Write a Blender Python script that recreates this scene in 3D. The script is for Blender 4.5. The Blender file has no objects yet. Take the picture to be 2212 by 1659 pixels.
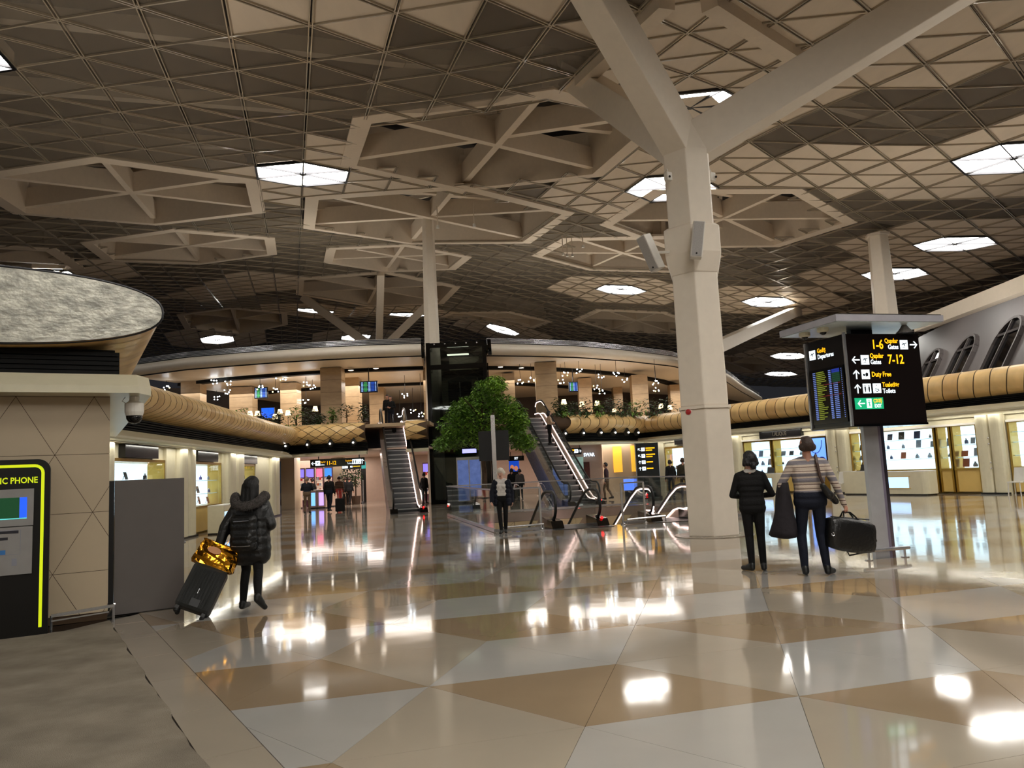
import bpy, bmesh, math, random
import numpy as np
from mathutils import Vector, Matrix
R = math.radians
random.seed(7)
S = bpy.context.scene
COL = S.collection

# ------------------------------------------------------------------ camera
FPX, IW, IH = 1663.0, 2212, 1659
CAMZ, PITCH, ROLL = 1.6, R(6.41), R(-2.71)
cf = Vector((0, math.cos(PITCH), math.sin(PITCH)))
r0 = Vector((1, 0, 0)); u0 = r0.cross(cf)
cr = math.cos(ROLL) * r0 + math.sin(ROLL) * u0
cu = cr.cross(cf)
CAM = Vector((0, 0, CAMZ))
cd = bpy.data.cameras.new('camera'); cam = bpy.data.objects.new('camera', cd); COL.objects.link(cam)
cd.sensor_width = 36; cd.lens = FPX / IW * 36; cd.clip_end = 400; cd.clip_start = .05
cam.matrix_world = Matrix(((cr.x, cu.x, -cf.x, 0), (cr.y, cu.y, -cf.y, 0), (cr.z, cu.z, -cf.z, CAMZ), (0, 0, 0, 1)))
S.camera = cam

# ------------------------------------------------------------------ world + exposure
wd = bpy.data.worlds.new('night'); S.world = wd; wd.use_nodes = True
wd.node_tree.nodes['Background'].inputs[0].default_value = (.35, .36, .42, 1)
wd.node_tree.nodes['Background'].inputs[1].default_value = .05
S.view_settings.view_transform = 'Standard'
S.view_settings.look = 'None'
S.view_settings.exposure = 0.0
S.view_settings.gamma = 1.0
S.view_settings.use_curve_mapping = False
S.cycles.use_denoising = True
S.cycles.max_bounces = 8; S.cycles.diffuse_bounces = 4; S.cycles.glossy_bounces = 4
S.cycles.transparent_max_bounces = 12; S.cycles.sample_clamp_indirect = 6.0
HALL_LIGHT = 19.            # radiance of the big hexagonal ceiling lights

# ------------------------------------------------------------------ measuring helpers
def ray(px, py):
    return cf + cr * ((px - IW / 2) / FPX) - cu * ((py - IH / 2) / FPX)
def fl(px, py, z=0.0):
    d = ray(px, py); return CAM + d * ((z - CAMZ) / d.z)
def aty(px, py, y):
    d = ray(px, py); return CAM + d * (y / d.y)
def pj(p):
    d = Vector(p) - CAM; z = d.dot(cf)
    if z < .1: return (-9999, -9999, z)
    return (IW / 2 + FPX * d.dot(cr) / z, IH / 2 - FPX * d.dot(cu) / z, z)

# ------------------------------------------------------------------ materials
MATS = {}
def lin(c):
    return tuple((x / 12.92 if x <= .04045 else ((x + .055) / 1.055) ** 2.4) for x in c)
def mat(name, col=(.5, .5, .5), rough=.5, metal=0., emit=None, es=1., var=.06, vs=6., bump=0., bs=40., coat=0., spec=.5, trans=0., stretch=None):
    if name in MATS: return MATS[name]
    m = bpy.data.materials.new(name); m.use_nodes = True
    nt = m.node_tree; b = nt.nodes['Principled BSDF']
    tc = nt.nodes.new('ShaderNodeTexCoord')
    src = tc.outputs['Object']
    if stretch:
        mp = nt.nodes.new('ShaderNodeMapping'); mp.inputs['Scale'].default_value = stretch
        nt.links.new(src, mp.inputs['Vector']); src = mp.outputs['Vector']
    nz = nt.nodes.new('ShaderNodeTexNoise'); nz.inputs['Scale'].default_value = vs; nz.inputs['Detail'].default_value = 4
    nt.links.new(src, nz.inputs['Vector'])
    rp = nt.nodes.new('ShaderNodeValToRGB')
    c = lin(col)
    rp.color_ramp.elements[0].position = .3; rp.color_ramp.elements[1].position = .7
    rp.color_ramp.elements[0].color = (*[x * (1 - var) for x in c], 1)
    rp.color_ramp.elements[1].color = (*[min(1, x * (1 + var)) for x in c], 1)
    nt.links.new(nz.outputs['Fac'], rp.inputs['Fac'])
    nt.links.new(rp.outputs['Color'], b.inputs['Base Color'])
    b.inputs['Roughness'].default_value = rough; b.inputs['Metallic'].default_value = metal
    b.inputs['Specular IOR Level'].default_value = spec
    if coat: b.inputs['Coat Weight'].default_value = coat; b.inputs['Coat Roughness'].default_value = .06
    if trans: b.inputs['Transmission Weight'].default_value = trans
    if emit is not None:
        b.inputs['Emission Color'].default_value = (*lin(emit), 1); b.inputs['Emission Strength'].default_value = es
    if bump:
        n2 = nt.nodes.new('ShaderNodeTexNoise'); n2.inputs['Scale'].default_value = bs; n2.inputs['Detail'].default_value = 3
        nt.links.new(src, n2.inputs['Vector'])
        bp = nt.nodes.new('ShaderNodeBump'); bp.inputs['Strength'].default_value = bump; bp.inputs['Distance'].default_value = .02
        nt.links.new(n2.outputs['Fac'], bp.inputs['Height']); nt.links.new(bp.outputs['Normal'], b.inputs['Normal'])
    MATS[name] = m
    return m
def thin_glass(name, tint=(.92, .96, .95), refl=.35, dark=0.):
    if name in MATS: return MATS[name]
    m = bpy.data.materials.new(name); m.use_nodes = True; nt = m.node_tree
    nt.nodes.remove(nt.nodes['Principled BSDF']); out = nt.nodes['Material Output']
    tr = nt.nodes.new('ShaderNodeBsdfTransparent'); tr.inputs[0].default_value = (*tint, 1)
    gl = nt.nodes.new('ShaderNodeBsdfGlossy'); gl.inputs['Roughness'].default_value = .02
    gl.inputs[0].default_value = (.9, .95, .95, 1)
    lw = nt.nodes.new('ShaderNodeFresnel'); lw.inputs[0].default_value = 1.45
    mx = nt.nodes.new('ShaderNodeMixShader')
    ml = nt.nodes.new('ShaderNodeMath'); ml.operation = 'MULTIPLY_ADD'; ml.inputs[1].default_value = refl * 2.2; ml.inputs[2].default_value = .02
    nt.links.new(lw.outputs[0], ml.inputs[0]); nt.links.new(ml.outputs[0], mx.inputs[0])
    nt.links.new(tr.outputs[0], mx.inputs[1]); nt.links.new(gl.outputs[0], mx.inputs[2])
    nt.links.new(mx.outputs[0], out.inputs[0]); MATS[name] = m
    return m
def perforated(name, col, open_area=.5, scale=60.):
    """metal mesh: part of every hole lets one see through"""
    if name in MATS: return MATS[name]
    m = mat(name, col, rough=.45, var=.05)
    nt = m.node_tree; b = nt.nodes['Principled BSDF']; out = nt.nodes['Material Output']
    tr = nt.nodes.new('ShaderNodeBsdfTransparent'); mx = nt.nodes.new('ShaderNodeMixShader')
    mx.inputs[0].default_value = open_area
    nt.links.new(b.outputs[0], mx.inputs[1]); nt.links.new(tr.outputs[0], mx.inputs[2]); nt.links.new(mx.outputs[0], out.inputs[0])
    return m
def emis(name, col, es):
    return mat(name, col, rough=.6, emit=col, es=es, var=.02)

# ------------------------------------------------------------------ mesh building
class MB:
    def __init__(s): s.v = []; s.f = []; s.m = []
    def add(s, vs, fs, mi=0):
        o = len(s.v); s.v += [tuple(v) for v in vs]
        for f in fs: s.f.append(tuple(i + o for i in f)); s.m.append(mi)
        return s
    def poly(s, pts, mi=0): return s.add(pts, [tuple(range(len(pts)))], mi)
    def box(s, c, size, rz=0., mi=0):
        x, y, z = [q / 2 for q in size]; ca, sa = math.cos(rz), math.sin(rz)
        vs = []
        for dz in (-z, z):
            for dx, dy in ((-x, -y), (x, -y), (x, y), (-x, y)):
                vs.append((c[0] + dx * ca - dy * sa, c[1] + dx * sa + dy * ca, c[2] + dz))
        return s.add(vs, [(3, 2, 1, 0), (4, 5, 6, 7), (0, 1, 5, 4), (1, 2, 6, 5), (2, 3, 7, 6), (3, 0, 4, 7)], mi)
    def obox(s, c, ax, ay, az, mi=0):
        c, ax, ay, az = Vector(c), Vector(ax), Vector(ay), Vector(az)
        vs = [c + ax * i + ay * j + az * k for k in (-1, 1) for i, j in ((-1, -1), (1, -1), (1, 1), (-1, 1))]
        return s.add(vs, [(3, 2, 1, 0), (4, 5, 6, 7), (0, 1, 5, 4), (1, 2, 6, 5), (2, 3, 7, 6), (3, 0, 4, 7)], mi)
    def beam(s, p0, p1, w, h, up=(0, 0, 1), w1=None, h1=None, mi=0):
        p0, p1 = Vector(p0), Vector(p1); d = (p1 - p0).normalized()
        a = d.cross(Vector(up))
        if a.length < 1e-4: a = d.cross(Vector((1, 0, 0)))
        a.normalize(); b = a.cross(d).normalized()
        w1 = w if w1 is None else w1; h1 = h if h1 is None else h1
        vs = []
        for p, ww, hh in ((p0, w, h), (p1, w1, h1)):
            vs += [p - a * ww / 2 - b * hh / 2, p + a * ww / 2 - b * hh / 2, p + a * ww / 2 + b * hh / 2, p - a * ww / 2 + b * hh / 2]
        return s.add(vs, [(0, 1, 2, 3), (7, 6, 5, 4), (1, 0, 4, 5), (2, 1, 5, 6), (3, 2, 6, 7), (0, 3, 7, 4)], mi)
    def prism(s, poly, z0, z1, mi=0, caps=True):
        n = len(poly)
        vs = [(x, y, z0) for x, y in poly] + [(x, y, z1) for x, y in poly]
        fs = [(i, (i + 1) % n, n + (i + 1) % n, n + i) for i in range(n)]
        if caps: fs += [tuple(range(n - 1, -1, -1)), tuple(range(n, 2 * n))]
        return s.add(vs, fs, mi)
    def loft(s, rings, closed=True, caps=True, mi=0):
        n = len(rings[0]); vs = [p for r_ in rings for p in r_]; fs = []
        for k in range(len(rings) - 1):
            for i in range(n if closed else n - 1):
                j = (i + 1) % n
                fs.append((k * n + i, k * n + j, (k + 1) * n + j, (k + 1) * n + i))
        if caps and closed: fs += [tuple(range(n - 1, -1, -1)), tuple(range((len(rings) - 1) * n, len(rings) * n))]
        return s.add(vs, fs, mi)
    def tube(s, pts, r, n=8, mi=0, closed=False, caps=True):
        pts = [Vector(p) for p in pts]; rings = []; m = len(pts); prev = None
        for i, p in enumerate(pts):
            if closed: d = pts[(i + 1) % m] - pts[i - 1]
            else: d = pts[min(i + 1, m - 1)] - pts[max(i - 1, 0)]
            d.normalize()
            if prev is None:
                a = d.cross(Vector((0, 0, 1)))
                if a.length < .05: a = d.cross(Vector((1, 0, 0)))
            else: a = prev - d * prev.dot(d)
            a.normalize(); prev = a; b = d.cross(a)
            rr = r[i] if isinstance(r, (list, tuple)) else r
            rings.append([p + (a * math.cos(t) + b * math.sin(t)) * rr for t in [2 * math.pi * k / n for k in range(n)]])
        if closed: rings.append(rings[0])
        return s.loft(rings, True, caps and not closed, mi)
    def lathe(s, prof, n=16, c=(0, 0, 0), mi=0, caps=True):
        rings = [[(c[0] + r_ * math.cos(2 * math.pi * k / n), c[1] + r_ * math.sin(2 * math.pi * k / n), c[2] + z) for k in range(n)] for r_, z in prof]
        return s.loft(rings, True, caps, mi)
    def ball(s, c, r, nu=10, nv=6, sc=(1, 1, 1), mi=0):
        prof = [(max(1e-4, math.sin(math.pi * k / nv)) * r, -math.cos(math.pi * k / nv) * r) for k in range(nv + 1)]
        rings = [[(c[0] + sc[0] * q * math.cos(2 * math.pi * k / nu), c[1] + sc[1] * q * math.sin(2 * math.pi * k / nu), c[2] + sc[2] * z) for k in range(nu)] for q, z in prof]
        return s.loft(rings, True, True, mi)
    def mesh(s, name, mats, smooth=False):
        me = bpy.data.meshes.new(name); me.from_pydata(s.v, [], s.f)
        for m_ in (mats if isinstance(mats, (list, tuple)) else [mats]): me.materials.append(m_)
        if any(s.m): me.polygons.foreach_set('material_index', s.m)
        if smooth: me.polygons.foreach_set('use_smooth', [True] * len(s.f))
        me.update(); return me
    def build(s, name, mats, parent=None, smooth=False, bevel=0., shade=None):
        me = s.mesh(name, mats, smooth)
        return link(name, me, parent, bevel)
def pmat(o):
    m = Matrix.LocRotScale(o.location, o.rotation_euler, o.scale)
    return (pmat(o.parent) @ o.matrix_parent_inverse @ m) if o.parent else m
def link(name, me, parent=None, bevel=0.):
    o = bpy.data.objects.new(name, me); COL.objects.link(o)
    if parent is not None:
        o.parent = parent; o.matrix_parent_inverse = pmat(parent).inverted()
    if bevel:
        b = o.modifiers.new('bevel', 'BEVEL'); b.width = bevel; b.segments = 2; b.limit_method = 'ANGLE'
    return o
def tag(o, label=None, cat=None, group=None, kind=None):
    if label: o['label'] = label
    if cat: o['category'] = cat
    if group: o['group'] = group
    if kind: o['kind'] = kind
    return o
def thing(name, label, cat, loc=(0, 0, 0), rz=0., group=None):
    o = bpy.data.objects.new(name, None); COL.objects.link(o)
    o.empty_display_size = .2; o.location = loc; o.rotation_euler = (0, 0, rz)
    return tag(o, label, cat, group)
def struct(name, loc=(0, 0, 0)):
    o = bpy.data.objects.new(name, None); COL.objects.link(o); o.empty_display_size = .2; o.location = loc
    o['kind'] = 'structure'; return o
def dup(root, loc=None, rz=None, label=None, group=None):
    def cp(o, par):
        c = o.copy(); COL.objects.link(c)
        if par is not None:
            c.parent = par; c.matrix_parent_inverse = o.matrix_parent_inverse.copy()
        for ch in [q for q in o.children]: cp(ch, c)
        return c
    r_ = cp(root, None)
    if loc is not None: r_.location = loc
    if rz is not None: r_.rotation_euler = (0, 0, rz)
    if label: r_['label'] = label
    if group: r_['group'] = group
    return r_
def grid_text(mb, body, x, z, size, mi=0, y=0., align='LEFT', bold=False, xs=.82):
    """flat lettering in the local x,z plane (facing -y), from Blender's own font"""
    cu_ = bpy.data.curves.new('t', 'FONT'); cu_.body = body; cu_.size = size; cu_.align_x = align
    if bold: cu_.offset = size * .018
    cu_.resolution_u = 2; cu_.extrude = .001
    o = bpy.data.objects.new('t', cu_); COL.objects.link(o)
    dg = bpy.context.evaluated_depsgraph_get(); dg.update()
    me = bpy.data.meshes.new_from_object(o.evaluated_get(dg))
    mb.add([(x + v.co.x * xs, y - v.co.z, z + v.co.y) for v in me.vertices], [tuple(p.vertices) for p in me.polygons], mi)
    bpy.data.objects.remove(o); bpy.data.curves.remove(cu_); bpy.data.meshes.remove(me)
    return mb
def xf(mb, M_):
    mb.v = [tuple(M_ @ Vector(v)) for v in mb.v]; return mb

# palette
cream = mat('cream_paint', (.86, .82, .75), rough=.45, var=.03)
white = mat('white_paint', (.88, .86, .82), rough=.45, var=.03)
chrome = mat('brushed_steel', (.78, .78, .79), rough=.26, metal=.8, var=.06, vs=30, stretch=(1, 1, .05))
steel_dark = mat('dark_steel', (.25, .25, .26), rough=.35, metal=1.)
black = mat('black_paint', (.05, .05, .05), rough=.4, var=.15)
black_gloss = mat('black_gloss', (.03, .03, .032), rough=.12, var=.1)
rubber = mat('black_rubber', (.04, .04, .042), rough=.5, var=.1)
glass = thin_glass('clear_glass')
# ================================================================== CEILING
SC = 1.45                                    # the ceiling module against the floor module
LC, CY = 1.535, R(105.94)
E1 = np.array([math.cos(CY), math.sin(CY)]) * LC
E2 = np.array([math.cos(CY - math.pi / 3), math.sin(CY - math.pi / 3)]) * LC
ORG = np.array([-7.144, 11.824])
def lat(i, j): return ORG + i * E1 + j * E2
CP = [(-20, -14, 7.6), (0, -14, 7.4), (20, -14, 7.2), (-14, 6, 8.55), (0, 6, 8.38), (12, 6, 8.2), (-14, 16, 9.9), (-7, 16, 9.85), (0, 16, 9.65), (10, 16, 9.3), (18, 16, 8.9),
      (-7, 11, 9.2), (0, 12, 9.13), (10, 18, 9.52), (11.8, 24.6, 9.95), (-11.8, 24.6, 11.1), (-.2, 21.4, 10.45), (-3.1, 29.3, 11.5), (8, 29.4, 10.8), (-16, 35, 12.4),
      (-6, 39, 12.9), (6, 36, 11.3), (-8.5, 48, 13.4), (-22, 61, 14.9), (-1.4, 66, 14.6), (8.7, 55, 11.9), (30, 50, 9.3), (-32, 40, 12.5), (-40, 60, 14.3), (0, 85, 13.8), (40, 75, 8.8), (-30, 20, 10.4), (28, 25, 8.6)]
LIGHTS = [(5, 3, 10.9), (-3, 10, 10.58), (0, 12, 10.82), (-7, 17, 9.44), (-4, 22, 9.8), (-1, 24, 10.3), (10, 17, 12.14), (5, 23, 10.72), (38, -2, 13.96), (28, 4, 14.4), (24, 9, 13.58),
          (35, 7, 14.72), (25, 16, 13.46), (11, 33, 10.16), (14, 36, 9.42), (21, -6, 12.02), (2, -2, 9.3)]
for i_, j_, z_ in LIGHTS[:-1]:
    p_ = lat(i_, j_); CP.append((p_[0], p_[1], z_))
CPa = np.array(CP, float)
def _tps(r2): return np.where(r2 > 0, .5 * r2 * np.log(r2 + 1e-12), 0.)
_n = len(CPa); _K = _tps(((CPa[:, None, :2] - CPa[None, :, :2]) ** 2).sum(-1)) + np.eye(_n) * 6.0
_P = np.c_[np.ones(_n), CPa[:, :2]]
_A = np.block([[_K, _P], [_P.T, np.zeros((3, 3))]])
_W = np.linalg.solve(_A, np.r_[CPa[:, 2], 0, 0, 0])
def zf(x, y):
    x = np.asarray(x, float); y = np.asarray(y, float)
    r2 = (x[..., None] - CPa[:, 0]) ** 2 + (y[..., None] - CPa[:, 1]) ** 2
    return _tps(r2) @ _W[:_n] + _W[_n] + _W[_n + 1] * x + _W[_n + 2] * y
def up(x, y, dz=0.):
    """module coordinates -> point on the ceiling surface in the hall"""
    return Vector((x * SC, y * SC, CAMZ + (float(zf(x, y)) - CAMZ) * SC + dz))
def hit(px, py):
    d = ray(px, py); t = 5.
    for k in range(4000):
        q = CAM + d * t; 
        if q.z >= CAMZ + (float(zf(q.x / SC, q.y / SC)) - CAMZ) * SC: break
        t += .05
    return q.x / SC, q.y / SC
def hexdist(x, y, cx, cy):
    ij = np.linalg.solve(np.array([E1, E2]).T, np.array([x - cx, y - cy])); a, b = ij
    return max(abs(a), abs(b), abs(a + b))
# (px, py of the middle, radius in modules, depth)
COFFERS = [((1075, 325), 2.75), ((283, 425), 2.75), ((935, 478), 3.35), ((855, 556), 2.35), ((812, 628), 3.35), ((405, 535), 2.55), ((508, 686), 2.7), ((1066, 687), 2.7),
           ((1562, 478), 2.75), ((1350, 556), 2.6), ((1375, 697), 2.7), ((1580, 788), 2.7), ((-70, 570), 2.7)]
COF = []
for (px_, py_), r_ in COFFERS:
    cx_, cy_ = hit(px_, py_); COF.append((cx_, cy_, r_))

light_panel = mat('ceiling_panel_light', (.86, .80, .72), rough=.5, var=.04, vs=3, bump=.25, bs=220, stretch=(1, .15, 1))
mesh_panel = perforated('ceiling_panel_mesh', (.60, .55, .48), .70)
rib_mat = mat('ceiling_rib', (.66, .61, .53), rough=.25, metal=.0, var=.03, coat=.6)
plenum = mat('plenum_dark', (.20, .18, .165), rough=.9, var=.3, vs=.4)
coffer_mat = mat('coffer_white', (.86, .80, .72), rough=.5, var=.03)
lamp_mat = emis('hall_light_diffuser', (1., .985, .955), HALL_LIGHT)

ceiling = struct('ceiling')
# zones of see-through mesh panels (pixel outlines of the photo turned into module coordinates once)
MESH_Z = [[(-300, -250), (150, -200), (660, 88), (652, 345), (560, 362), (245, 352), (-300, 420)], [(672, 90), (1228, 2), (1255, 165), (1190, 245), (810, 288), (655, 300)],
          [(1590, 325), (1650, 285), (1830, 188), (2260, 145), (2260, 235), (2014, 309), (1720, 326)]]
LIGHT_Z = [[(300, -300), (1500, -300), (1230, 0), (672, 88), (480, 20)], [(655, 302), (805, 288), (785, 372), (1005, 412), (985, 440), (650, 452)], [(1235, 170), (1300, 0), (2100, -150), (2260, 140), (1830, 186), (1640, 285), (1500, 330)],
           [(1600, 322), (2014, 312), (2260, 240), (2260, 400), (1680, 420), (1545, 430)], [(520, 585), (700, 606), (470, 652), (330, 645)]]
def zone(polys):
    out = []
    for pl in polys:
        q = []
        for px, py in pl:
            if py < -120:                              # above the frame: carry on along the same ray towards the near ceiling
                py = max(py, -320)
            q.append(hit(px, py))
        out.append(q)
    return out
def inside(p, poly):
    c = False; x, y = p; n = len(poly)
    for i in range(n):
        x1, y1 = poly[i]; x2, y2 = poly[i - 1]
        if (y1 > y) != (y2 > y) and x < (x2 - x1) * (y - y1) / (y2 - y1) + x1: c = not c
    return c
MZ, LZ = zone(MESH_Z), zone(LIGHT_Z)
LP = [lat(i, j) for i, j, z in LIGHTS]
EXTRA = [(-10, 6), (-13, 14), (-3, -8), (-17, 8), (-10, 12), (3, 30), (8, -10), (15, -9), (-8, 24), (-16, 0), (-13, 4), (-17, 3), (-13, -4), (-19, 6), (-18, -1)]   # lights out of view, added above and behind the camera for brightness
LP += [lat(i, j) for i, j in EXTRA]
tri = []                                                # (i, j, up?) triangles of the lattice
for i in range(-30, 66):
    for j in range(-26, 62):
        for k in (0, 1):
            idx = ((i, j), (i + 1, j), (i, j + 1)) if k == 0 else ((i + 1, j), (i, j + 1), (i + 1, j + 1))
            pts = [lat(*q) for q in idx]; c = sum(pts) / 3
            x, y = c
            if y < -12 or y > 88: continue
            if abs(x) > 15 + max(0, y) * .66 or x > 17 + max(0, y) * .62: continue
            if any((x - l[0]) ** 2 + (y - l[1]) ** 2 < 1.0 for l in LP): continue
            if any((x - a) ** 2 + (y - b) ** 2 < 25 and hexdist(x, y, a, b) < r_ + .12 for a, b, r_ in COF): continue
            tri.append((idx, pts, c))
cs = np.array([t[2] for t in tri]); czs = zf(cs[:, 0], cs[:, 1])
info = []
for (idx, pts, c), z in zip(tri, czs):
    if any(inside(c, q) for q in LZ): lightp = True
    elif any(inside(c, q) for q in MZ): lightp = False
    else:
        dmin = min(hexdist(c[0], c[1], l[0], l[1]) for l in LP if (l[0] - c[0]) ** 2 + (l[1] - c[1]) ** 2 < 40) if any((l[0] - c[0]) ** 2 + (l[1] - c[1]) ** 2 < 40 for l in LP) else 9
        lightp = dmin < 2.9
    P = Vector((c[0] * SC, c[1] * SC, CAMZ + (z - CAMZ) * SC)); q = pj(P)
    vis = -40 < q[0] < IW + 40 and -60 < q[1] < 900
    size = (P.z - CAMZ) / (P - CAM).length ** 3 if vis else 0
    info.append((size, lightp, pts))
order = sorted(range(len(info)), key=lambda k: -info[k][0])
rank = {k: n for n, k in enumerate(order)}
far = {True: MB(), False: MB()}
cnt = {True: 0, False: 0}
for k, (size, lp, pts) in enumerate(info):
    c = sum(pts) / 3
    vs = []
    for p in pts:
        q = c + (p - c) * .972
        vs.append(up(q[0], q[1], .03))
    top = [v + Vector((0, 0, .03)) for v in vs]
    if (vs[1] - vs[0]).cross(vs[2] - vs[0]).z > 0: vs = [vs[0], vs[2], vs[1]]; top = [top[0], top[2], top[1]]
    fs = [(0, 1, 2), (5, 4, 3), (1, 0, 3, 4), (2, 1, 4, 5), (0, 2, 5, 3)]
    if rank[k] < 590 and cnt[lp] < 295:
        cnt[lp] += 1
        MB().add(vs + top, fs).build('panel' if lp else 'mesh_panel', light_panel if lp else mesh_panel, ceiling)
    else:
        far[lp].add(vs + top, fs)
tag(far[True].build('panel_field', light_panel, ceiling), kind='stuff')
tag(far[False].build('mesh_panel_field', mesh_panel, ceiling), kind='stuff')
# ribs: one long rib per lattice line
used = set()
for idx, pts, c in tri:
    for a in range(3):
        p, q = idx[a], idx[(a + 1) % 3]; used.add((min(p, q), max(p, q)))
lines = {}
for p, q in used:
    d = (q[0] - p[0], q[1] - p[1])
    key = ('a', p[1]) if d[1] == 0 else (('b', p[0]) if d[0] == 0 else ('c', p[0] + p[1]))
    lines.setdefault(key, []).append((p, q))
vz = {}
def vtx(p):
    if p not in vz: xy = lat(*p); vz[p] = up(xy[0], xy[1])
    return vz[p]
for key, segs in sorted(lines.items()):
    mb = MB()
    for p, q in segs:
        P, Q = vtx(p), vtx(q)
        if key[0] == 'c': mb.beam(P, Q, .04, .05)
        else:
            n = (Q - P).cross(Vector((0, 0, 1))).normalized() * .042
            mb.beam(P + n, Q + n, .03, .06); mb.beam(P - n, Q - n, .03, .06)
    mb.build('grid_rib', rib_mat, ceiling)
# plenum above, with a few trusses
mb = MB(); gx = np.linspace(-62, 62, 26); gy = np.linspace(-16, 92, 26)
for a in range(25):
    for b in range(25):
        q = [(gx[a], gy[b]), (gx[a + 1], gy[b]), (gx[a + 1], gy[b + 1]), (gx[a], gy[b + 1])]
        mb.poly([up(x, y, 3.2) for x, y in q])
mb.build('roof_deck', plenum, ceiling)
for k in range(9):
    y0 = 8 + k * 4.2
    mb = MB(); pts = [up(x, y0 + .35 * x, 1.3) for x in np.linspace(-22, 22, 12)]
    for a, b in zip(pts[:-1], pts[1:]): mb.beam(a, b, .3, .5)
    mb.build('plenum_truss', coffer_mat, ceiling)

# coffers: hexagonal wells with a star of beams
HD = [E2, E1, E1 - E2, -E2, -E1, E2 - E1]
for cx, cy, r_ in COF:
    mb = MB(); D = 1.9
    ring = lambda rr, dz: [up(cx + rr * d[0], cy + rr * d[1], dz) for d in HD]
    o0, i0, i1 = ring(r_ + .34, -.02), ring(r_, -.06), ring(r_ * .97, D)
    o1 = ring(r_ + .34, .1)
    for k in range(6):
        n = (k + 1) % 6
        mb.poly([o0[k], o0[n], i0[n], i0[k]]); mb.poly([i0[k], i0[n], i1[n], i1[k]]); mb.poly([o1[k], o1[n], o0[n], o0[k]])
    cof = mb.build('coffer', coffer_mat, ceiling)
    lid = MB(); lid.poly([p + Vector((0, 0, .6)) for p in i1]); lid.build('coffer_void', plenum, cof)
    c_ = up(cx, cy, .75)
    for k in range(3):
        b = MB(); A, B = i0[k] + Vector((0, 0, .75)), i0[k + 3] + Vector((0, 0, .75))
        b.beam(A, B, .28, .95); b.build('beam', coffer_mat, cof)
    mid = [(i1[k] + i1[(k + 1) % 6]) / 2 for k in range(6)]
    for k in range(6):
        b = MB(); b.beam(mid[k] - Vector((0, 0, .2)), c_ + Vector((0, 0, .9)), .16, .3); b.build('purlin', coffer_mat, cof)

# hexagonal lights
def hall_light(l, label, group):
    b = up(l[0], l[1]); t = thing('ceiling_light', label, 'ceiling light', b, 0, group)
    for k in range(6):
        d0, d1 = HD[k], HD[(k + 1) % 6]; cc = (d0 + d1) / 3
        v = []
        for q in ((0, 0), d0, d1):
            q = np.array(q); q = cc + (q - cc) * .93; v.append(up(l[0] + q[0], l[1] + q[1], .02))
        if (v[1] - v[0]).cross(v[2] - v[0]).z > 0: v = [v[0], v[2], v[1]]
        MB().add(v + [p + Vector((0, 0, .05)) for p in v], [(0, 1, 2), (5, 4, 3), (1, 0, 3, 4), (2, 1, 4, 5), (0, 2, 5, 3)]).build('pane', lamp_mat, t)
    fr = MB(); hub = up(l[0], l[1], -.02)
    rim = [up(l[0] + d[0], l[1] + d[1], -.01) for d in HD]
    for k in range(6):
        fr.beam(hub, rim[k], .05, .08); fr.beam(rim[k], rim[(k + 1) % 6], .09, .12)
    fr.lathe([(.001, -.06), (.14, -.05), (.14, .04), (.001, .05)], 10, hub)
    fr.build('frame', steel_dark, t)
    hd = MB(); r0_ = [up(l[0] + d[0] * .99, l[1] + d[1] * .99, .08) for d in HD]; r1_ = [p + Vector((0, 0, .35)) for p in r0_]
    hd.loft([r0_, r1_]); hd.build('light_stop', coffer_mat, t)  # opaque lid added above the panes to stop their upward glow
    return t
LBL = {0: 'hexagonal light beside the long ceiling seam above the coffer', 1: 'large hexagonal light framed by the forked column branches', 2: 'hexagonal light half hidden behind the forked column shaft',
       3: 'big hexagonal light in pale panels high on the far right', 4: 'hexagonal light right of the round-topped windows row', 5: 'hexagonal light cut by the slim white column top',
       6: 'hexagonal light above the plain stretch between two coffers, left of the loudspeaker', 7: 'hexagonal light just above the sloping lilac branch'}
LBL.update({8: 'far hexagonal light just above the left curve of the mezzanine railing', 9: 'far hexagonal light touched by the left branch of the deck column', 10: 'far hexagonal light touched by the right branch of the deck column',
            11: 'far hexagonal light peeping over the railing below the deck column', 12: 'far hexagonal light over the railing right of the lift', 13: 'far hexagonal light beside the departures face of the sign, upper of two',
            14: 'far hexagonal light beside the departures face of the sign, lower of two', 15: 'hexagonal light half hidden behind the mirrored oval end cap', 16: 'hexagonal light cut by the edge above the tiled left wall'})
for n, (i, j, z) in enumerate(LIGHTS): hall_light(lat(i, j), LBL[n], 'hexagonal hall lights')
def ridge(p, q):
    h0, h1 = hit(*p), hit(*q); MB().beam(up(h0[0], h0[1], -.12), up(h1[0], h1[1], -.12), .42, .4).build('ridge_beam', coffer_mat, ceiling)
ridge((1255, 165), (1440, -10)); ridge((1530, -10), (1745, 130))
for px_, py_, ln_ in ((944, 445, .75), (1022, 435, .85), (1214, 508, .8), (1223, 508, .85), (1234, 508, .85), (1257, 492, .75), (817, 668, .6)):
    h0 = hit(px_, py_); a_ = up(h0[0], h0[1]); t = thing('drop_sensor', 'small sensor on a thin rod hanging from the ceiling', 'sensor', a_ - Vector((0, 0, ln_ * 1.5)), 0, 'rod sensors hanging from the ceiling')
    MB().beam(a_, a_ - Vector((0, 0, ln_ * 1.4)), .05, .05, up=(1, 0, 0)).build('rod', coffer_mat, t); MB().lathe([(.001, 0), (.09, 0), (.07, .16), (.001, .17)], 8, a_ - Vector((0, 0, ln_ * 1.4 + .15))).build('head', white, t)
for i, j in EXTRA: hall_light(lat(i, j), 'added hexagonal ceiling light over the near part of the hall', 'added hexagonal lights over the entrance side')
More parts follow.
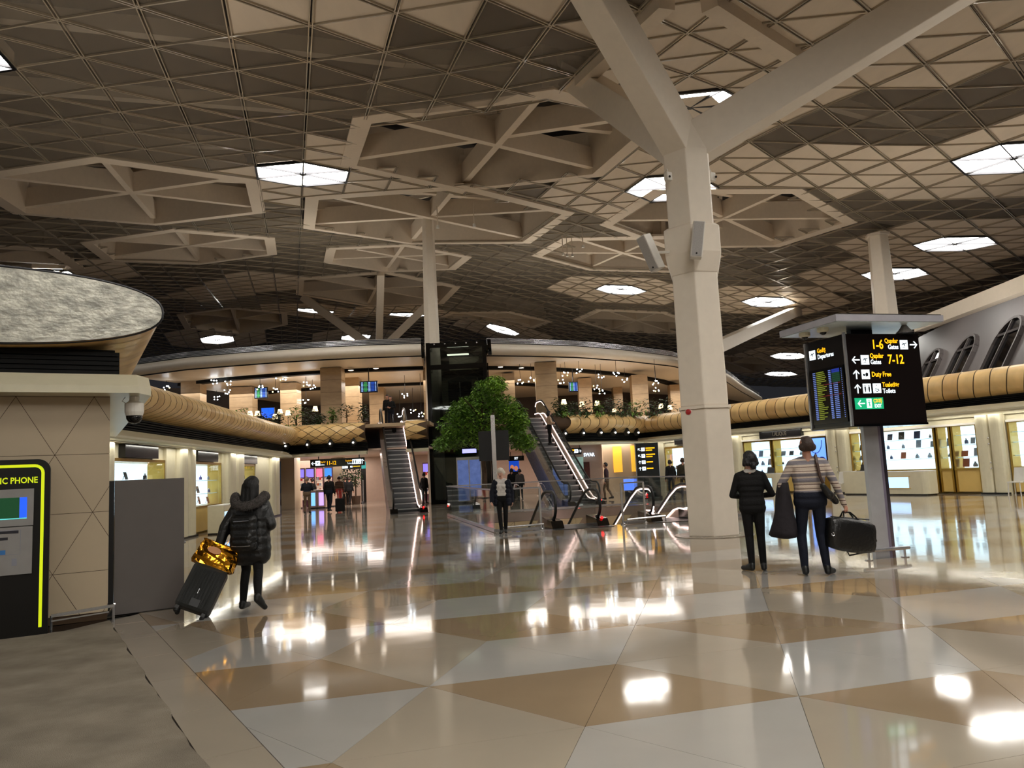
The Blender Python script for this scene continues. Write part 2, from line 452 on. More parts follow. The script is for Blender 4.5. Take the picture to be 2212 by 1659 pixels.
# ================================================================== FLOOR
FL_, FY = 1.535, R(75.5)
FU = Vector((math.cos(FY), math.sin(FY))) * FL_
FW = Vector((math.cos(FY - 2 * math.pi / 3), math.sin(FY - 2 * math.pi / 3))) * FL_
FO = Vector((-1.126, 4.582))
def fpt(i, j): return FO + FU * i + FW * j
def polished(name, col, rough=.07):
    m = mat(name, col, rough=rough, var=.05, vs=1.1, coat=.25)
    nt = m.node_tree; b = nt.nodes['Principled BSDF']
    ge = nt.nodes.new('ShaderNodeNewGeometry'); n2 = nt.nodes.new('ShaderNodeTexNoise'); n2.inputs['Scale'].default_value = 1.7; n2.inputs['Detail'].default_value = 1
    bp = nt.nodes.new('ShaderNodeBump'); bp.inputs['Strength'].default_value = .03; bp.inputs['Distance'].default_value = .05
    nt.links.new(ge.outputs['Position'], n2.inputs['Vector'])
    nt.links.new(n2.outputs['Fac'], bp.inputs['Height']); nt.links.new(bp.outputs['Normal'], b.inputs['Normal']); nt.links.new(bp.outputs['Normal'], b.inputs['Coat Normal'])
    return m
t_brown = polished('stone_brown', (.59, .51, .41)); t_white = polished('stone_white', (.665, .65, .63)); t_beige = polished('stone_beige', (.645, .60, .535))
joint = mat('floor_joint', (.22, .19, .17), rough=.7)
floor = struct('floor')
# edges of the tiled area
BORD = [Vector((-1.38, 4.54)), Vector((-4.94, 10.16))]          # dark joint beside the carpet
bdir = (BORD[1] - BORD[0]).normalized(); bn = Vector((-bdir.y, bdir.x))      # bn points to the carpet side (left)
PD = R(102.6); pu = Vector((math.cos(PD), math.sin(PD))); pv = Vector((pu.y, -pu.x))
PIT0 = Vector((-.56, 20.62)); PW, PL = 7.4, 9.2
PIT = [PIT0, PIT0 + pv * PW, PIT0 + pv * PW + pu * PL, PIT0 + pu * PL]
def clip(poly, a, n, keep):
    out = []
    for k in range(len(poly)):
        p, q = poly[k - 1], poly[k]; dp, dq = (p - a).dot(n) * keep, (q - a).dot(n) * keep
        if (dp >= 0) != (dq >= 0): out.append(p + (q - p) * (dp / (dp - dq)))
        if dq >= 0: out.append(q)
    return out
def cut_pit(poly):
    res = []; rest = poly
    for k in range(4):
        a, b = PIT[k], PIT[(k + 1) % 4]; d = b - a; n = Vector((-d.y, d.x))
        o = clip(rest, a, n, -1)
        if len(o) > 2: res.append(o)
        rest = clip(rest, a, n, 1)
        if len(rest) < 3: break
    return res
tiles = []
for i in range(-14, 62):
    for j in range(-32, 30):
        q = (i + j) % 3
        for pts, col in (([(i, j), (i + 1, j), (i + 1, j + 1)], None), ([(i, j), (i + 1, j + 1), (i, j + 1)], None)):
            up_ = pts[1] == (i + 1, j)
            # which rhombus holds this triangle
            if q == 0: c_ = t_beige
            elif up_: c_ = t_white if (q == 1) else t_brown
            else: c_ = t_brown if (q == 1) else t_white
            P = [fpt(*k) for k in pts]; c = (P[0] + P[1] + P[2]) / 3
            if c.y < 1 or c.y > 62 or abs(c.x) > 7 + c.y * .75 or c.x < -16 or c.x > 30: continue
            tiles.append((P, c, c_))
vis_t = []
for P, c, m in tiles:
    poly = [c + (p - c) * .9965 for p in P]
    poly = clip(poly, BORD[0], bn, -1) if c.y < 10.8 else poly
    if c.y < 10.8 and len(poly) < 3: continue
    polys = [poly]
    if min((c - (PIT0 + pv * PW / 2 + pu * PL / 2)).length, 99) < 8.5: polys = cut_pit(poly)
    if not polys: continue
    q = pj((c.x, c.y, 0)); vis = -150 < q[0] < IW + 150 and q[1] < IH + 250 and c.y > 3
    vis_t.append((CAMZ / (c.x ** 2 + c.y ** 2) ** 1.5 if vis else 0, polys, m))
vis_t.sort(key=lambda t: -t[0])
names = {t_brown.name: 'brown_tile', t_white.name: 'white_tile', t_beige.name: 'beige_tile'}
cn = {}; rest = {}
for s_, polys, m in vis_t:
    k = names[m.name]
    if cn.get(k, 0) < 280 and s_ > 0: cn[k] = cn.get(k, 0) + 1; mb = MB()
    else: mb = rest.setdefault(k, (MB(), m))[0]
    for po in polys:
        area = sum(po[a - 1].x * po[a].y - po[a].x * po[a - 1].y for a in range(len(po)))
        if area < 0: po = po[::-1]
        mb.prism([(p.x, p.y) for p in po], -.012, 0.)
    if mb is not (rest.get(k, (None,))[0]): mb.build(k, m, floor)
for k, (mb, m) in rest.items(): tag(mb.build(k + '_field', m, floor), kind='stuff')
# screed below, with the well cut out
mb = MB()
big = [Vector((-45, -30)), Vector((45, -30)), Vector((60, 110)), Vector((-60, 110))]
for po in cut_pit(big): mb.prism([(p.x, p.y) for p in po], -.35, -.011)
mb.build('screed', joint, floor)
# border band of beige slabs beside the carpet
band_w = lambda t: .36
ends = [-3.0, -1.9, -.75, .45, 1.55, 2.65, 3.75, 4.85, 5.95, 6.62]
for a, b in zip(ends[:-1], ends[1:]):
    p0, p1 = BORD[0] + bdir * (a + .004), BORD[0] + bdir * (b - .004)
    q0, q1 = p0 + bn * .36, p1 + bn * .36
    MB().prism([(p.x, p.y) for p in (p0 + bn * .006, p1 + bn * .006, q1, q0)], -.012, 0.).build('border_slab', t_beige, floor)
carpet_m = mat('carpet', (.60, .56, .50), rough=.95, var=.22, vs=2.2, bump=.9, bs=160, spec=.1)
p0, p1 = BORD[0] + bdir * -3 + bn * .365, BORD[0] + bdir * 6.35 + bn * .365
mb = MB(); n_ = 40
pts = [p0 + (p1 - p0) * (k / n_) + bn * (.012 * math.sin(k * 2.1) + .01 * math.sin(k * 5.3)) for k in range(n_ + 1)]
poly = [(p.x, p.y) for p in pts] + [(-5.3, 9.12), (-9.0, 6.95), (-11.5, 5.5), (-14, 4), (-14, 1)]
mb.prism(poly[::-1], -.012, .006); tag(mb.build('carpet_mat', carpet_m), 'grey-beige entrance carpet in front of the phone kiosk', 'carpet')
blk = mat('black_stone', (.06, .055, .055), rough=.12, var=.2)
a_ = BORD[0] + bdir * 6.62
MB().prism([(a_.x, a_.y), (-4.95, 10.0), (-9.4, 7.42), (-9.0, 6.98), (-5.28, 9.14)], -.012, .001).build('black_slab', blk, floor)
# ================================================================== WALLS, ROWS OF SHOPS, GALLERY
wood = mat('curved_wood', (.91, .765, .52), rough=.42, var=.10, vs=3, stretch=(1, 1, .25), coat=.15)
wood2 = mat('curved_wood_dark', (.85, .69, .455), rough=.42, var=.10, vs=3, stretch=(1, 1, .25), coat=.15)
seam = mat('wood_seam', (.30, .22, .14), rough=.8)
shop_cream = mat('shop_cream', (.86, .83, .72), rough=.35, var=.03)
louvre = mat('louvre_black', (.03, .028, .026), rough=.6, var=.1, spec=.2)
travertine = mat('travertine', (.72, .62, .49), rough=.4, var=.10, vs=2.5, stretch=(1, 1, 3))
beige_tile = mat('beige_wall_panel', (.73, .66, .555), rough=.38, var=.03, vs=2)
brownwall = mat('brown_panel', (.30, .22, .16), rough=.4, var=.2)
ZC0, ZC1, ZC2, ZB0, ZB1, ZT0, ZT1 = 2.76, 2.84, 3.02, 3.05, 3.37, 3.37, 4.40

def oval(nr=16, a=1.5, b=(ZT1 - ZT0) / 2, full=False):
    """cross-section of the wooden roll: (out, z) from the bottom seam over the nose to the top"""
    out = []
    t0, t1 = (-math.pi / 2, math.pi / 2) if not full else (-math.pi, math.pi)
    for k in range(nr + 1):
        t = t0 + (t1 - t0) * k / nr
        c, s = math.cos(t), math.sin(t)
        out.append((a * math.copysign(abs(c) ** .82, c) - .82, (ZT0 + ZT1) / 2 + b * math.copysign(abs(s) ** .9, s)))
    return out
def path_frame(pts):
    """list of plan points -> cumulative length, sampler(t) -> (point, outward normal to the right of travel)"""
    L = [0.]
    for a, b in zip(pts[:-1], pts[1:]): L.append(L[-1] + (b - a).length)
    def at(t):
        t = max(0., min(L[-1] - 1e-6, t)) if True else t
        k = 0
        while k < len(L) - 2 and L[k + 1] < t: k += 1
        a, b = pts[k], pts[k + 1]; f = (t - L[k]) / max(1e-6, L[k + 1] - L[k])
        d0 = (b - a).normalized()
        if f > .5 and k < len(pts) - 2: d1 = (pts[k + 2] - b).normalized(); d = d0.lerp(d1, f - .5)
        elif f < .5 and k > 0: d1 = (a - pts[k - 1]).normalized(); d = d0.lerp(d1, .5 - f)
        else: d = d0
        d.normalize(); return a.lerp(b, f), Vector((d.y, -d.x)), d
    return L[-1], at
def sweep(at, t0, t1, sec, step=1.0, side=1):
    """sweep an open (out, z) section along a path"""
    n = max(1, int(abs(t1 - t0) / step)); rings = []
    for k in range(n + 1):
        p, nn, d = at(t0 + (t1 - t0) * k / n)
        rings.append([(p.x + nn.x * side * o, p.y + nn.y * side * o, z) for o, z in sec])
    return rings
def roll_strips(at, L, parent, n, side=1, slant=.5, a=1.5, m=(wood, wood2)):
    sec = oval(14, a)
    back = MB()
    for k in range(n):
        mb = MB(); w = L / n; rings = []
        for q in range(len(sec)):
            o, z = sec[q]; sh = slant * w * 2.2 * math.sin(math.pi * q / (len(sec) - 1)) + slant * w * (q / (len(sec) - 1))
            row = []
            for e in (.018, w - .018):
                p, nn, d = at(k * w + e); 
                row.append((p.x + nn.x * side * o + d.x * sh, p.y + nn.y * side * o + d.y * sh, z))
            rings.append(row)
        mb.loft(rings, closed=False, caps=False)
        mb.build('wood_strip', m[k % 5 == 3], parent, smooth=True)
    sec2 = [(o - .025, z + (.02 if z < 3.6 else (-.02 if z > 4.2 else 0))) for o, z in sec]
    back.loft(sweep(at, 0, L, sec2, .8, side), closed=False, caps=False).build('roll_core', seam, parent, smooth=True)

def shop_row(name, pts, side, strips, dz=0., wall=True, top=True):
    st = struct(name); L, at = path_frame(pts)
    # wall above the shop fronts, canopy, louvre band, roll
    if wall: MB().loft(sweep(at, 0, L, [(-.2, ZB1), (-.2, ZC0 + dz), (-.2, ZC0 - .02)], 1.2, side), closed=False, caps=False).build('fascia', shop_cream, st)
    cs_ = [(-.05, ZC0 + dz), (.42, ZC0 + dz), (.47, ZC0 + .03 + dz), (.47, ZC1 + dz), (.2, ZC2 + dz * .7), (-.05, ZC2 + dz * .7)]
    MB().loft(sweep(at, 0, L, cs_, 1.2, side), closed=True, caps=True).build('canopy', shop_cream, st)
    for k in range(5):
        z = ZB0 + .01 + k * .064
        MB().loft(sweep(at, 0, L, [(0, z), (.06, z + .012), (.06, z + .045), (0, z + .05)], 1.2, side), closed=True).build('louvre', louvre, st)
    MB().loft(sweep(at, 0, L, [(-.01, ZB0 - .02), (-.01, ZB1 + .02)], 1.2, side), closed=False).build('louvre_back', louvre, st)
    roll_strips(at, L, st, strips, side)
    if top: MB().loft(sweep(at, 0, L, [(-.8, ZT1 - .03), (-4.5, ZT1 + .02)], 1.2, side), closed=False).build('roof', louvre, st)
    return st, L, at

# left and right shop rows (base lines measured on the floor)
LA, LB = Vector((-10.23, 24.85)), Vector((-11.33, 37.06)); ld = (LB - LA).normalized()
RA, RB = Vector((13.33, 32.99)), Vector((16.61, 26.72)); rd = (RB - RA).normalized()
wall_left, LL, atL = shop_row('wall_left', [LA + ld * -9.5, LA + ld * 13.0], 1, 50)
wall_right, LR, atR = shop_row('wall_right', [RA + rd * -13.6, RA + rd * 13.5], 1, 48, .12)
def on(A, d, t, out, side):                      # point on a row: along t, out of the wall
    n = Vector((d.y, -d.x)) * side; p = A + d * t + n * out; return p
# far gallery: plan curve of the roll, left wing and right wing of the lift
FAR_L = [Vector((-12.2, 39.3)), Vector((-10.5, 38.9)), Vector((-8.9, 38.75)), Vector((-7.4, 38.75))]
FAR_M = [Vector((-5.45, 38.8)), Vector((-4.35, 38.85))]
FAR_R = [Vector((1.75, 39.7)), Vector((2.6, 39.95)), Vector((4.2, 40.75)), Vector((5.7, 42.0)), Vector((7.0, 43.6))]
wall_far = struct('wall_far')
def far_roll(pts, diamonds):
    L, at = path_frame(pts)
    MB().loft(sweep(at, 0, L, [(-.05, 2.76), (.3, 2.76), (.33, 2.86), (-.05, 2.95)], .8), closed=True).build('canopy', shop_cream, wall_far)
    for k in range(5):
        z = ZB0 - .1 + k * .085
        MB().loft(sweep(at, 0, L, [(-.1, z), (-.04, z + .012), (-.04, z + .06), (-.1, z + .066)], .8), closed=True).build('louvre', louvre, wall_far)
    MB().loft(sweep(at, 0, L, [(-.11, 2.85), (-.11, ZB1 + .03)], .8), closed=False).build('louvre_back', louvre, wall_far)
    if diamonds:
        sec = oval(24, .95); nu = int(L / .62); nv = 4
        def S_(u, v):
            p, nn, d = at(u * L / nu); x = v / nv * (len(sec) - 1); i = min(len(sec) - 2, max(0, int(x))); f = x - i
            o = sec[i][0] * (1 - f) + sec[i + 1][0] * f + .45; z = sec[i][1] * (1 - f) + sec[i + 1][1] * f
            return (p.x + nn.x * o, p.y + nn.y * o, z)
        for a in range(nu * 2):
            for b in range(-1, nv * 2):
                if (a + b) % 2: continue
                u, v = a / 2, b / 2
                g = .93; P = []
                for k in range(9):                     # diamond outline with extra points so that it hugs the roll
                    pass
                cu_, cv_ = u, v + .5
                q = []
                for du, dv in ((-.5, 0), (-.25, -.25), (0, -.5), (.25, -.25), (.5, 0), (.25, .25), (0, .5), (-.25, .25)):
                    vv = cv_ + dv * g
                    if vv < 0: vv = 0
                    if vv > nv: vv = nv
                    uu = min(nu - .01, max(.01, cu_ + du * g)); q.append(S_(uu, vv))
                MB().poly(q).build('wood_scale', wood if (a * 7 + b * 3) % 5 else wood2, wall_far)
        MB().loft(sweep(at, 0, L, [(o + .42, z) for o, z in oval(14, .95)], .6), closed=False).build('roll_core', seam, wall_far, smooth=True)
    else:
        roll_strips(lambda t: (lambda r_: (r_[0] + r_[1] * .42, r_[1], r_[2]))(at(t)), L, wall_far, int(L / .55), 1, .7, .95)
    return L, at
LFL, atFL = far_roll(FAR_L, True); far_roll(FAR_M, True)
LFR, atFR = far_roll(FAR_R, False)
# black triangular lamps at the foot of the gallery roll
lampg = emis('spot_white', (1., .95, .88), 14.)
def roll_lamp(at, t, n):
    p, nn, d = at(t); b = p + nn * .36
    o = thing('wall_lamp', 'black triangular lamp under the wooden gallery roll', 'lamp', (b.x, b.y, 3.36), math.atan2(d.y, d.x), 'black triangular lamps along the gallery roll')
    q = lambda x, y, z: b + d * x + nn * y if False else (b.x + d.x * x + nn.x * y, b.y + d.y * x + nn.y * y, 3.36 + z)
    mb = MB(); tri_ = [(-.17, 0), (0, -.2), (.17, 0), (0, .26)]
    mb.loft([[q(x, .0 + .1 * (1 if z > .1 else 0), z) for x, z in tri_], [q(x * .9, .22, z * .9) for x, z in tri_]]); mb.build('housing', black, o)
    MB().ball(q(0, .24, -.01), .045, 8, 5).build('bulb', lampg, o)
for k in range(4): roll_lamp(atFL, .9 + k * 1.12, k)
for k in range(6): roll_lamp(atFR, .7 + k * 1.0, k)

# mezzanine: white fascia with chrome rail lines
FAS = [Vector(p) for p in ((-21.5, 43.2), (-17.7, 41.5), (-15, 40.95), (-12.35, 40.5), (-9.84, 40.3), (-7.43, 40.35), (-4.75, 40.6))]
FAS2 = [Vector(p) for p in ((-1.3, 41.6), (1.26, 42.63), (3.97, 44.03), (6.99, 46.42), (10.47, 49.9), (14.0, 55.2), (17.2, 61.5), (21.3, 71.4), (27.3, 85.1))]
fas_white = mat('fascia_white', (.86, .82, .76), rough=.4, var=.02)
prof = [(-.12, 7.9)] + [(.02 + .3 * math.sin(math.pi * (k / 9)) ** .8 * (1 if k < 6 else 1), 7.93 + .62 * k / 9) for k in range(10)] + [(-.05, 8.56)]
for nm, pts in (('a', FAS), ('b', FAS2)):
    L, at = path_frame(pts)
    MB().loft(sweep(at, 0, L, prof, .7), closed=False).build('fascia', fas_white, wall_far, smooth=True)
    for k in range(4): MB().loft(sweep(at, 0, L, [(.02, 8.585 + k * .075), (.07, 8.59 + k * .075), (.07, 8.625 + k * .075), (.02, 8.63 + k * .075)], .7), closed=True).build('rail_tube', chrome, wall_far)
    MB().loft(sweep(at, 0, L, [(.0, 8.55), (.0, 8.86)], .7), closed=False).build('rail_back', mat('rail_back_dark', (.12, .11, .13), rough=.3), wall_far)  # dark sheet behind the rail tubes
    MB().loft(sweep(at, 0, L, [(-.02, 7.86), (-.02, 7.94)], .7), closed=False).build('shadow_gap', louvre, wall_far)
    # soffit steps inward with dark grooves
    lev = [(-.05, 7.86), (-3.2, 7.80)]
    MB().loft(sweep(at, 0, L, lev, .7), closed=False).build('soffit', fas_white, wall_far)
    MB().loft(sweep(at, 0, L, [(-3.2, 7.8), (-3.2, 7.62), (-3.7, 7.62)], .7), closed=False).build('soffit_groove', louvre, wall_far)
    MB().loft(sweep(at, 0, L, [(-3.7, 7.62), (-8.0, 7.45)], .7), closed=False).build('soffit', fas_white, wall_far)
    MB().loft(sweep(at, 0, L, [(-8.0, 7.45), (-8.0, 7.3), (-8.5, 7.3)], .7), closed=False).build('soffit_groove', louvre, wall_far)
    MB().loft(sweep(at, 0, L, [(-8.5, 7.3), (-20, 6.9)], 1.), closed=False).build('soffit', fas_white, wall_far)
    MB().loft(sweep(at, 0, L, [(-.1, 8.5), (-24, 8.5)], 1.), closed=False).build('mezzanine_deck', fas_white, wall_far)
# gallery floor slab and its back wall
gal = [(-24, 44), (-12.2, 40.0), (-4.3, 39.3), (-4.3, 44.5), (-.6, 44.5), (-.6, 40.2), (3, 41.2), (7.2, 45), (14, 52), (34, 85), (34, 90), (-24, 90)]
MB().prism(gal, 4.15, 4.32).build('gallery_floor', travertine, wall_far)
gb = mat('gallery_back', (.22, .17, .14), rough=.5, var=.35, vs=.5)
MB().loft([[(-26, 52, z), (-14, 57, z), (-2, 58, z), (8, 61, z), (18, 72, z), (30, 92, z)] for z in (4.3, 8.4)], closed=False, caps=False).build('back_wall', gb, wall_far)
# stone columns on the gallery
def stone_column(px0, px1, y, zt=7.75, w=None, depth=1.0):
    a, b = aty(px0, 850, y), aty(px1, 850, y); cx = (a.x + b.x) / 2; ww = abs(b.x - a.x)
    t = thing('stone_column', 'travertine clad square column on the gallery', 'column', (cx, y + depth / 2, 4.3), 0, 'stone columns on the gallery')
    n = 5; hh = (zt - 4.3) / n
    for k in range(n): MB().box((cx, y + depth / 2, 4.3 + hh * (k + .5)), (ww - .012, depth - .012, hh - .014)).build('stone_slab', travertine, t)
    MB().box((cx, y + depth / 2, 4.3 + (zt - 4.3) / 2), (ww - .05, depth - .05, zt - 4.3)).build('core', seam, t)
for px0, px1, y in ((692, 738, 42.6), (741, 775, 45.5), (797, 829, 49), (605, 641, 46), (495, 545, 47), (390, 432, 45.5), (915, 937, 44.5), (1086, 1113, 46.5), (1158, 1205, 44.5), (1250, 1279, 51), (1366, 1401, 50.5), (1325, 1345, 58), (1448, 1470, 58)):
    stone_column(px0, px1, y, 7.8 if y < 46 else 7.5)

# ------------------------------------------------------------------ near left block: triangular wall panels, canopy, mirror-capped roll
wall_block = struct('wall_left_block')
KB = Vector((-5.17, 9.83)); kd = Vector((math.cos(R(30)), math.sin(R(30)))); kn = Vector((kd.y, -kd.x)); kb = -kn     # kd to the right, kn out of the wall, kb into the block
def kp(s, o, z): p = KB + kd * s + kn * o; return (p.x, p.y, z)
Lt = .80; rows_ = [(-1, 0)]
hgt = .72
tri_pts = {}
zbase = -.12; t_w = .84; zrow = .725
for r_ in range(-1, 5):
    for c in range(-14, 4):
        for u_ in (0, 1):
            off = (t_w / 2 if r_ % 2 else 0)
            x0 = -1.02 + c * t_w + off
            z0, z1 = zbase + r_ * zrow, zbase + (r_ + 1) * zrow
            pts = [(x0, z0), (x0 + t_w, z0), (x0 + t_w / 2, z1)] if u_ == 0 else [(x0 + t_w / 2, z1), (x0 + t_w * 1.5, z1), (x0 + t_w, z0)]
            V = [Vector(p) for p in pts]; c_ = sum(V, Vector((0, 0))) / 3; V = [c_ + (v - c_) * .988 for v in V]
            V = clip(V, Vector((0, 0)), Vector((1, 0)), -1); V = clip(V, Vector((0, .1)), Vector((0, 1)), 1) if len(V) > 2 else V
            V = clip(V, Vector((0, 2.79)), Vector((0, 1)), -1) if len(V) > 2 else V
            V = clip(V, Vector((-6.5, 0)), Vector((1, 0)), 1) if len(V) > 2 else V
            if len(V) < 3: continue
            mb = MB(); n = len(V)
            mb.loft([[kp(v.x, 0, v.y) for v in V], [kp(v.x, .014, v.y) for v in V]]); mb.build('wall_panel', beige_tile, wall_block)
MB().loft([[kp(s, -.005, z) for s, z in ((-6.5, 0), (-.005, 0), (-.005, 2.79), (-6.5, 2.79))], [kp(s, -.4, z) for s, z in ((-6.5, 0), (-.005, 0), (-.005, 2.79), (-6.5, 2.79))]]).build('wall_core', seam, wall_block)
MB().loft([[kp(-.02, -.4, z), kp(-.02, -9, z)] for z in (0, 2.79)], closed=False).build('return_wall', shop_cream, wall_block)
cs_ = [(-6.5, .42), (.3, .42), (.47, .1), (.47, -9), (-6.5, -9)]
for (z0, z1, ins, m_) in ((2.79, 2.90, 0, shop_cream),):
    A = [kp(s, o, z0) for s, o in cs_]; B = [kp(s, o, z0 + .09) for s, o in cs_]; C_ = [kp(s * .97 if s > 0 else s, o - .22 if o > 0 else o, 3.05) for s, o in cs_]
    MB().loft([A, B, C_]).build('canopy', shop_cream, wall_block)
for k in range(5): MB().obox(Vector(kp(-3.2, -.15, 3.09 + k * .06)), Vector((kd.x, kd.y, 0)) * 3.3, Vector((kn.x, kn.y, 0)) * (.2 - .012 * (k % 2)), (0, 0, .024)).build('louvre', louvre, wall_block)
MB().obox(Vector(kp(-3.25, -2, 3.22)), Vector((kd.x, kd.y, 0)) * 3.3, Vector((kn.x, kn.y, 0)) * 2.0, (0, 0, .17)).build('louvre_back', louvre, wall_block)
# end cap: pale mirror with drifting pattern
m_cap = mat('mirror_cap', (.74, .73, .68), rough=.30, metal=.3, var=.42, vs=5.5, bump=.3, bs=14, stretch=(1, 1, 1.6))
capsec = []
for k in range(64):
    t = 2 * math.pi * k / 64; c, s = math.cos(t), math.sin(t)
    capsec.append((-1.75 + 2.34 * math.copysign(abs(c) ** .8, c), 3.85 + .475 * math.copysign(abs(s) ** .85, s)))
MB().loft([[kp(s, .28, z) for s, z in capsec], [kp(s, .31, z) for s, z in capsec]]).build('end_cap', m_cap, wall_block)
MB().tube([kp(s, .31, z) for s, z in capsec], .014, 6, closed=True).build('cap_rim', steel_dark, wall_block)
for k in range(16):
    mb = MB(); half = [c_ for c_ in capsec if c_[0] > -1.75]
    half = sorted(half, key=lambda q: math.atan2(q[1] - 3.85, (q[0] + 1.75)))
    o0, o1 = .28 - k * .5, .28 - k * .5 - .48
    mb.loft([[kp(s - .012, o0 - .25 * (z - 3.85) - .1 * (1 - (s + 1.75) / 2.34), z) for s, z in half], [kp(s - .012, o1 - .25 * (z - 3.85) - .1, z) for s, z in half]], closed=False)
    mb.build('wood_strip', wood if k % 2 else wood2, wall_block, smooth=True)
MB().loft([[kp(s - .03, .2, z) for s, z in capsec], [kp(s - .03, -8, z) for s, z in capsec]], caps=True).build('roll_core', seam, wall_block)
mb = MB(); mb.beam(kp(-.6, .32, .16), kp(.06, .32, .20), .03, .035)
mb.beam(kp(-.6, .32, .10), kp(.0, .32, .13), .015, .015); mb.beam(kp(.06, .32, .22), kp(.0, .05, .05), .02, .02); mb.beam(kp(.05, .30, .2), kp(.05, .30, 0), .02, .02); mb.beam(kp(-.6, .3, .16), kp(-.6, .3, 0), .02, .02)
tag(mb.build('bumper_rail', chrome), 'low steel bumper rail at the foot of the beige triangular wall', 'rail')

# ------------------------------------------------------------------ closing walls far out of the way
wall_back = MB(); wall_back.box((0, -25, 6), (90, .3, 12)); tag(wall_back.build('wall_back', mat('hall_beige', (.6, .54, .46), rough=.6)), kind='structure')
# right window wall: leaning outer facade with round-topped windows
winwall = struct('wall_window_side')
grey_panel = mat('facade_panel', (.33, .305, .30), rough=.5, var=.04)
night = mat('night_glass', (.02, .022, .03), rough=.08, var=.2)
W0, W1 = Vector((23.5, 29.0)), Vector((29.0, 58.0))
wdir = (W1 - W0).normalized(); wn = Vector((-wdir.y, wdir.x));
if wn.dot(Vector((-1, 0))) < 0: wn = -wn
Wlen = (W1 - W0).length
def wp(s, o, z): p = W0 + wdir * s + wn * (o - (z - 4) * .55); return (p.x, p.y, z)
MB().loft([[wp(s, 0, z) for s in np.linspace(-14, Wlen + 6, 20)] for z in (0, 4, 9, 11.0)], closed=False, caps=False).build('facade_skin', grey_panel, winwall)
for k in range(6):
    s0 = -6 + k * 6.4
    out = [(0, 4.3), (3.4, 4.3)] + [(1.7 + 1.7 * math.cos(t), 7.6 + 1.3 * math.sin(t)) for t in [math.pi * q / 10 for q in range(11)]] 
    wv = tag(MB().loft([[wp(s0 + x, .05, z) for x, z in out], [wp(s0 + x, .10, z) for x, z in out]]).build('window_%d' % (k + 1), night), kind='structure')
    fr = MB()
    for a in range(len(out)):
        p, q = out[a - 1], out[a]
        fr.beam(wp(s0 + p[0], .1, p[1]), wp(s0 + q[0], .1, q[1]), .16, .3, up=(wn.x, wn.y, .3))
    fr.build('window_frame', grey_panel, wv)
    fr = MB(); fr.beam(wp(s0 + 2.0, .16, 4.3), wp(s0 + 2.0, .16, 8.8), .1, .12, up=(wn.x, wn.y, .3))
    for zz in (5.6, 8.1): fr.beam(wp(s0, .16, zz), wp(s0 + 3.4, .16, zz), .1, .12)
    fr.build('glazing_bar', grey_panel, wv)

# ------------------------------------------------------------------ columns
col_paint = mat('column_paint', (.93, .885, .82), rough=.38, var=.02)
def hexring(c, r_, z, rot=0., sx=1.): return [(c[0] + r_ * math.cos(rot + math.pi / 3 * k), c[1] + r_ * math.sin(rot + math.pi / 3 * k), z) for k in range(6)]
MC = Vector((4.25, 17.08)); MR = R(105.94 + 30 - 60 * 2)
t = thing('forked_column', 'cream hexagonal steel column that forks into branches under the ceiling', 'column', (MC.x, MC.y, 0))
mb = MB(); mb.loft([hexring(MC, .60, 0, MR), hexring(MC, .60, 2.74, MR)]); mb.build('lower_shaft', col_paint, t, bevel=.03)
mb = MB(); mb.loft([hexring(MC, .64, 2.74, MR), hexring(MC, .64, 2.80, MR)]); mb.build('band', col_paint, t)
mb = MB(); mb.loft([hexring(MC, .585, 2.8, MR), hexring(MC, .56, 6.1, MR)]); mb.build('upper_shaft', col_paint, t, bevel=.03)
mb = MB(); mb.loft([hexring(MC, .58, 5.75, MR), hexring(MC, .70, 6.2, MR), hexring(MC, .70, 6.8, MR), hexring(MC, .6, 6.86, MR)]); mb.build('collar', col_paint, t, bevel=.02)
mb = MB(); mb.loft([hexring(MC, .57, 6.8, MR), hexring(MC, .58, 8.6, MR), hexring(MC, .38, 9.4, MR)]); mb.build('head', col_paint, t, bevel=.03)
def branch(par, c, ang, z0, slope, ln, w0=.62, w1=.62, h=.9):
    d = Vector((math.cos(ang), math.sin(ang), slope)); a = Vector((c.x, c.y, z0)); b = a + d * ln
    MB().beam(a, b, w0, h, w1=w1, h1=h * .85).build('branch', col_paint, par, bevel=.02)
    return b
ang = R(105.94)
branch(t, MC, ang, 8.75, .80, 7.0); branch(t, MC, ang + R(120), 8.75, .80, 7.4); branch(t, MC, ang + R(240), 8.75, .47, 10.5)
mb = MB(); mb.lathe([(.85, 0), (.85, .012), (.001, .013)], 24, (MC.x, MC.y, 0)); mb.build('base_plate', mat('base_plate_beige', (.62, .58, .53), rough=.2), t)  # plain beige disc round the column foot

def slim_column(px0, px1, py, y, ztop, label, r_=None, zb=0., flare=.0):
    a, b = aty(px0, py, y), aty(px1, py, y); c = Vector(((a.x + b.x) / 2, y)); r_ = abs(b.x - a.x) / 2 / .93
    t = thing('slim_column', label, 'column', (c.x, c.y, zb))
    MB().loft([hexring(c, r_ * 1.08, zb, MR), hexring(c, r_, zb + (ztop - zb) * .45, MR), hexring(c, r_ * .74, ztop, MR)]).build('shaft', col_paint, t, bevel=.03)
    MB().loft([hexring(c, r_ * .9, ztop, MR), hexring(c, r_ * .9, ztop + .12, MR)]).build('head_plate', col_paint, t)
    return t, c
slim_column(917, 950, 740, 43.2, 16.4, 'pale column rising beside the glass lift into the big star coffer')
slim_column(1884, 1938, 660, 40.5, 13.2, 'pale column standing behind the hanging departures sign')
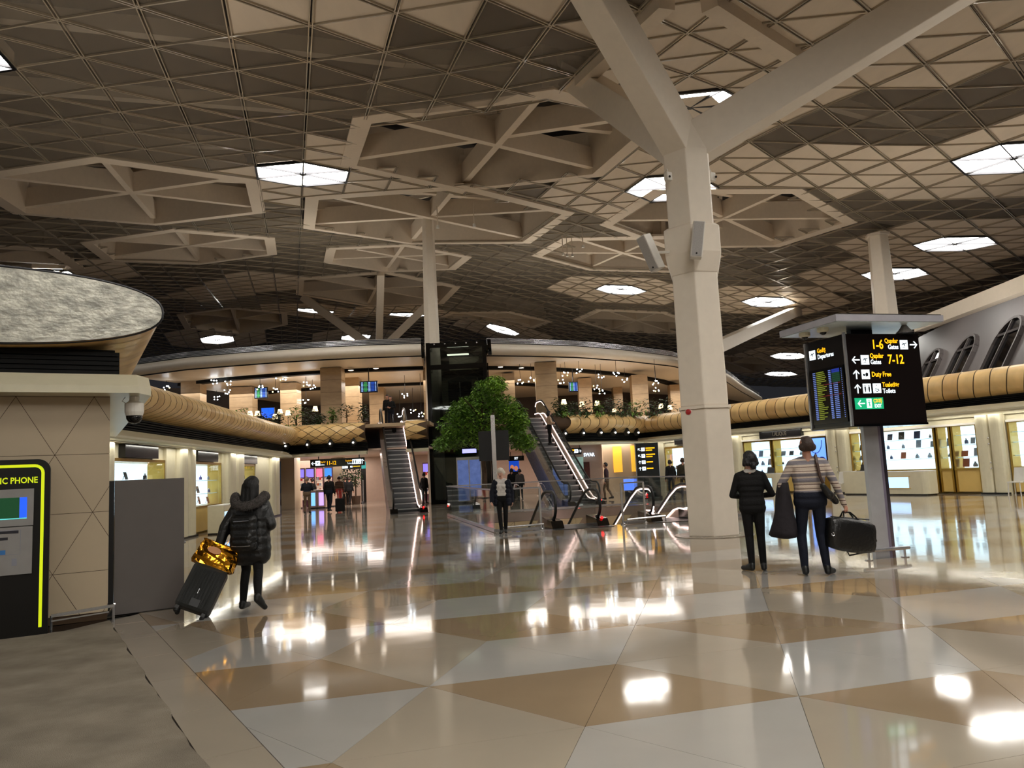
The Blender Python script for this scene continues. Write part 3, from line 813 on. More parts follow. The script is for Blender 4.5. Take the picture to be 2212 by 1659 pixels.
# forked column on the upper deck and the lone branches seen behind
t = thing('deck_column', 'forked column on the upper deck below the second star coffer', 'column', (-12.1, 70, 8.5))
cE = Vector((aty(818, 735, 70).x, 70))
t.location = (cE.x, 70, 8.5)
MB().loft([hexring(cE, .6, 8.5, MR), hexring(cE, .55, 13.2, MR)]).build('shaft', col_paint, t)
for px_, py_ in ((655, 640), (940, 640), (822, 586)):
    h_ = hit(px_, py_); e_ = up(h_[0], h_[1], -.1); MB().beam((cE.x, 70, 13.0), e_, .6, .7).build('branch', col_paint, t)
t = struct('roof_strut_1')  # sloping strut, branch of a column hidden behind the forked one
h_ = hit(1722, 668); e_ = up(h_[0], h_[1], -.1); a_ = aty(1520, 762, 48); MB().beam(a_, e_, .75, .8).build('strut_bar', col_paint, t)
t = struct('roof_strut_2')  # sloping strut, branch of a column further right
a_ = aty(1985, 703, 37); e_ = aty(2290, 585, 27); MB().beam(a_, e_, .5, .6).build('strut_bar', col_paint, t)

# ------------------------------------------------------------------ unseen uplights added on shop roofs and deck to brighten the ceiling
def fill_uplight(p, e, label, group, sx=1.2):
    t = thing('fill_uplight', label, 'fill_uplight', p, 0, group)
    MB().box((p[0], p[1], p[2] + .06), (sx, .4, .12)).build('housing', steel_dark, t); MB().box((p[0], p[1], p[2] + .125), (sx - .08, .32, .01)).build('lens', emis('fill_lens', (1., .94, .86), 3.), t)
    la = bpy.data.lights.new('fill_beam', 'AREA'); la.shape = 'RECTANGLE'; la.size = sx; la.size_y = .4; la.energy = e; la.color = (1., .93, .83); la.spread = R(150)
    lo = bpy.data.objects.new('fill_beam', la); COL.objects.link(lo); lo.location = (p[0], p[1], p[2] + .14); lo.rotation_euler = (math.pi, 0, 0); lo.parent = t; lo.matrix_parent_inverse = pmat(t).inverted()
UPE = 55.
for tt in (-6, -1, 4, 9):
    q = on(LA, ld, tt, -2.6, 1); fill_uplight((q.x, q.y, ZT1 + .03), UPE, 'flat fill lamp added on the roof of the left shop row', 'fill lamps added on the shop roofs')
for tt in (-10, -5, 0, 5, 10):
    q = on(RA, rd, tt, -2.6, 1); fill_uplight((q.x, q.y, ZT1 + .03), UPE, 'flat fill lamp added on the roof of the right shop row', 'fill lamps added on the shop roofs')
for q in ((-15, 45), (-9, 45.5), (3, 48), (9, 54), (-12, 55), (0, 58)): fill_uplight((q[0], q[1], 8.52), UPE * 2.6, 'flat fill lamp added on the mezzanine deck', 'fill lamps added on the mezzanine deck')
for s_, o_ in ((-2.0, -2.0), (-4.5, -2.0), (-2., -5.)):
    q = kp(s_, o_, 4.36); fill_uplight(q, UPE, 'flat fill lamp added on the roof of the near left block', 'fill lamps added on the shop roofs')
# ================================================================== SHOP FRONTS
gold = mat('gold_frame', (.70, .56, .26), rough=.3, metal=.8, var=.08)
back_lit = emis('display_backlight', (.86, .95, 1.), 1.7); pane_glass = thin_glass('display_glass', (.97, .98, .98), .10)
back_soft = emis('display_backlight_soft', (.93, .93, .86), .8)
yellow_wood = mat('yellow_veneer', (.82, .70, .42), rough=.35, var=.06, vs=2, emit=(.82, .66, .3), es=.05)
shelf_glass = mat('shelf_glass', (.75, .88, .90), rough=.1, var=.02, emit=(.8, .95, 1.), es=.25)
board_black = mat('sign_board_black', (.035, .035, .04), rough=.2, var=.1)
dim_letter = mat('dim_letter', (.30, .27, .22), rough=.4, var=.05)
niche = emis('niche_blue', (.70, .84, 1.), 1.3)
P3 = lambda A, d, t, o, z: (lambda p: (p.x, p.y, z))(on(A, d, t, o, 1))
def rbox(mb, A, d, t0, t1, o0, o1, z0, z1, mi=0):
    n = Vector((d.y, -d.x)); c = A + d * ((t0 + t1) / 2) + n * ((o0 + o1) / 2)
    return mb.obox((c.x, c.y, (z0 + z1) / 2), (d.x * (t1 - t0) / 2, d.y * (t1 - t0) / 2, 0), (n.x * (o1 - o0) / 2, n.y * (o1 - o0) / 2, 0), (0, 0, (z1 - z0) / 2), mi)
def pillar(st, A, d, t0, t1, split=True):
    for a, b in (((t0, (t0 + t1) / 2 - .012), ((t0 + t1) / 2 + .012, t1)) if split else ((t0, t1),)):
        mb = MB(); w = (b - a); sec = []
        for k in range(9):
            th = math.pi * k / 8; sec.append((a + w / 2 - w / 2 * math.cos(th), -.16 + .16 * math.sin(th) ** .6))
        sec += [(b, -.4), (a, -.4)]
        mb.loft([[P3(A, d, t, o, z) for t, o in sec] for z in (.06, ZC0)]); mb.build('pillar', shop_cream, st, smooth=False)
    rbox(MB(), A, d, t0, t1, -.36, .012, 0, .06).build('plinth', black, st)
    rbox(MB(), A, d, t0 + .02, t1 - .02, -.4, -.17, .06, ZC0).build('pillar_gap', black, st)
def display(st, A, d, t0, t1, label, z0=.9, z1=2.32, shelves=(1.3, 1.75), group=None, lit=None, cab=True):
    b = on(A, d, (t0 + t1) / 2, -.35, 1); t = thing('display_window', label, 'display window', (b.x, b.y, 0), 0, group)
    rbox(MB(), A, d, t0 + .05, t1 - .05, -.72, -.70, z0 + .03, z1 - .03).build('back_panel', lit or back_lit, t)
    fr = MB()
    for a, b_ in ((t0, t0 + .07), (t1 - .07, t1)): rbox(fr, A, d, a, b_, -.72, -.22, .06, z1 + .06)
    rbox(fr, A, d, t0, t1, -.72, -.22, z1 - .02, z1 + .06); rbox(fr, A, d, t0, t1, -.72, -.2, z0 - .05, z0 + .02)
    fr.build('frame', gold, t)
    if cab: rbox(MB(), A, d, t0 + .07, t1 - .07, -.7, -.24, .08, z0 - .05).build('base_cabinet', yellow_wood, t)
    for z in shelves: rbox(MB(), A, d, t0 + .08, t1 - .08, -.69, -.36, z, z + .02).build('shelf', shelf_glass, t)
    n_ = max(1, round((t1 - t0) / 1.1))
    for k in range(n_):
        a = t0 + .07 + (t1 - t0 - .14) * k / n_; e = t0 + .07 + (t1 - t0 - .14) * (k + 1) / n_
        rbox(MB(), A, d, a + .004, e - .004, -.262, -.25, z0 + .02, z1 - .02).build('glass_pane', pane_glass, t)
    return t
# filling walls behind everything
def backing(st, A, d, t0, t1): rbox(MB(), A, d, t0, t1, -.9, -.74, 0, ZB1).build('shop_wall', shop_cream, st)
backing(wall_left, LA, ld, -9.5, 13.0); backing(wall_right, RA, rd, -13.6, 13.5)
for a, b in ((-9.5, -6.06), (-2.2, .08), (3.5, 6.1), (8.45, 12.9)):
    rbox(MB(), LA, ld, a, b, -.42, -.2, .0, ZC0).build('shop_front', shop_cream, wall_left)
for a, b in ((-6.6, -6.1), (-1.44, .05), (3.75, 6.1), (11.0, 12.6)): pillar(wall_left, LA, ld, a, b, False if b < -6 else True)
for a, b in ((-13.5, -11.3), (-6.5, -5.25), (-.15, .93), (6.33, 7.3)): rbox(MB(), RA, rd, a, b, -.42, -.2, 0, ZC0).build('shop_front', shop_cream, wall_right)
for a, b in ((-13.4, -11.9), (-6.5, -5.35), (-.13, .9), (6.34, 7.26), (12.2, 13.2)): pillar(wall_right, RA, rd, a, b)
for st, A, d, a, b in ((wall_left, LA, ld, -6.1, -2.2), (wall_left, LA, ld, .05, 3.5), (wall_left, LA, ld, 6.1, 8.45)):
    rbox(MB(), A, d, a, b, -.5, -.3, 2.36, ZC0).build('shop_header', shop_cream, st)
for a, b in ((-11.3, -6.4), (-5.35, -.1), (.9, 6.4), (7.26, 12.3)): rbox(MB(), RA, rd, a, b, -.5, -.3, 2.5, ZC0).build('shop_header', shop_cream, wall_right)
for a, b in ((-5.35, -.1), (.9, 6.4), (7.26, 12.3)): rbox(MB(), RA, rd, a + .1, b - .1, -.3, -.16, 2.46, 2.54).build('header_ledge', white, wall_right)

display(wall_left, LA, ld, -6.0, -2.24, 'lit display window above the grey panel, widest of the left shop row', z0=.9, shelves=(1.35, 1.8))
display(wall_left, LA, ld, .1, 3.45, 'lit display window with a red card beside the woman in the parka')
display(wall_left, LA, ld, 6.15, 8.4, 'narrow lit display window at the end of the left shop row')
display(wall_right, RA, rd, -11.25, -6.55, 'lit display window with an arched niche beside the hexagonal column', z1=2.42, shelves=(1.2,))
display(wall_right, RA, rd, -5.2, -3.42, 'lit display window under the sign board, behind the woman in black', z1=2.42, shelves=(1.25, 1.65, 2.0))
display(wall_right, RA, rd, -3.33, -1.55, 'lit display window behind the head of the man in the jumper', z1=2.42, shelves=(1.25, 1.65, 2.0))
display(wall_right, RA, rd, .95, 1.52, 'slim lit display window next to the double pillar and the sign pole', z1=2.46, shelves=(1.3, 1.7, 2.05))
display(wall_right, RA, rd, 1.62, 4.68, 'wide lit display window crossed by the steel sign pole', z1=2.46, shelves=(1.3, 1.7, 2.05))
display(wall_right, RA, rd, 4.76, 5.28, 'very narrow lit display window between two gold frames', z1=2.46, shelves=(1.3, 1.7))
display(wall_right, RA, rd, 5.34, 6.3, 'lit display window just before the double pillar with steel knobs', z1=2.46, shelves=(1.3, 1.75, 2.1))
display(wall_right, RA, rd, 7.35, 12.1, 'long lit display window beyond the double pillar at the edge', z1=2.46, shelves=(1.3, 1.75, 2.1))
for z in (.9, 1.1, 1.75, 1.95): 
    for tt in (.38, 6.8): MB().ball(P3(RA, rd, tt, .0, z), .03, 8, 5).build('knob', chrome, wall_right)

# sign boards under the canopies
def board(A, d, t0, t1, z0, z1, label, text=None, size=.2):
    b = on(A, d, (t0 + t1) / 2, -.16, 1); t = thing('shop_sign', label, 'sign', (b.x, b.y, z0))
    rbox(MB(), A, d, t0, t1, -.3, -.13, z0, z1).build('board', board_black, t)
    if text:
        mb = MB(); grid_text(mb, text, 0, -size * .35, size, align='CENTER')
        c = on(A, d, (t0 + t1) / 2, -.122, 1); M_ = Matrix.Translation((c.x, c.y, (z0 + z1) / 2)) @ Matrix.Rotation(math.atan2(d.y, d.x), 4, 'Z')
        xf(mb, M_).build('lettering', dim_letter, t)
    return t
board(LA, ld, -5.3, -3.02, 2.40, 2.74, 'black shop sign with a small crest above the widest left window')
board(LA, ld, .49, 2.76, 2.40, 2.74, 'black shop sign with a faint wordmark over the middle left window')
board(LA, ld, 6.3, 8.5, 2.40, 2.74, 'small black shop sign at the end of the left shop row')
board(RA, rd, -10.25, -8.0, 2.58, 2.86, 'black shop sign half hidden behind the hexagonal column', 'C', .22)
board(RA, rd, -4.0, -1.5, 2.545, 2.87, 'long black shop sign above the right window pair', 'LALIQUE', .26)
# advert screen with a necklace
b = on(RA, rd, -.85, -.3, 1); t = thing('advert_screen', 'blue advert screen with a necklace picture in a gold frame', 'screen', (b.x, b.y, 0))
fr = MB(); rbox(fr, RA, rd, -1.5, -.2, -.5, -.24, .06, 2.5); fr.build('frame', gold, t)
rbox(MB(), RA, rd, -1.42, -.28, -.25, -.22, .92, 2.42).build('bezel', black, t)
scr = emis('screen_blue', (.42, .62, 1.), 1.1); scr_d = emis('screen_navy', (.10, .16, .45), .5); scr_l = emis('screen_pale', (.62, .76, 1.), 1.1)
rbox(MB(), RA, rd, -1.38, -.32, -.222, -.214, .96, 2.38).build('picture', scr, t)
mb = MB(); q = []
for k in range(17):
    th = math.pi * (1 + k / 16); q.append(P3(RA, rd, -.85 + .36 * math.cos(th) * (1 if k in (0, 16) else 1), -.208, 2.28 + .55 * math.sin(th)))
mb.tube(q, .014, 6)
mb.ball(P3(RA, rd, -.85, -.208, 1.70), .05, 8, 5, (1, .3, 1.4)); mb.build('necklace_print', scr_d, t)
MB().lathe([(.001, 0), (.26, 0)], 24, caps=False)
for cx_, cz_, r_, m_ in ((-.55, 1.32, .25, scr_d), (-.62, 1.16, .24, scr_l)):
    pts = [P3(RA, rd, max(-1.36, min(-.33, cx_ + r_ * math.cos(2 * math.pi * k / 20))), -.210 + (.002 if m_ is scr_l else 0), cz_ + r_ * math.sin(2 * math.pi * k / 20)) for k in range(20)]
    MB().poly(pts).build('disc_print', m_, t)

# counters in front of the windows
def counter(A, d, t0, t1, o0, o1, h, label, lit=True):
    b = on(A, d, (t0 + t1) / 2, (o0 + o1) / 2, 1); t = thing('shop_counter', label, 'counter', (b.x, b.y, 0))
    sec = []; w = t1 - t0; dd = o1 - o0
    for k in range(7): th = math.pi / 2 * k / 6; sec.append((t1 - .25 + .25 * math.sin(th), o0 + dd - .25 + .25 * math.cos(th)))
    sec += [(t1, o0), (t0, o0), (t0, o1)]
    MB().loft([[P3(A, d, x, o, z) for x, o in sec[::-1]] for z in (.05, h)]).build('body', shop_cream, t)
    rbox(MB(), A, d, t0 + .02, t1 - .05, o0, o1 - .03, 0, .05).build('plinth', black, t)
    MB().loft([[P3(A, d, x, o, z) for x, o in sec[::-1]] for z in (h, h + .03)]).build('top', white, t)
    if lit: 
        rbox(MB(), A, d, t0 + .12, t0 + w * .62, o1 - .01, o1 + .008, .28, h - .18).build('lit_niche', niche, t)
        fr = MB()
        for z in (.25, h - .18): rbox(fr, A, d, t0 + .08, t0 + w * .66, o1 - .01, o1 + .02, z, z + .03)
        fr.build('niche_frame', yellow_wood, t)
    return t
counter(RA, rd, 3.1, 5.0, .35, .95, .86, 'curved cream counter with a lit blue niche beside the sign pole')
counter(RA, rd, 1.3, 2.6, .3, .8, .9, 'cream counter carrying an open laptop behind the sign pole', False)
counter(RA, rd, -3.3, -2.1, .3, .8, .9, 'cream counter with a lit niche between the couple looking up')
counter(LA, ld, .2, 2.1, .25, .75, .9, 'cream counter with a lit niche in front of the middle left window')
def laptop(A, d, t_, o, z, label, ang=0.):
    c = on(A, d, t_, o, 1); t = thing('laptop', label, 'laptop', (c.x, c.y, z), math.atan2(d.y, d.x) + ang)
    M_ = Matrix.Translation((c.x, c.y, z)) @ Matrix.Rotation(math.atan2(d.y, d.x) + ang, 4, 'Z')
    xf(MB().box((0, 0, .01), (.34, .24, .018)), M_).build('keyboard', black, t)
    xf(MB().add([(-.17, .12, .02), (.17, .12, .02), (.17, .2, .25), (-.17, .2, .25), (-.17, .13, .02), (.17, .13, .02), (.17, .21, .25), (-.17, .21, .25)], [(0, 1, 2, 3), (7, 6, 5, 4), (0, 4, 5, 1), (1, 5, 6, 2), (2, 6, 7, 3), (3, 7, 4, 0)]), M_).build('lid', black, t)
laptop(RA, rd, 2.0, .55, .93, 'open black laptop on the counter behind the sign pole')
laptop(RA, rd, -2.9, .55, .93, 'open black laptop on the counter between the couple', .3)

# goods on the shelves
GM = [mat('good_dark', (.16, .16, .19), rough=.3), mat('good_blue', (.22, .27, .42), rough=.3), mat('good_rust', (.62, .30, .16), rough=.4), mat('good_grey', (.55, .56, .60), rough=.3), mat('good_red', (.75, .16, .18), rough=.4), mat('good_silver', (.8, .8, .82), rough=.2, metal=.9)]
def picture_stand(A, d, t_, o, z, w, h, m_, label, group):
    c = on(A, d, t_, o, 1); t = thing('picture_stand', label, 'picture stand', (c.x, c.y, z), 0, group)
    n = Vector((d.y, -d.x)); lean = .06
    a = Vector((c.x, c.y, z)); dx = Vector((d.x, d.y, 0)) * w / 2; nn = Vector((n.x, n.y, 0))
    q = [a - dx, a + dx, a + dx + Vector((0, 0, h)) - nn * lean, a - dx + Vector((0, 0, h)) - nn * lean]
    MB().loft([[p for p in q], [p + nn * .015 for p in q]]).build('card', m_, t)
    MB().beam(a - nn * .1, a + Vector((0, 0, h * .7)) - nn * .05, .02, .01).build('easel', GM[3], t)
def bottle(A, d, t_, o, z, h, m_, label, group):
    c = on(A, d, t_, o, 1); t = thing('perfume_bottle', label, 'bottle', (c.x, c.y, z), 0, group)
    MB().lathe([(.001, 0), (h * .3, 0), (h * .34, h * .1), (h * .3, h * .62), (h * .12, h * .7), (h * .12, h * .76), (.001, h * .77)], 8, (c.x, c.y, z)).build('flask', m_, t)
    MB().lathe([(.001, h * .76), (h * .15, h * .76), (h * .13, h), (.001, h)], 8, (c.x, c.y, z)).build('stopper', GM[5], t)
def bust(A, d, t_, o, z, h, label, group):
    c = on(A, d, t_, o, 1); t = thing('necklace_bust', label, 'display bust', (c.x, c.y, z), 0, group)
    MB().lathe([(.001, 0), (h * .42, 0), (h * .45, h * .35), (h * .2, h * .7), (h * .15, h), (.001, h)], 10, (c.x, c.y, z)).build('bust', GM[3], t)
    MB().tube([(c.x + h * .3 * math.cos(a), c.y + h * .3 * math.sin(a), z + h * (.6 - .25 * max(0, -math.sin(a)))) for a in [2 * math.pi * k / 14 for k in range(14)]], .012, 5, closed=True).build('necklace', GM[0], t)
rg = random.Random(3)
for (A, d, t0, t1, sh, row, cnt_) in ((RA, rd, 1.75, 4.6, (1.32, 1.72, 2.07), 'wide right window', 5), (RA, rd, 5.45, 6.2, (.94, 1.32, 1.77), 'window before the knobbed pillar', 2), (RA, rd, 4.86, 5.18, (1.32, 1.72), 'very narrow window', 1),
                                (RA, rd, 7.6, 11.9, (.94, 1.32, 1.77), 'long window at the edge', 5), (RA, rd, 1.05, 1.42, (.94, 1.32, 1.72), 'slim window by the pole', 1), (RA, rd, -5.05, -3.6, (.94, 1.27, 1.67), 'window behind the woman in black', 3), (RA, rd, -3.2, -1.7, (1.27, 1.67), 'window behind the man', 3),
                                (RA, rd, -10.9, -8.6, (1.22,), 'arched niche window', 4), (LA, ld, -5.7, -2.6, (1.82,), 'widest left window', 3), (LA, ld, .4, 3.2, (.94, 1.32, 1.77), 'middle left window', 3), (LA, ld, 6.4, 8.2, (.94, 1.32, 1.77), 'last left window', 2)):
    for si, z in enumerate(sh):
        for k in range(cnt_):
            tt = t0 + (t1 - t0) * (k + .5 + rg.uniform(-.2, .2)) / cnt_; kind = rg.random()
            pos = ('bottom', 'middle', 'top')[min(2, si)]
            if kind < .5:
                m_ = GM[rg.choice((0, 0, 1, 2, 3))]; cn_ = {'good_dark': 'dark', 'good_blue': 'blue', 'good_rust': 'rust coloured', 'good_grey': 'grey'}[m_.name]
                picture_stand(A, d, tt, -.5, z + .021, rg.uniform(.16, .26), rg.uniform(.2, .3), m_, '%s picture card on the %s shelf of the %s' % (cn_, pos, row), 'picture cards in the display windows')
            elif kind < .8: bottle(A, d, tt, -.5, z + .021, rg.uniform(.12, .2), GM[rg.choice((0, 1, 3))], 'small glass bottle on the %s shelf of the %s' % (pos, row), 'bottles in the display windows')
            else: bust(A, d, tt, -.5, z + .021, rg.uniform(.16, .22), 'grey necklace bust on the %s shelf of the %s' % (pos, row), 'busts in the display windows')
picture_stand(LA, ld, .62, -.42, 1.342, .3, .3, GM[4], 'red card standing in the middle left window', 'picture cards in the display windows')
# white chairs at the right windows
def shop_chair(c, rz, label):
    t = thing('shop_chair', label, 'chair', (c.x, c.y, 0), rz, 'white chairs at the right windows')
    M_ = Matrix.Translation((c.x, c.y, 0)) @ Matrix.Rotation(rz, 4, 'Z')
    wc = mat('white_plastic', (.86, .85, .82), rough=.35)
    xf(MB().box((0, 0, .45), (.42, .42, .04)), M_).build('seat', wc, t)
    xf(MB().loft([[(-.21, .18, .47), (.21, .18, .47), (.21, .22, .47), (-.21, .22, .47)], [(-.19, .26, .92), (.19, .26, .92), (.19, .29, .92), (-.19, .29, .92)]]), M_).build('backrest', wc, t)
    for sx in (-1, 1):
        for sy in (-1, 1): xf(MB().beam((sx * .18, sy * .18, .44), (sx * .2, sy * .2, 0), .03, .03), M_).build('leg', wc, t)
shop_chair(on(RA, rd, 1.05, .75, 1), math.atan2(rd.y, rd.x), 'white shop chair beside the laptop counter')
shop_chair(on(RA, rd, 8.0, .7, 1), math.atan2(rd.y, rd.x), 'white shop chair in front of the long window at the edge')

# linear lamps added under the canopies to brighten the shop fronts
def canopy_fill(A, d, t0, t1, z, e, label):
    c = on(A, d, (t0 + t1) / 2, .05, 1); t = thing('canopy_fill', label, 'lamp', (c.x, c.y, z - .03), 0, 'added linear lamps under the shop canopies')
    rbox(MB(), A, d, t0, t1, .0, .1, z - .02, z - .002).build('channel', white, t)
    la = bpy.data.lights.new('canopy_glow', 'AREA'); la.shape = 'RECTANGLE'; la.size = t1 - t0; la.size_y = .06; la.energy = e; la.color = (1., .96, .86)
    lo = bpy.data.objects.new('canopy_glow', la); COL.objects.link(lo); lo.location = (c.x, c.y, z - .03); lo.rotation_euler = (0, 0, math.atan2(d.y, d.x)); lo.parent = t; lo.matrix_parent_inverse = pmat(t).inverted()
for a, b in ((-9.2, -5.2), (-4.8, -.8), (-.4, 3.6), (4.0, 8.0), (8.4, 12.4)): canopy_fill(LA, ld, a, b, ZC0, 20., 'added thin linear lamp under the left canopy')
for a, b in ((-13.2, -8.8), (-8.4, -4.4), (-4.0, 0.), (.4, 4.4), (4.8, 8.8), (9.2, 13.2)): canopy_fill(RA, rd, a, b, ZC0 + .12, 22., 'added thin linear lamp under the right canopy')
# ================================================================== ESCALATORS, WELL, LIFT, GALLERY CONTENTS
step_m = mat('escalator_step', (.42, .43, .44), rough=.4, metal=.6, var=.08, vs=40, stretch=(30, 1, 1))
tread_m = mat('escalator_tread', (.62, .63, .63), rough=.35, metal=.4, var=.08)
deck_m = mat('escalator_deck', (.70, .64, .61), rough=.25, metal=.7, var=.04)
truss_m = mat('escalator_truss', (.55, .52, .50), rough=.25, metal=.8, var=.05)
strip_m = emis('led_strip', (1., .86, .82), 5.5)
red_lamp = emis('red_lamp', (1., .08, .08), 6.)
bal_glass = thin_glass('balustrade_glass', (.93, .95, .94), .25)
def escalator(base, ang, rise, label, group, w=1.0, lit=(1,), both=False, cap_top=True):
    """base: landing point (x, y, z) at the end that lies nearer the camera; goes away along ang, climbing (rise>0) or sinking (rise<0)"""
    d = Vector((math.cos(ang), math.sin(ang), 0)); x = Vector((d.y, -d.x, 0)); b = Vector(base)
    t = thing('escalator', label, 'escalator', base, 0, group)
    run = abs(rise) / math.tan(R(30)); F0 = .9; F1 = 1.1; TOT = F0 + run + F1; sg = 1 if rise > 0 else -1
    def zs(s):
        if s < F0: return 0.
        if s > F0 + run: return rise
        return sg * (s - F0) * math.tan(R(30))
    P = lambda s, o, z: b + d * s + x * o + Vector((0, 0, z))
    n = int(run / .4) + 3
    for k in range(n):                                   # steps
        s0 = F0 - .4 + k * .4; s1 = s0 + .4; z1 = zs(s0 + .2) if 0 else zs(min(F0 + run, max(F0, s0 + .25)))
        mb = MB(); zt = z1 + (.0 if sg > 0 else 0.)
        q0, q1 = (s0 + .045, s1) if sg > 0 else (s0, s1)
        mb.loft([[P(q0 + .03, -w / 2, zt - .26), P(q0 + .03, w / 2, zt - .26), P(q1, w / 2, zt - .26), P(q1, -w / 2, zt - .26)], [P(q0, -w / 2, zt - .05), P(q0, w / 2, zt - .05), P(q1, w / 2, zt - .05), P(q1, -w / 2, zt - .05)]])
        st_ = mb.build('step', step_m, t)
        MB().loft([[P(s0, -w / 2, z_), P(s0, w / 2, z_), P(s1 - .02, w / 2, z_), P(s1 - .02, -w / 2, z_)] for z_ in (zt - .05, zt)]).build('tread', tread_m, st_)
    for s0, s1, z in ((-.9, F0 - .38, 0.), (F0 + run + .35, TOT + .6, rise)):
        MB().loft([[P(s0, -w / 2 - .3, z - .03), P(s0, w / 2 + .3, z - .03), P(s1, w / 2 + .3, z - .03), P(s1, -w / 2 - .3, z - .03)], [P(s0, -w / 2 - .3, z + .012), P(s0, w / 2 + .3, z + .012), P(s1, w / 2 + .3, z + .012), P(s1, -w / 2 - .3, z + .012)]]).build('landing_plate', steel_dark, t)
    S_ = [0., F0 * .6, F0, F0 + .5] + [F0 + .5 + (run - 1.) * k / 6 for k in range(1, 7)] + [F0 + run, F0 + run + .4, TOT]
    zz = lambda s: sum(zs(s + q) for q in (-.35, -.18, 0, .18, .35)) / 5
    for sd in (-1, 1):
        o = sd * (w / 2 + .13)
        # outer decking and truss side
        MB().loft([[P(s, sd * (w / 2 + .02), zz(s) + .02), P(s, sd * (w / 2 + .02), zz(s) + .24), P(s, sd * (w / 2 + .30), zz(s) + .24), P(s, sd * (w / 2 + .30), zz(s) + .05)] for s in S_]).build('decking', deck_m, t)
        if rise > 0: MB().loft([[P(s, sd * (w / 2 + .29), zz(s) + .1), P(s, sd * (w / 2 + .29), max(-.0 if s < F0 + 1.2 else zz(s) - .95, zz(s) - .95) if s > F0 else 0.)] for s in S_], closed=False).build('truss_side', truss_m, t)
        # glass and handrail
        gs = [.05] + S_[1:-1] + [TOT - .05]
        MB().loft([[P(s, o - .006, zz(s) + .24), P(s, o + .006, zz(s) + .24), P(s, o + .006, zz(s) + .92), P(s, o - .006, zz(s) + .92)] for s in gs]).build('glass_balustrade', bal_glass, t)
        hp = []
        for k in range(9): th = math.pi / 2 + math.pi * (8 - k) / 8; hp.append(P(.02 + .36 * math.cos(th), o, .60 + .37 * math.sin(th)))
        hp += [P(s, o, zz(s) + .97) for s in S_[1:-1]]
        for k in range(9): th = math.pi / 2 - math.pi * k / 8; hp.append(P(TOT + .36 * math.cos(th), o, rise + .60 + .37 * math.sin(th)))
        MB().tube(hp, .042, 8).build('handrail', rubber, t, smooth=True)
        if sd in lit:
            sp = [P(s, sd * (w / 2 + .0), zz(s) + .27) for s in S_]
            MB().tube(sp, .022, 6).build('light_strip', strip_m, t)
            MB().tube([p - Vector((0, 0, .075)) for p in (hp if both else hp[-12:])], .018, 6).build('rail_light', strip_m, t)
        # newel housing at the near end
        MB().loft([[P(-.55, o - sd * .16, .0), P(-.55, o + sd * .17, .0), P(-.38, o + sd * .17, .2), P(-.38, o - sd * .16, .2)], [P(.5, o - sd * .16, .0), P(.5, o + sd * .17, .0), P(.5, o + sd * .17, .27), P(.5, o - sd * .16, .27)]]).build('newel_base', black_gloss, t)
    MB().ball(P(-.42, w / 2 + .13, .22), .04, 8, 5).build('signal_lamp', red_lamp, t)
    if rise > 0:
        MB().loft([[P(s, -w / 2 - .29, zz(s) - .95 if s > F0 + 1.2 else -.0), P(s, w / 2 + .29, zz(s) - .95 if s > F0 + 1.2 else -.0)] for s in S_], closed=False).build('truss_soffit', truss_m, t)
    return t
EA = PD
escalator((-4.75, 33.7, 0.), EA, 4.33, 'escalator rising to the gallery with the couple and their suitcase on it', 'escalators up to the gallery', lit=(1,))
escalator((2.75, 32.6, 0.), EA, 4.33, 'escalator rising to the gallery beside the green tree', 'escalators up to the gallery', lit=(1,))
e1 = PIT0 + pv * 2.25 + pu * .35; e2 = PIT0 + pv * 5.15 + pu * .55
escalator((e1.x, e1.y, 0.), EA, -4.4, 'dark-railed escalator sinking into the floor well', 'escalators down the well', lit=())
escalator((e2.x, e2.y, 0.), EA, -4.4, 'escalator with glowing handrails sinking into the well by the column', 'escalators down the well', lit=(-1, 1), both=True)
# the well
well = struct('wall_well')
wm = mat('well_tile', (.78, .69, .55), rough=.35, var=.03)
def well_wall(a, b, nrm):
    L = (b - a).length; dd = (b - a) / L; n = int(L / 1.1)
    for r_ in range(4):
        for k in range(n):
            for u_ in (0, 1):
                w_ = L / n; x0 = k * w_; z1, z0 = -.36 - r_ * 1.0, -1.36 - r_ * 1.0
                pts = [(x0, z0), (x0 + w_, z0), (x0, z1)] if (u_ == 0) else [(x0 + w_, z0), (x0 + w_, z1), (x0, z1)]
                c = (sum(p[0] for p in pts) / 3, sum(p[1] for p in pts) / 3); pts = [(c[0] + (p[0] - c[0]) * .975, c[1] + (p[1] - c[1]) * .975) for p in pts]
                V = [(a.x + dd.x * p[0], a.y + dd.y * p[0], p[1]) for p in pts]
                MB().loft([V, [(v[0] + nrm.x * .02, v[1] + nrm.y * .02, v[2]) for v in V]]).build('wall_tile', wm, well)
    MB().loft([[(a.x, a.y, -4.6), (b.x, b.y, -4.6), (b.x, b.y, -.01), (a.x, a.y, -.01)], [(a.x - nrm.x * .1, a.y - nrm.y * .1, -4.6), (b.x - nrm.x * .1, b.y - nrm.y * .1, -4.6), (b.x - nrm.x * .1, b.y - nrm.y * .1, -.01), (a.x - nrm.x * .1, a.y - nrm.y * .1, -.01)]]).build('wall_core', seam, well)
    MB().loft([[(a.x + nrm.x * o, a.y + nrm.y * o, z), (b.x + nrm.x * o, b.y + nrm.y * o, z)] for o, z in ((.03, -.36), (.03, -.01))], closed=False).build('slab_edge', deck_m, well)
ctr = sum(PIT, Vector((0, 0))) / 4
for k in range(4):
    a, b = PIT[k], PIT[(k + 1) % 4]; nn = Vector((-(b - a).y, (b - a).x)).normalized()
    if nn.dot(ctr - a) < 0: nn = -nn
    well_wall(a, b, nn)
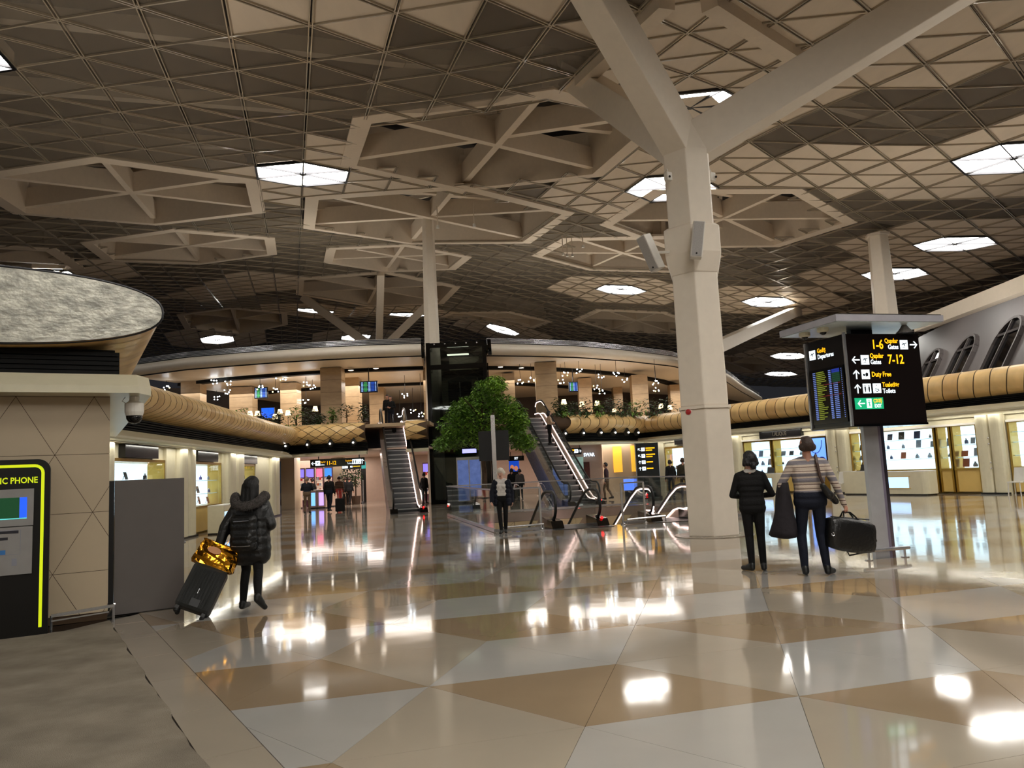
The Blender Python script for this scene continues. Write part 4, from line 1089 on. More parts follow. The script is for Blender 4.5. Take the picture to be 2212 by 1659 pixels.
MB().prism([(p.x, p.y) for p in (PIT[0] - pu * 3, PIT[1] - pu * 3, PIT[2] + pu * 8, PIT[3] + pu * 8)], -4.6, -4.45).build('lower_floor', t_beige, well)
# glass guard round the well
guard = thing('glass_guard', 'clear glass guard with steel handrail round the escalator well', 'railing', (PIT[3].x, PIT[3].y, 0))
def guard_run(a, b, n, post_ends=True):
    for k in range(n):
        p, q = a.lerp(b, k / n), a.lerp(b, (k + 1) / n); g = (q - p).normalized() * .02
        MB().beam((p.x + g.x, p.y + g.y, .58), (q.x - g.x, q.y - g.y, .58), .014, 1.02).build('glass_pane', bal_glass, guard)
    MB().beam((a.x, a.y, 1.12), (b.x, b.y, 1.12), .05, .04).build('top_rail', chrome, guard)
    MB().beam((a.x, a.y, .05), (b.x, b.y, .05), .06, .08).build('shoe', chrome, guard)
G = [p.copy() for p in PIT]; out_ = .14
cG = [G[k] + (G[k] - ctr).normalized() * out_ for k in range(4)]
guard_run(cG[0], cG[3], 6); guard_run(cG[3], cG[2], 4); guard_run(cG[2], cG[1], 6)
fa, fb, fc, fd = cG[0], cG[0] + pv * 1.25, cG[0] + pv * 3.55, cG[0] + pv * 4.2
guard_run(fa, fb, 1); guard_run(fc, fd, 1); guard_run(cG[0] + pv * 6.5, cG[1], 1)
for p in (fb, fc, fd, cG[0] + pv * 6.5, cG[1]):
    MB().lathe([(.03, 0), (.03, 1.12)], 10, (p.x, p.y, 0)).build('post', chrome, guard)
    MB().lathe([(.07, 0), (.07, .02), (.03, .05)], 10, (p.x, p.y, 0)).build('post_foot', chrome, guard)
mb = MB(); a, b = cG[0] - pu * .25 + pv * .15, cG[0] - pu * .25 + pv * 1.25
mb.tube([(a.x, a.y, .02), (a.x, a.y, .14), (b.x, b.y, .17), (b.x, b.y, .02)], .025, 8); tag(mb.build('bumper_rail', chrome), 'low steel bumper rail beside the dark-railed escalator', 'rail')
mb = MB(); a, b = cG[0] - pu * .2 + pv * 3.6, cG[0] - pu * .1 + pv * 4.75
mb.tube([(a.x, a.y, .02), (a.x, a.y, .14), (b.x, b.y, .17), (b.x, b.y, .02)], .025, 8); tag(mb.build('bumper_rail', chrome), 'low steel bumper rail beside the glowing escalator', 'rail')

# lift tower
lift_glass = thin_glass('lift_glass', (.52, .55, .54), .4)
lx, ly, lw = -2.95, 41.4, 3.05
lift = thing('lift_tower', 'black glass lift tower standing between the two gallery wings', 'lift', (lx, ly + 1.3, 0))
for sx in (-1, 1):
    for yy in (ly, ly + 2.6): MB().box((lx + sx * lw / 2, yy, 4.35), (.22, .22, 8.7)).build('corner_post', black_gloss, lift)
for z in (.1, 3.0, 4.2, 7.35, 8.55): 
    mb = MB(); mb.box((lx, ly, z), (lw, .16, .26)); mb.box((lx, ly + 2.6, z), (lw, .16, .26)); mb.box((lx - lw / 2, ly + 1.3, z), (.16, 2.6, .26)); mb.box((lx + lw / 2, ly + 1.3, z), (.16, 2.6, .26)); mb.build('ring_beam', black_gloss, lift)
for z0, z1 in ((.2, 2.9), (3.1, 4.1), (4.3, 7.25), (7.45, 8.45)):
    MB().box((lx, ly - .02, (z0 + z1) / 2), (lw - .2, .02, z1 - z0)).build('glass_pane', lift_glass, lift)
    for sx in (-1, 1): MB().box((lx + sx * lw / 2, ly + 1.3, (z0 + z1) / 2), (.02, 2.4, z1 - z0)).build('glass_pane', lift_glass, lift)
MB().box((lx, ly + 2.62, 4.35), (lw, .05, 8.6)).build('back_wall', black, lift)
perf = mat('perforated_panel', (.55, .52, .44), rough=.5, var=.3, vs=30)
MB().box((lx + .25, ly + 2.45, 7.85), (1.7, .03, .75)).build('perforated_panel', perf, lift)
cab = MB(); cab.box((lx + .1, ly + 1.35, 5.55), (1.9, 1.9, 2.5)); cab.build('cabin', mat('cabin_grey', (.34, .34, .33), rough=.4, metal=.5), lift)
for sx in (-1, 1):
    MB().box((lx + .1 + sx * .33, ly + .38, 5.5), (.56, .03, 2.0)).build('cabin_door', black_gloss, lift)
    MB().box((lx + .1 + sx * .82, ly + .39, 5.5), (.32, .03, 2.3)).build('cabin_panel', perf, lift)
MB().box((lx + .1, ly + .37, 5.5), (.06, .04, 2.1)).build('door_post', chrome, lift)
mb = MB(); mb.box((lx + .45, ly - .06, 1.25), (1.35, .1, 2.35)); mb.build('door_frame', chrome, lift)
for sx in (-1, 1): MB().box((lx + .45 + sx * .32, ly - .12, 1.2), (.58, .03, 2.15)).build('glass_door', mat('door_blue_glass', (.30, .36, .5), rough=.1, emit=(.45, .55, .85), es=.35, var=.5, vs=3), lift)
MB().box((lx + .5, ly - .1, 2.75), (.75, .06, .22)).build('floor_display', emis('lilac_display', (.62, .62, 1.), 1.6), lift)
for k in range(5): MB().ball((lx - lw / 2 + .35 + k * .58, ly - .12, 8.6), .05, 8, 5).build('bolt', chrome, lift)
for sx in (-1, 1):       # curved black deck ends beside the lift
    MB().loft([[(lx + sx * (lw / 2 + .1) + sx * .1, ly - .9 + .9 * math.cos(th), 7.85 + .7 * math.sin(th) + .05) for th in [math.pi / 2 * k / 6 for k in range(7)]], [(lx + sx * (lw / 2 + .1) + sx * .3, ly - .9 + .9 * math.cos(th), 7.85 + .7 * math.sin(th) + .05) for th in [math.pi / 2 * k / 6 for k in range(7)]]], closed=False).build('deck_end', black_gloss, lift)

# ------------------------------------------------------------------ gallery: pendants, lamps, screens, plants
bulb_m = emis('pendant_bulb', (.93, .97, 1.), 26.); bulb_w = emis('pendant_bulb_warm', (1., .82, .45), 20.)
wire_m = mat('wire', (.1, .1, .1), rough=.5)
rg = random.Random(11)
PEND = [(360, 838), (463, 824), (493, 828), (491, 847), (468, 859), (593, 813), (612, 818), (562, 837), (595, 842), (661, 830), (675, 836), (661, 866), (875, 855), (864, 898), (892, 888), (910, 895), (1124, 825), (1148, 820), (1221, 807), (1251, 802), (1298, 813), (1331, 808),
        (1350, 821), (1212, 825), (1288, 837), (1300, 846), (1416, 827), (1418, 842)]
for n, (px, py) in enumerate(PEND):
    y = rg.uniform(45, 52); c = aty(px, py, y)
    if c.z > 7.2: y = 44.5; c = aty(px, py, y)
    t = thing('pendant_cluster', 'cluster of small bright glass bulbs over the %s gallery wing' % ('left' if px < 700 else 'middle' if px < 950 else 'right'), 'pendant light', (c.x, c.y, c.z), 0, 'bulb clusters over the gallery')
    MB().beam((c.x, c.y, c.z), (c.x, c.y, 7.75), .02, .02, up=(1, 0, 0)).build('wire', wire_m, t)
    for k in range(5):
        a = 2 * math.pi * k / 5 + n; MB().ball((c.x + .17 * math.cos(a), c.y + .1 * math.sin(a), c.z + .12 * math.sin(a * 1.7 + n)), .038, 7, 5).build('bulb', bulb_w if (n + k) % 9 == 0 else bulb_m, t)
shade_m = emis('lamp_shade', (1., .92, .74), 1.7)
for n, (px, py) in enumerate([(540, 893), (556, 893), (605, 889), (622, 892), (594, 900), (681, 883), (1218, 868), (1257, 873), (1290, 871), (1327, 888), (1428, 877), (1447, 880)]):
    c = aty(px, py, 43.6 + (n % 3) * .7 + (2.5 if px > 1300 else 0)); z = max(4.6, c.z)
    t = thing('shade_lamp', 'lamp with a cream bell shade among the gallery plants', 'lamp', (c.x, c.y, 4.32), 0, 'cream shade lamps on the gallery')
    MB().lathe([(.17, z - .14), (.11, z + .14), (.001, z + .145)], 12, (c.x, c.y, 0), caps=False).build('shade', shade_m, t)
    MB().lathe([(.12, 4.32), (.1, 4.34), (.015, 4.36), (.015, z - .1)], 8, (c.x, c.y, 0)).build('stand', steel_dark, t)
def wall_screen(px0, py0, px1, py1, y, label, kind='board', rz=0.):
    a, b = aty(px0, py0, y), aty(px1, py1, y); cx, cz = (a.x + b.x) / 2, (a.z + b.z) / 2; w, h = abs(b.x - a.x), abs(a.z - b.z)
    t = thing('flight_screen' if kind == 'board' else 'tv_screen', label, 'screen', (cx, y, cz - h / 2))
    M_ = Matrix.Translation((cx, y, cz)) @ Matrix.Rotation(rz, 4, 'Z')
    xf(MB().box((0, .06, 0), (w, .1, h)), M_).build('casing', black, t)
    if kind == 'board':
        em = [emis('fs_blue', (.15, .35, .8), .6), emis('fs_green', (.25, .65, .35), .7), emis('fs_white', (.55, .7, .95), .9), emis('fs_navy', (.05, .1, .25), .4)]
        xf(MB().box((0, .0, 0), (w * .92, .012, h * .88)), M_).build('picture', em[3], t)
        for c_, (x0, x1, m_) in enumerate(((-.42, -.32, em[2]), (-.30, -.06, em[1]), (-.03, .1, em[2]), (.13, .33, em[0]), (.36, .42, em[2]))):
            mb = MB()
            for k in range(7): mb.box(((x0 + x1) / 2 * w, -.01, h * (.36 - k * .12)), ((x1 - x0) * w * (1 if c_ != 1 else .7 + .3 * ((k * 7) % 3) / 2), .006, h * .075))
            xf(mb, M_).build('column_print', m_, t)
        xf(MB().beam((0, .06, h / 2), (0, .06, h / 2 + .8), .05, .05, up=(1, 0, 0)), M_).build('hanger', steel_dark, t)
    else:
        xf(MB().box((0, .0, 0), (w * .95, .012, h * .92)), M_).build('picture', mat('tv_blue', (.1, .3, .8), rough=.3, emit=(.12, .38, .95), es=1.1, var=.6, vs=9, stretch=(4, 1, .6)), t)
        xf(MB().beam((0, .06, -h / 2), (0, .06, -(cz - 4.33)), .12, .06, up=(1, 0, 0)), M_).build('stand', steel_dark, t)
wall_screen(777, 824, 816, 847, 43.4, 'flight screen hanging over the head of the left escalator')
wall_screen(549, 837, 578, 860, 46.5, 'flight screen between two far stone columns on the left')
wall_screen(1476, 822, 1506, 847, 43.4, 'unused', 'board') if False else None
wall_screen(1228, 825, 1250, 846, 46.0, 'flight screen beside the right gallery column', 'board', .3)
wall_screen(564, 881, 593, 903, 44.5, 'blue television screen behind the gallery plants', 'tv')
# downlights in the gallery soffit
dl = emis('downlight', (1., .96, .9), 16.)
for n, (px, py) in enumerate([(758, 797), (768, 803), (812, 793), (790, 817), (797, 822), (823, 838), (864, 840), (922, 838), (1081, 790), (1104, 798), (1126, 792), (1145, 799)]):
    q = fl(px, py, 7.74); MB().lathe([(.16, 0), (.16, .03)], 12, (q.x, q.y, 7.71)).build('x', dl) if False else None
    t = thing('downlight', 'small round downlight in the white gallery soffit', 'downlight', (q.x, q.y, 7.7), 0, 'downlights in the gallery soffit')
    MB().lathe([(.001, 0), (.13, 0), (.13, .03), (.001, .03)], 12, (q.x, q.y, 7.66)).build('lens', dl, t); MB().lathe([(.14, .0), (.18, -.01), (.18, .04), (.14, .04)], 12, (q.x, q.y, 7.66)).build('trim_ring', chrome, t)
# soft light of the gallery interior (lamps of the lounge)
for x_, y_, e_, sx_ in ((-9, 45.5, 430, 10), (4.5, 47.5, 400, 10), (-16, 46.5, 230, 8), (12, 56, 260, 8)):
    la = bpy.data.lights.new('gallery_light', 'AREA'); la.energy = e_; la.size = sx_; la.size_y = 3; la.shape = 'RECTANGLE'; la.color = (1, .92, .82)
    lo = bpy.data.objects.new('gallery_light', la); COL.objects.link(lo); lo.location = (x_, y_, 7.05)
# leaves
def leaf_mat(name, col): return mat(name, col, rough=.5, var=.35, vs=9)
leafA = leaf_mat('leaf_green', (.36, .50, .16)); leafB = leaf_mat('leaf_dark', (.16, .26, .10)); bark = mat('bark', (.30, .23, .17), rough=.9, var=.3)
def foliage(mb, c, rad, n, size, rg, droop=.3):
    for k in range(n):
        u, v, w = rg.gauss(0, 1), rg.gauss(0, 1), rg.gauss(0, 1); l = math.sqrt(u * u + v * v + w * w) or 1
        q = rg.random() ** .4; p = Vector((c[0] + u / l * q * rad[0], c[1] + v / l * q * rad[1], c[2] + w / l * q * rad[2]))
        a = rg.uniform(0, 6.28); dr = Vector((math.cos(a), math.sin(a), -droop + rg.uniform(-.4, .5))).normalized()
        sd = dr.cross(Vector((rg.uniform(-.4, .4), rg.uniform(-.4, .4), 1))).normalized(); s_ = size * rg.uniform(.6, 1.3)
        mb.add([p, p + dr * s_ * .45 + sd * s_ * .2, p + dr * s_, p + dr * s_ * .45 - sd * s_ * .2], [(0, 1, 2, 3)])
rg = random.Random(21)
SHR = [(523, 897, .55, .35), (565, 905, .5, .3), (600, 905, .5, .35), (640, 897, .55, .45), (668, 900, .6, .4), (690, 906, .4, .25), (718, 898, .32, .4), (785, 894, .35, .5), (1203, 882, .3, .5), (1218, 888, .3, .3), (1237, 885, .5, .35), (1262, 882, .5, .45), (1290, 888, .4, .4), (1316, 880, .5, .5), (1342, 880, .6, .45), (1372, 884, .7, .4), (1405, 882, .8, .5), (1440, 878, .8, .45)]
for n, (px, py, rx, rz_) in enumerate(SHR):
    y = 40.3 + (.0 if px < 1250 else (px - 1250) / 230 * 4.2); c = aty(px, py, y); z0 = 4.36
    t = thing('gallery_shrub', '%s shrub along the gallery edge %s' % ('dark leafy' if n % 3 else 'lighter green', 'left of the escalator' if px < 900 else 'right of the lift'), 'shrub', (c.x, c.y, z0), 0, 'shrubs along the gallery edge')
    mb = MB(); rx *= .8; foliage(mb, (c.x, c.y, max(z0 + rz_ * .8, c.z)), (rx, .45, rz_ + .12), 230, .2, rg); foliage(mb, (c.x, c.y - .75, z0 + .05), (rx, .3, .16), 40, .2, rg, 1.2)
    mb.build('foliage', leafB if n % 3 else leafA, t)
    mb = MB()
    for k in range(3): mb.tube([(c.x, c.y, z0), (c.x + rg.uniform(-.2, .2), c.y, max(z0 + rz_ * .8, c.z))], .02, 5)
    mb.build('stem', bark, t)
    MB().lathe([(.001, -.06), (.3, -.06), (.34, .1), (.001, .1)], 10, (c.x, c.y, z0)).build('planter', brownwall, t)
c = aty(748, 890, 40.4); t = thing('ball_tree', 'small round-crowned tree in front of the big gallery column', 'tree', (c.x, c.y, 4.34))
mb = MB(); foliage(mb, (c.x, c.y, c.z + .1), (.45, .4, .4), 220, .17, rg); mb.build('crown', leafB, t)
mb = MB(); mb.tube([(c.x, c.y, 4.34), (c.x + .03, c.y, 4.7), (c.x, c.y, c.z + .1)], [.035, .03, .02], 6); mb.build('trunk', bark, t)
MB().lathe([(.001, 0), (.2, 0), (.24, .2), (.001, .2)], 10, (c.x, c.y, 4.3)).build('pot', brownwall, t)
# the big tree beside the lift
tb = aty(1046, 1060, 34.2); t = thing('indoor_tree', 'tall bushy green tree in front of the black lift', 'tree', (tb.x, tb.y, 0))
mb = MB(); mb.tube([(tb.x, tb.y, .3), (tb.x + .05, tb.y, 1.6), (tb.x - .05, tb.y, 3.0), (tb.x + .1, tb.y, 4.8)], [.13, .11, .09, .04], 8)
for k in range(9):
    a = k * 2.4; z = 2.2 + k * .25; mb.tube([(tb.x, tb.y, z), (tb.x + .8 * math.cos(a), tb.y + .6 * math.sin(a), z + .5), (tb.x + 1.4 * math.cos(a), tb.y + 1.0 * math.sin(a), z + .8)], [.05, .035, .015], 6)
mb.build('trunk', bark, t)
for nm, m_, k0 in (('foliage_light', mat('tree_leaf_light', (.50, .66, .22), rough=.5, var=.3, vs=6), 0), ('foliage_dark', mat('tree_leaf_dark', (.32, .47, .14), rough=.5, var=.3, vs=6), 1)):
    mb = MB(); rg = random.Random(50 + k0)
    for (px, py, rx, rz_) in ((1050, 848, .7, .7), (1015, 880, .9, .6), (1085, 872, .75, .5), (1045, 905, 1.2, .7), (985, 915, .8, .6), (1105, 895, .7, .6), (1030, 940, 1.0, .5), (978, 950, .75, .45), (1110, 935, .6, .7), (1135, 955, .55, .45), (1070, 830, .5, .45), (995, 890, .6, .5), (1120, 910, .5, .5), (955, 958, .4, .3), (1060, 955, .8, .4)):
        c = aty(px, py, 34.2 + rg.uniform(-.7, .7)); foliage(mb, c, (rx, .8, rz_), 420, .2, rg, .5)
    mb.build(nm, m_, t)
MB().lathe([(.001, 0), (.55, 0), (.62, .55), (.5, .55), (.48, .4), (.001, .4)], 20, (tb.x, tb.y, 0)).build('planter', black_gloss, t)

MB().box((lx, ly + 1.3, 8.2), (1.2, .3, .05)).build('lift_fill_lamp', emis('lift_fill', (.95, .95, .85), 4.), lift)  # lamps added to lighten the lift interior
MB().box((lx + .1, ly + .8, 6.7), (1.0, .2, .04)).build('lift_fill_lamp', emis('lift_fill', (.95, .95, .85), 4.), lift)
# ================================================================== GROUND FLOOR SHOPS BELOW THE GALLERY
gs = struct('wall_duty_free')
pinkish = mat('pink_cream', (.80, .70, .63), rough=.45, var=.03)
MB().prism([(-16, 39.2), (-4.4, 39.3), (-4.4, 46), (-.6, 46), (-.6, 39.8), (3, 40.6), (7.4, 44.4), (18, 60), (-16, 60)], 2.96, 3.05).build('shop_ceiling', pinkish, gs)
MB().loft([[(-15, 51, z), (-5, 53, z), (6, 53, z), (14, 57, z)] for z in (0, 3)], closed=False, caps=False).build('back_wall', pinkish, gs)
for n, (x_, y_, e_) in enumerate(((-10, 45, 240), (-2.5, 48, 180), (4.5, 47, 240), (-12, 50, 150))):
    la = bpy.data.lights.new('shop_light', 'AREA'); la.energy = e_; la.size = 5; la.size_y = 2.5; la.shape = 'RECTANGLE'; la.color = (1, .88, .80)
    lo = bpy.data.objects.new('shop_light', la); COL.objects.link(lo); lo.location = (x_, y_, 2.9)
def slab(px0, px1, y, z0, z1, m_, name, dep=.3, parent=gs):
    a, b = aty(px0, 1030, y), aty(px1, 1030, y); return MB().box(((a.x + b.x) / 2, y + dep / 2, (z0 + z1) / 2), (abs(b.x - a.x), dep, z1 - z0)).build(name, m_, parent)
slab(607, 636, 43.2, 0, 2.95, beige_tile, 'tiled_pier', 1.2)
slab(716, 742, 49.5, 0, 2.95, beige_tile, 'tiled_pier', .6)
slab(1305, 1392, 46.5, 0, 2.95, beige_tile, 'tiled_wall', .4)
slab(1226, 1300, 45.5, 0, 2.95, pinkish, 'pink_wall', .4)
warm_n = emis('warm_niche', (1., .78, .25), .55)
for n, (a, b) in enumerate(((1327, 1346), (1366, 1384))): slab(a, b, 46.42, 1.2, 2.75, warm_n, 'lit_niche', .06)
# cosmetics shelves with lit headers
sc = [mat('shelf_cream', (.85, .78, .70), rough=.4, emit=(1, .85, .75), es=.35), emis('header_lilac', (.55, .5, .95), .8), emis('header_pink', (.95, .45, .6), .8), emis('header_blue', (.2, .5, .95), .9), mat('shelf_plum', (.38, .22, .28), rough=.4)]
def cosmetics(px0, px1, y, hm, label, h=2.35):
    a, b = aty(px0, 1030, y), aty(px1, 1030, y); cx = (a.x + b.x) / 2; w = abs(b.x - a.x)
    t = thing('cosmetics_shelf', label, 'shelf unit', (cx, y + .2, 0))
    MB().box((cx, y + .3, h / 2), (w - .04, .2, h)).build('carcass', sc[4], t)
    MB().box((cx, y + .17, h - .32), (w - .12, .05, .5)).build('header', hm, t)
    for k in range(4): MB().box((cx, y + .1, .55 + k * .34), (w - .12, .2, .03)).build('shelf', white, t)
    MB().box((cx, y + .18, 1.05), (w - .12, .03, 1.3)).build('back', sc[0], t)
    rg = random.Random(int(px0))
    for k in range(4):
        n = 2
        for q in range(n):
            x = cx - w / 2 + .1 + (w - .2) * (q + .5) / n; hh = rg.uniform(.12, .22)
            o = MB(); o.box((x, y + .08, .565 + k * .34 + hh / 2), (.13, .09, hh)); o.build('x', white) if False else None
            bx = thing('product_box', '%s product box on the %s shelf of a cosmetics unit' % (('black', 'blue', 'rust', 'grey', 'red', 'silver')[(q + k) % 6], ('lowest', 'second', 'third', 'top')[k]), 'box', (x, y + .08, .565 + k * .34), 0, 'product boxes on the cosmetics shelves')
            MB().box((x, y + .08, .565 + k * .34 + hh * .4), (.11, .09, hh * .8)).build('carton', GM[(q + k) % 6], bx); MB().box((x, y + .08, .565 + k * .34 + hh * .9), (.09, .08, hh * .2)).build('lid', white, bx)
cosmetics(638, 657, 47.5, sc[1], 'plum cosmetics shelf with a lilac lit header next to the tiled pier')
cosmetics(658, 678, 47.5, sc[1], 'plum cosmetics shelf with a lilac header beside the pink one')
cosmetics(680, 697, 47.5, sc[2], 'cosmetics shelf with a pink and white lit header')
cosmetics(698, 717, 47.5, sc[3], 'cosmetics shelf with a bright blue lit header')
cosmetics(912, 926, 48.5, sc[1], 'cosmetics shelf with lilac header beyond the left escalator')
cosmetics(927, 938, 48.5, sc[2], 'cosmetics shelf with pink header right beside the lift')
# promotion counters with lit fronts
def promo(px0, px1, y, label, h=1.0, lit=None):
    a, b = aty(px0, 1070, y), aty(px1, 1070, y); cx = (a.x + b.x) / 2; w = abs(b.x - a.x)
    t = thing('promo_counter', label, 'counter', (cx, y + .35, 0))
    MB().box((cx, y + .35, h / 2 + .03), (w, .7, h - .06)).build('body', pinkish, t); MB().box((cx, y + .35, .03), (w - .06, .64, .06)).build('plinth', black, t); MB().box((cx, y + .35, h + .02), (w + .06, .76, .04)).build('top', white, t)
    if lit: MB().box((cx, y - .01, h * .52), (w * .55, .03, h * .72)).build('lit_front', lit, t)
promo(669, 684, 43.6, 'promotion counter with a glowing blue front near the tiled pier', 1.0, emis('promo_blue', (.45, .7, 1.), 1.6))
promo(685, 703, 43.6, 'promotion counter with a blue and pink glowing front', 1.0, mat('promo_mix', (.6, .5, .9), rough=.3, emit=(.75, .62, 1.), es=1.5, var=.5, vs=2))
promo(705, 722, 45.5, 'plain pink-cream promotion counter behind the dark-suited man')
promo(636, 646, 44.5, 'narrow pale promotion counter against the tiled pier', 1.2)
dd = slab(1232, 1262, 45.35, 0, 2.2, mat('swar_glass', (.55, .68, .62), rough=.15, emit=(.7, .85, .8), es=.35, var=.4, vs=3), 'vitrine', .1)
slab(1262, 1275, 45.3, 0, 1.9, mat('dark_red_wood', (.35, .14, .08), rough=.3, var=.4, vs=3), 'vitrine', .12)
# hanging direction signs
ybl = emis('sign_yellow', (1., .72, .05), 1.2); wbl = emis('sign_white', (.92, .97, 1.), 1.3); sb = mat('sign_dark', (.035, .03, .03), rough=.25, var=.1); gbl = emis('sign_green', (.03, .62, .42), .8); bbk = mat('pictogram_ink', (.06, .07, .1), rough=.4)
def arrow(mb, x, z, s, ang, mi):
    ca, sa = math.cos(ang), math.sin(ang)
    def q(u, v): return (x + (u * ca - v * sa) * s, -.004, z + (u * sa + v * ca) * s)
    mb.add([q(-.5, -.07), (q(.42, -.07)), q(.42, .07), q(-.5, .07)], [(0, 1, 2, 3)], mi)
    for sg in (-1, 1): mb.add([q(.5, 0), q(.10, sg * .42), q(0, sg * .34), q(.36, 0)], [(0, 1, 2, 3)] if sg < 0 else [(3, 2, 1, 0)], mi)
def plane_icon(mb, x, z, s, mi_w, mi_b):
    mb.add([(x - s / 2, -.003, z - s / 2), (x + s / 2, -.003, z - s / 2), (x + s / 2, -.003, z + s / 2), (x - s / 2, -.003, z + s / 2)], [(0, 1, 2, 3)], mi_w)
    P = lambda u, v: (x + u * s, -.006, z + v * s)
    mb.add([P(-.32, 0), P(-.26, -.05), P(.34, .16), P(.34, .22), P(.25, .22)], [(0, 1, 2, 3, 4)], mi_b)
    mb.add([P(-.05, .05), P(-.24, .2), P(-.16, .22), P(.12, .11)], [(0, 1, 2, 3)][:1] and [(3, 2, 1, 0)], mi_b); mb.add([P(0, .03), P(-.02, -.2), P(.06, -.17), P(.14, .08)], [(0, 1, 2, 3)], mi_b)
    mb.add([P(-.25, -.32), P(.12, -.32), P(.12, -.28), P(-.25, -.28)], [(0, 1, 2, 3)], mi_b)
def person_icon(mb, x, z, s, mi_w, mi_b, kind='wc'):
    mb.add([(x - s / 2, -.003, z - s / 2), (x + s / 2, -.003, z - s / 2), (x + s / 2, -.003, z + s / 2), (x - s / 2, -.003, z + s / 2)], [(0, 1, 2, 3)], mi_w)
    P = lambda u, v: (x + u * s, -.006, z + v * s)
    if kind == 'wc':
        for u in (-.24, .24):
            mb.add([P(u - .1, -.05), P(u - .04, -.38), P(u + .04, -.38), P(u + .1, -.05), P(u + .09, .2), P(u - .09, .2)], [tuple(range(6))], mi_b)
            mb.add([P(u + .07 * math.cos(a), .29 + .07 * math.sin(a)) for a in [2 * math.pi * k / 8 for k in range(8)]], [tuple(range(8))], mi_b)
        mb.add([P(-.02, -.36), P(.02, -.36), P(.02, .36), P(-.02, .36)], [(0, 1, 2, 3)], mi_b)
    elif kind == 'wheel':
        for k in range(10):
            a0, a1 = math.pi * (.75 + 1.35 * k / 10), math.pi * (.75 + 1.35 * (k + 1) / 10)
            mb.add([P(-.03 + .24 * math.cos(a0), -.13 + .24 * math.sin(a0)), P(-.03 + .24 * math.cos(a1), -.13 + .24 * math.sin(a1)), P(-.03 + .18 * math.cos(a1), -.13 + .18 * math.sin(a1)), P(-.03 + .18 * math.cos(a0), -.13 + .18 * math.sin(a0))], [(0, 1, 2, 3)], mi_b)
        mb.add([P(-.08, .22), P(-.05, -.08), P(.16, -.08), P(.27, -.3), P(.21, -.33), P(.11, -.14), P(-.11, -.14)][:7], [tuple(range(6, -1, -1))], mi_b)
        mb.add([P(-.07 + .06 * math.cos(a), .32 + .06 * math.sin(a)) for a in [2 * math.pi * k / 8 for k in range(8)]], [tuple(range(8))], mi_b)
    elif kind == 'bag':
        mb.add([P(-.02, -.25), P(.28, -.18), P(.3, .12), P(.08, .2), P(-.06, .05)], [tuple(range(5))], mi_b)
        mb.add([P(-.35, -.12), P(-.1, -.22), P(-.08, .0), P(-.33, .06)], [(0, 1, 2, 3)], mi_b)
# gates 11-12 sign under the left gallery
def hang_sign(px0, px1, pyc, y, h, label, draw, rz=0., post=True):
    a, b = aty(px0, pyc, y), aty(px1, pyc, y); cx, cz = (a.x + b.x) / 2, (a.z + b.z) / 2; w = abs(b.x - a.x)
    t = thing('direction_sign', label, 'sign', (cx, y, cz - h / 2))
    M_ = Matrix.Translation((cx, y, cz)) @ Matrix.Rotation(rz, 4, 'Z')
    xf(MB().box((0, .07, 0), (w, .12, h)), M_).build('board', sb, t)
    for dr_ in (draw if isinstance(draw, tuple) else (draw,)): mb = MB(); dr_(mb, w, h); xf(mb, M_).build('lettering', [ybl, wbl, bbk, gbl], t)
    if post:
        for u in (-.35, .4): xf(MB().beam((u * w, .07, h / 2), (u * w, .07, h / 2 + .25), .04, .04, up=(1, 0, 0)), M_).build('hanger', black, t)
def d1112(mb, w, h):
    arrow(mb, -w * .44, 0, h * .55, math.pi, 1); plane_icon(mb, -w * .36, 0, h * .6, 1, 2)
    grid_text(mb, 'Qapılar', -w * .32, h * .06, h * .3, 0); grid_text(mb, 'Gates', -w * .32, -h * .28, h * .3, 1); grid_text(mb, '11-12', -w * .2, -h * .24, h * .66, 0, bold=True)
def d1112b(mb, w, h):
    grid_text(mb, 'Tualetlər', w * .28, h * .06, h * .3, 0, align='RIGHT'); grid_text(mb, 'Toilets', w * .28, -h * .28, h * .3, 1, align='RIGHT')
    person_icon(mb, w * .32, 0, h * .6, 1, 2); person_icon(mb, w * .395, 0, h * .6, 1, 2, 'wheel'); arrow(mb, w * .46, 0, h * .6, math.pi / 2, 1)
hang_sign(669, 788, 999, 40.6, .42, 'black hanging sign for gates 11-12 and toilets', (d1112, d1112b), -.05)
def dsmall(mb, w, h):
    person_icon(mb, -w * .4, 0, h * .6, 1, 2, 'wc'); person_icon(mb, -w * .26, 0, h * .6, 1, 2, 'wheel'); plane_icon(mb, 0, .02, h * .45, 1, 2); mb.add([(w * .1, -.004, -.01), (w * .45, -.004, -.01), (w * .45, -.004, .03), (w * .1, -.004, .03)], [(0, 1, 2, 3)], 0)
hang_sign(738, 780, 1008, 47.5, .3, 'small black hanging toilets sign behind the gates 11-12 sign', dsmall)
def d12(mb, w, h):
    grid_text(mb, '1-2', -w * .45, -h * .22, h * .62, 0, bold=True); mb.add([(-w * .05, -.004, .02), (w * .12, -.004, .02), (w * .12, -.004, .1), (-w * .05, -.004, .1)], [(0, 1, 2, 3)], 0); grid_text(mb, 'Gates', -w * .05, -h * .3, h * .3, 1)
    plane_icon(mb, w * .22, 0, h * .6, 1, 2); arrow(mb, w * .4, 0, h * .55, 0, 1)
hang_sign(1216, 1256, 975, 43.0, .36, 'black hanging sign for gates 1-2 beside the right escalator', d12, -.1)
def dset(mb, w, h):
    grid_text(mb, 'SET', 0, -h * .2, h * .6, 1, align='CENTER', bold=True)
hang_sign(1098, 1132, 990, 46.5, .3, 'black header sign reading SET over the blue perfume poster', dset)
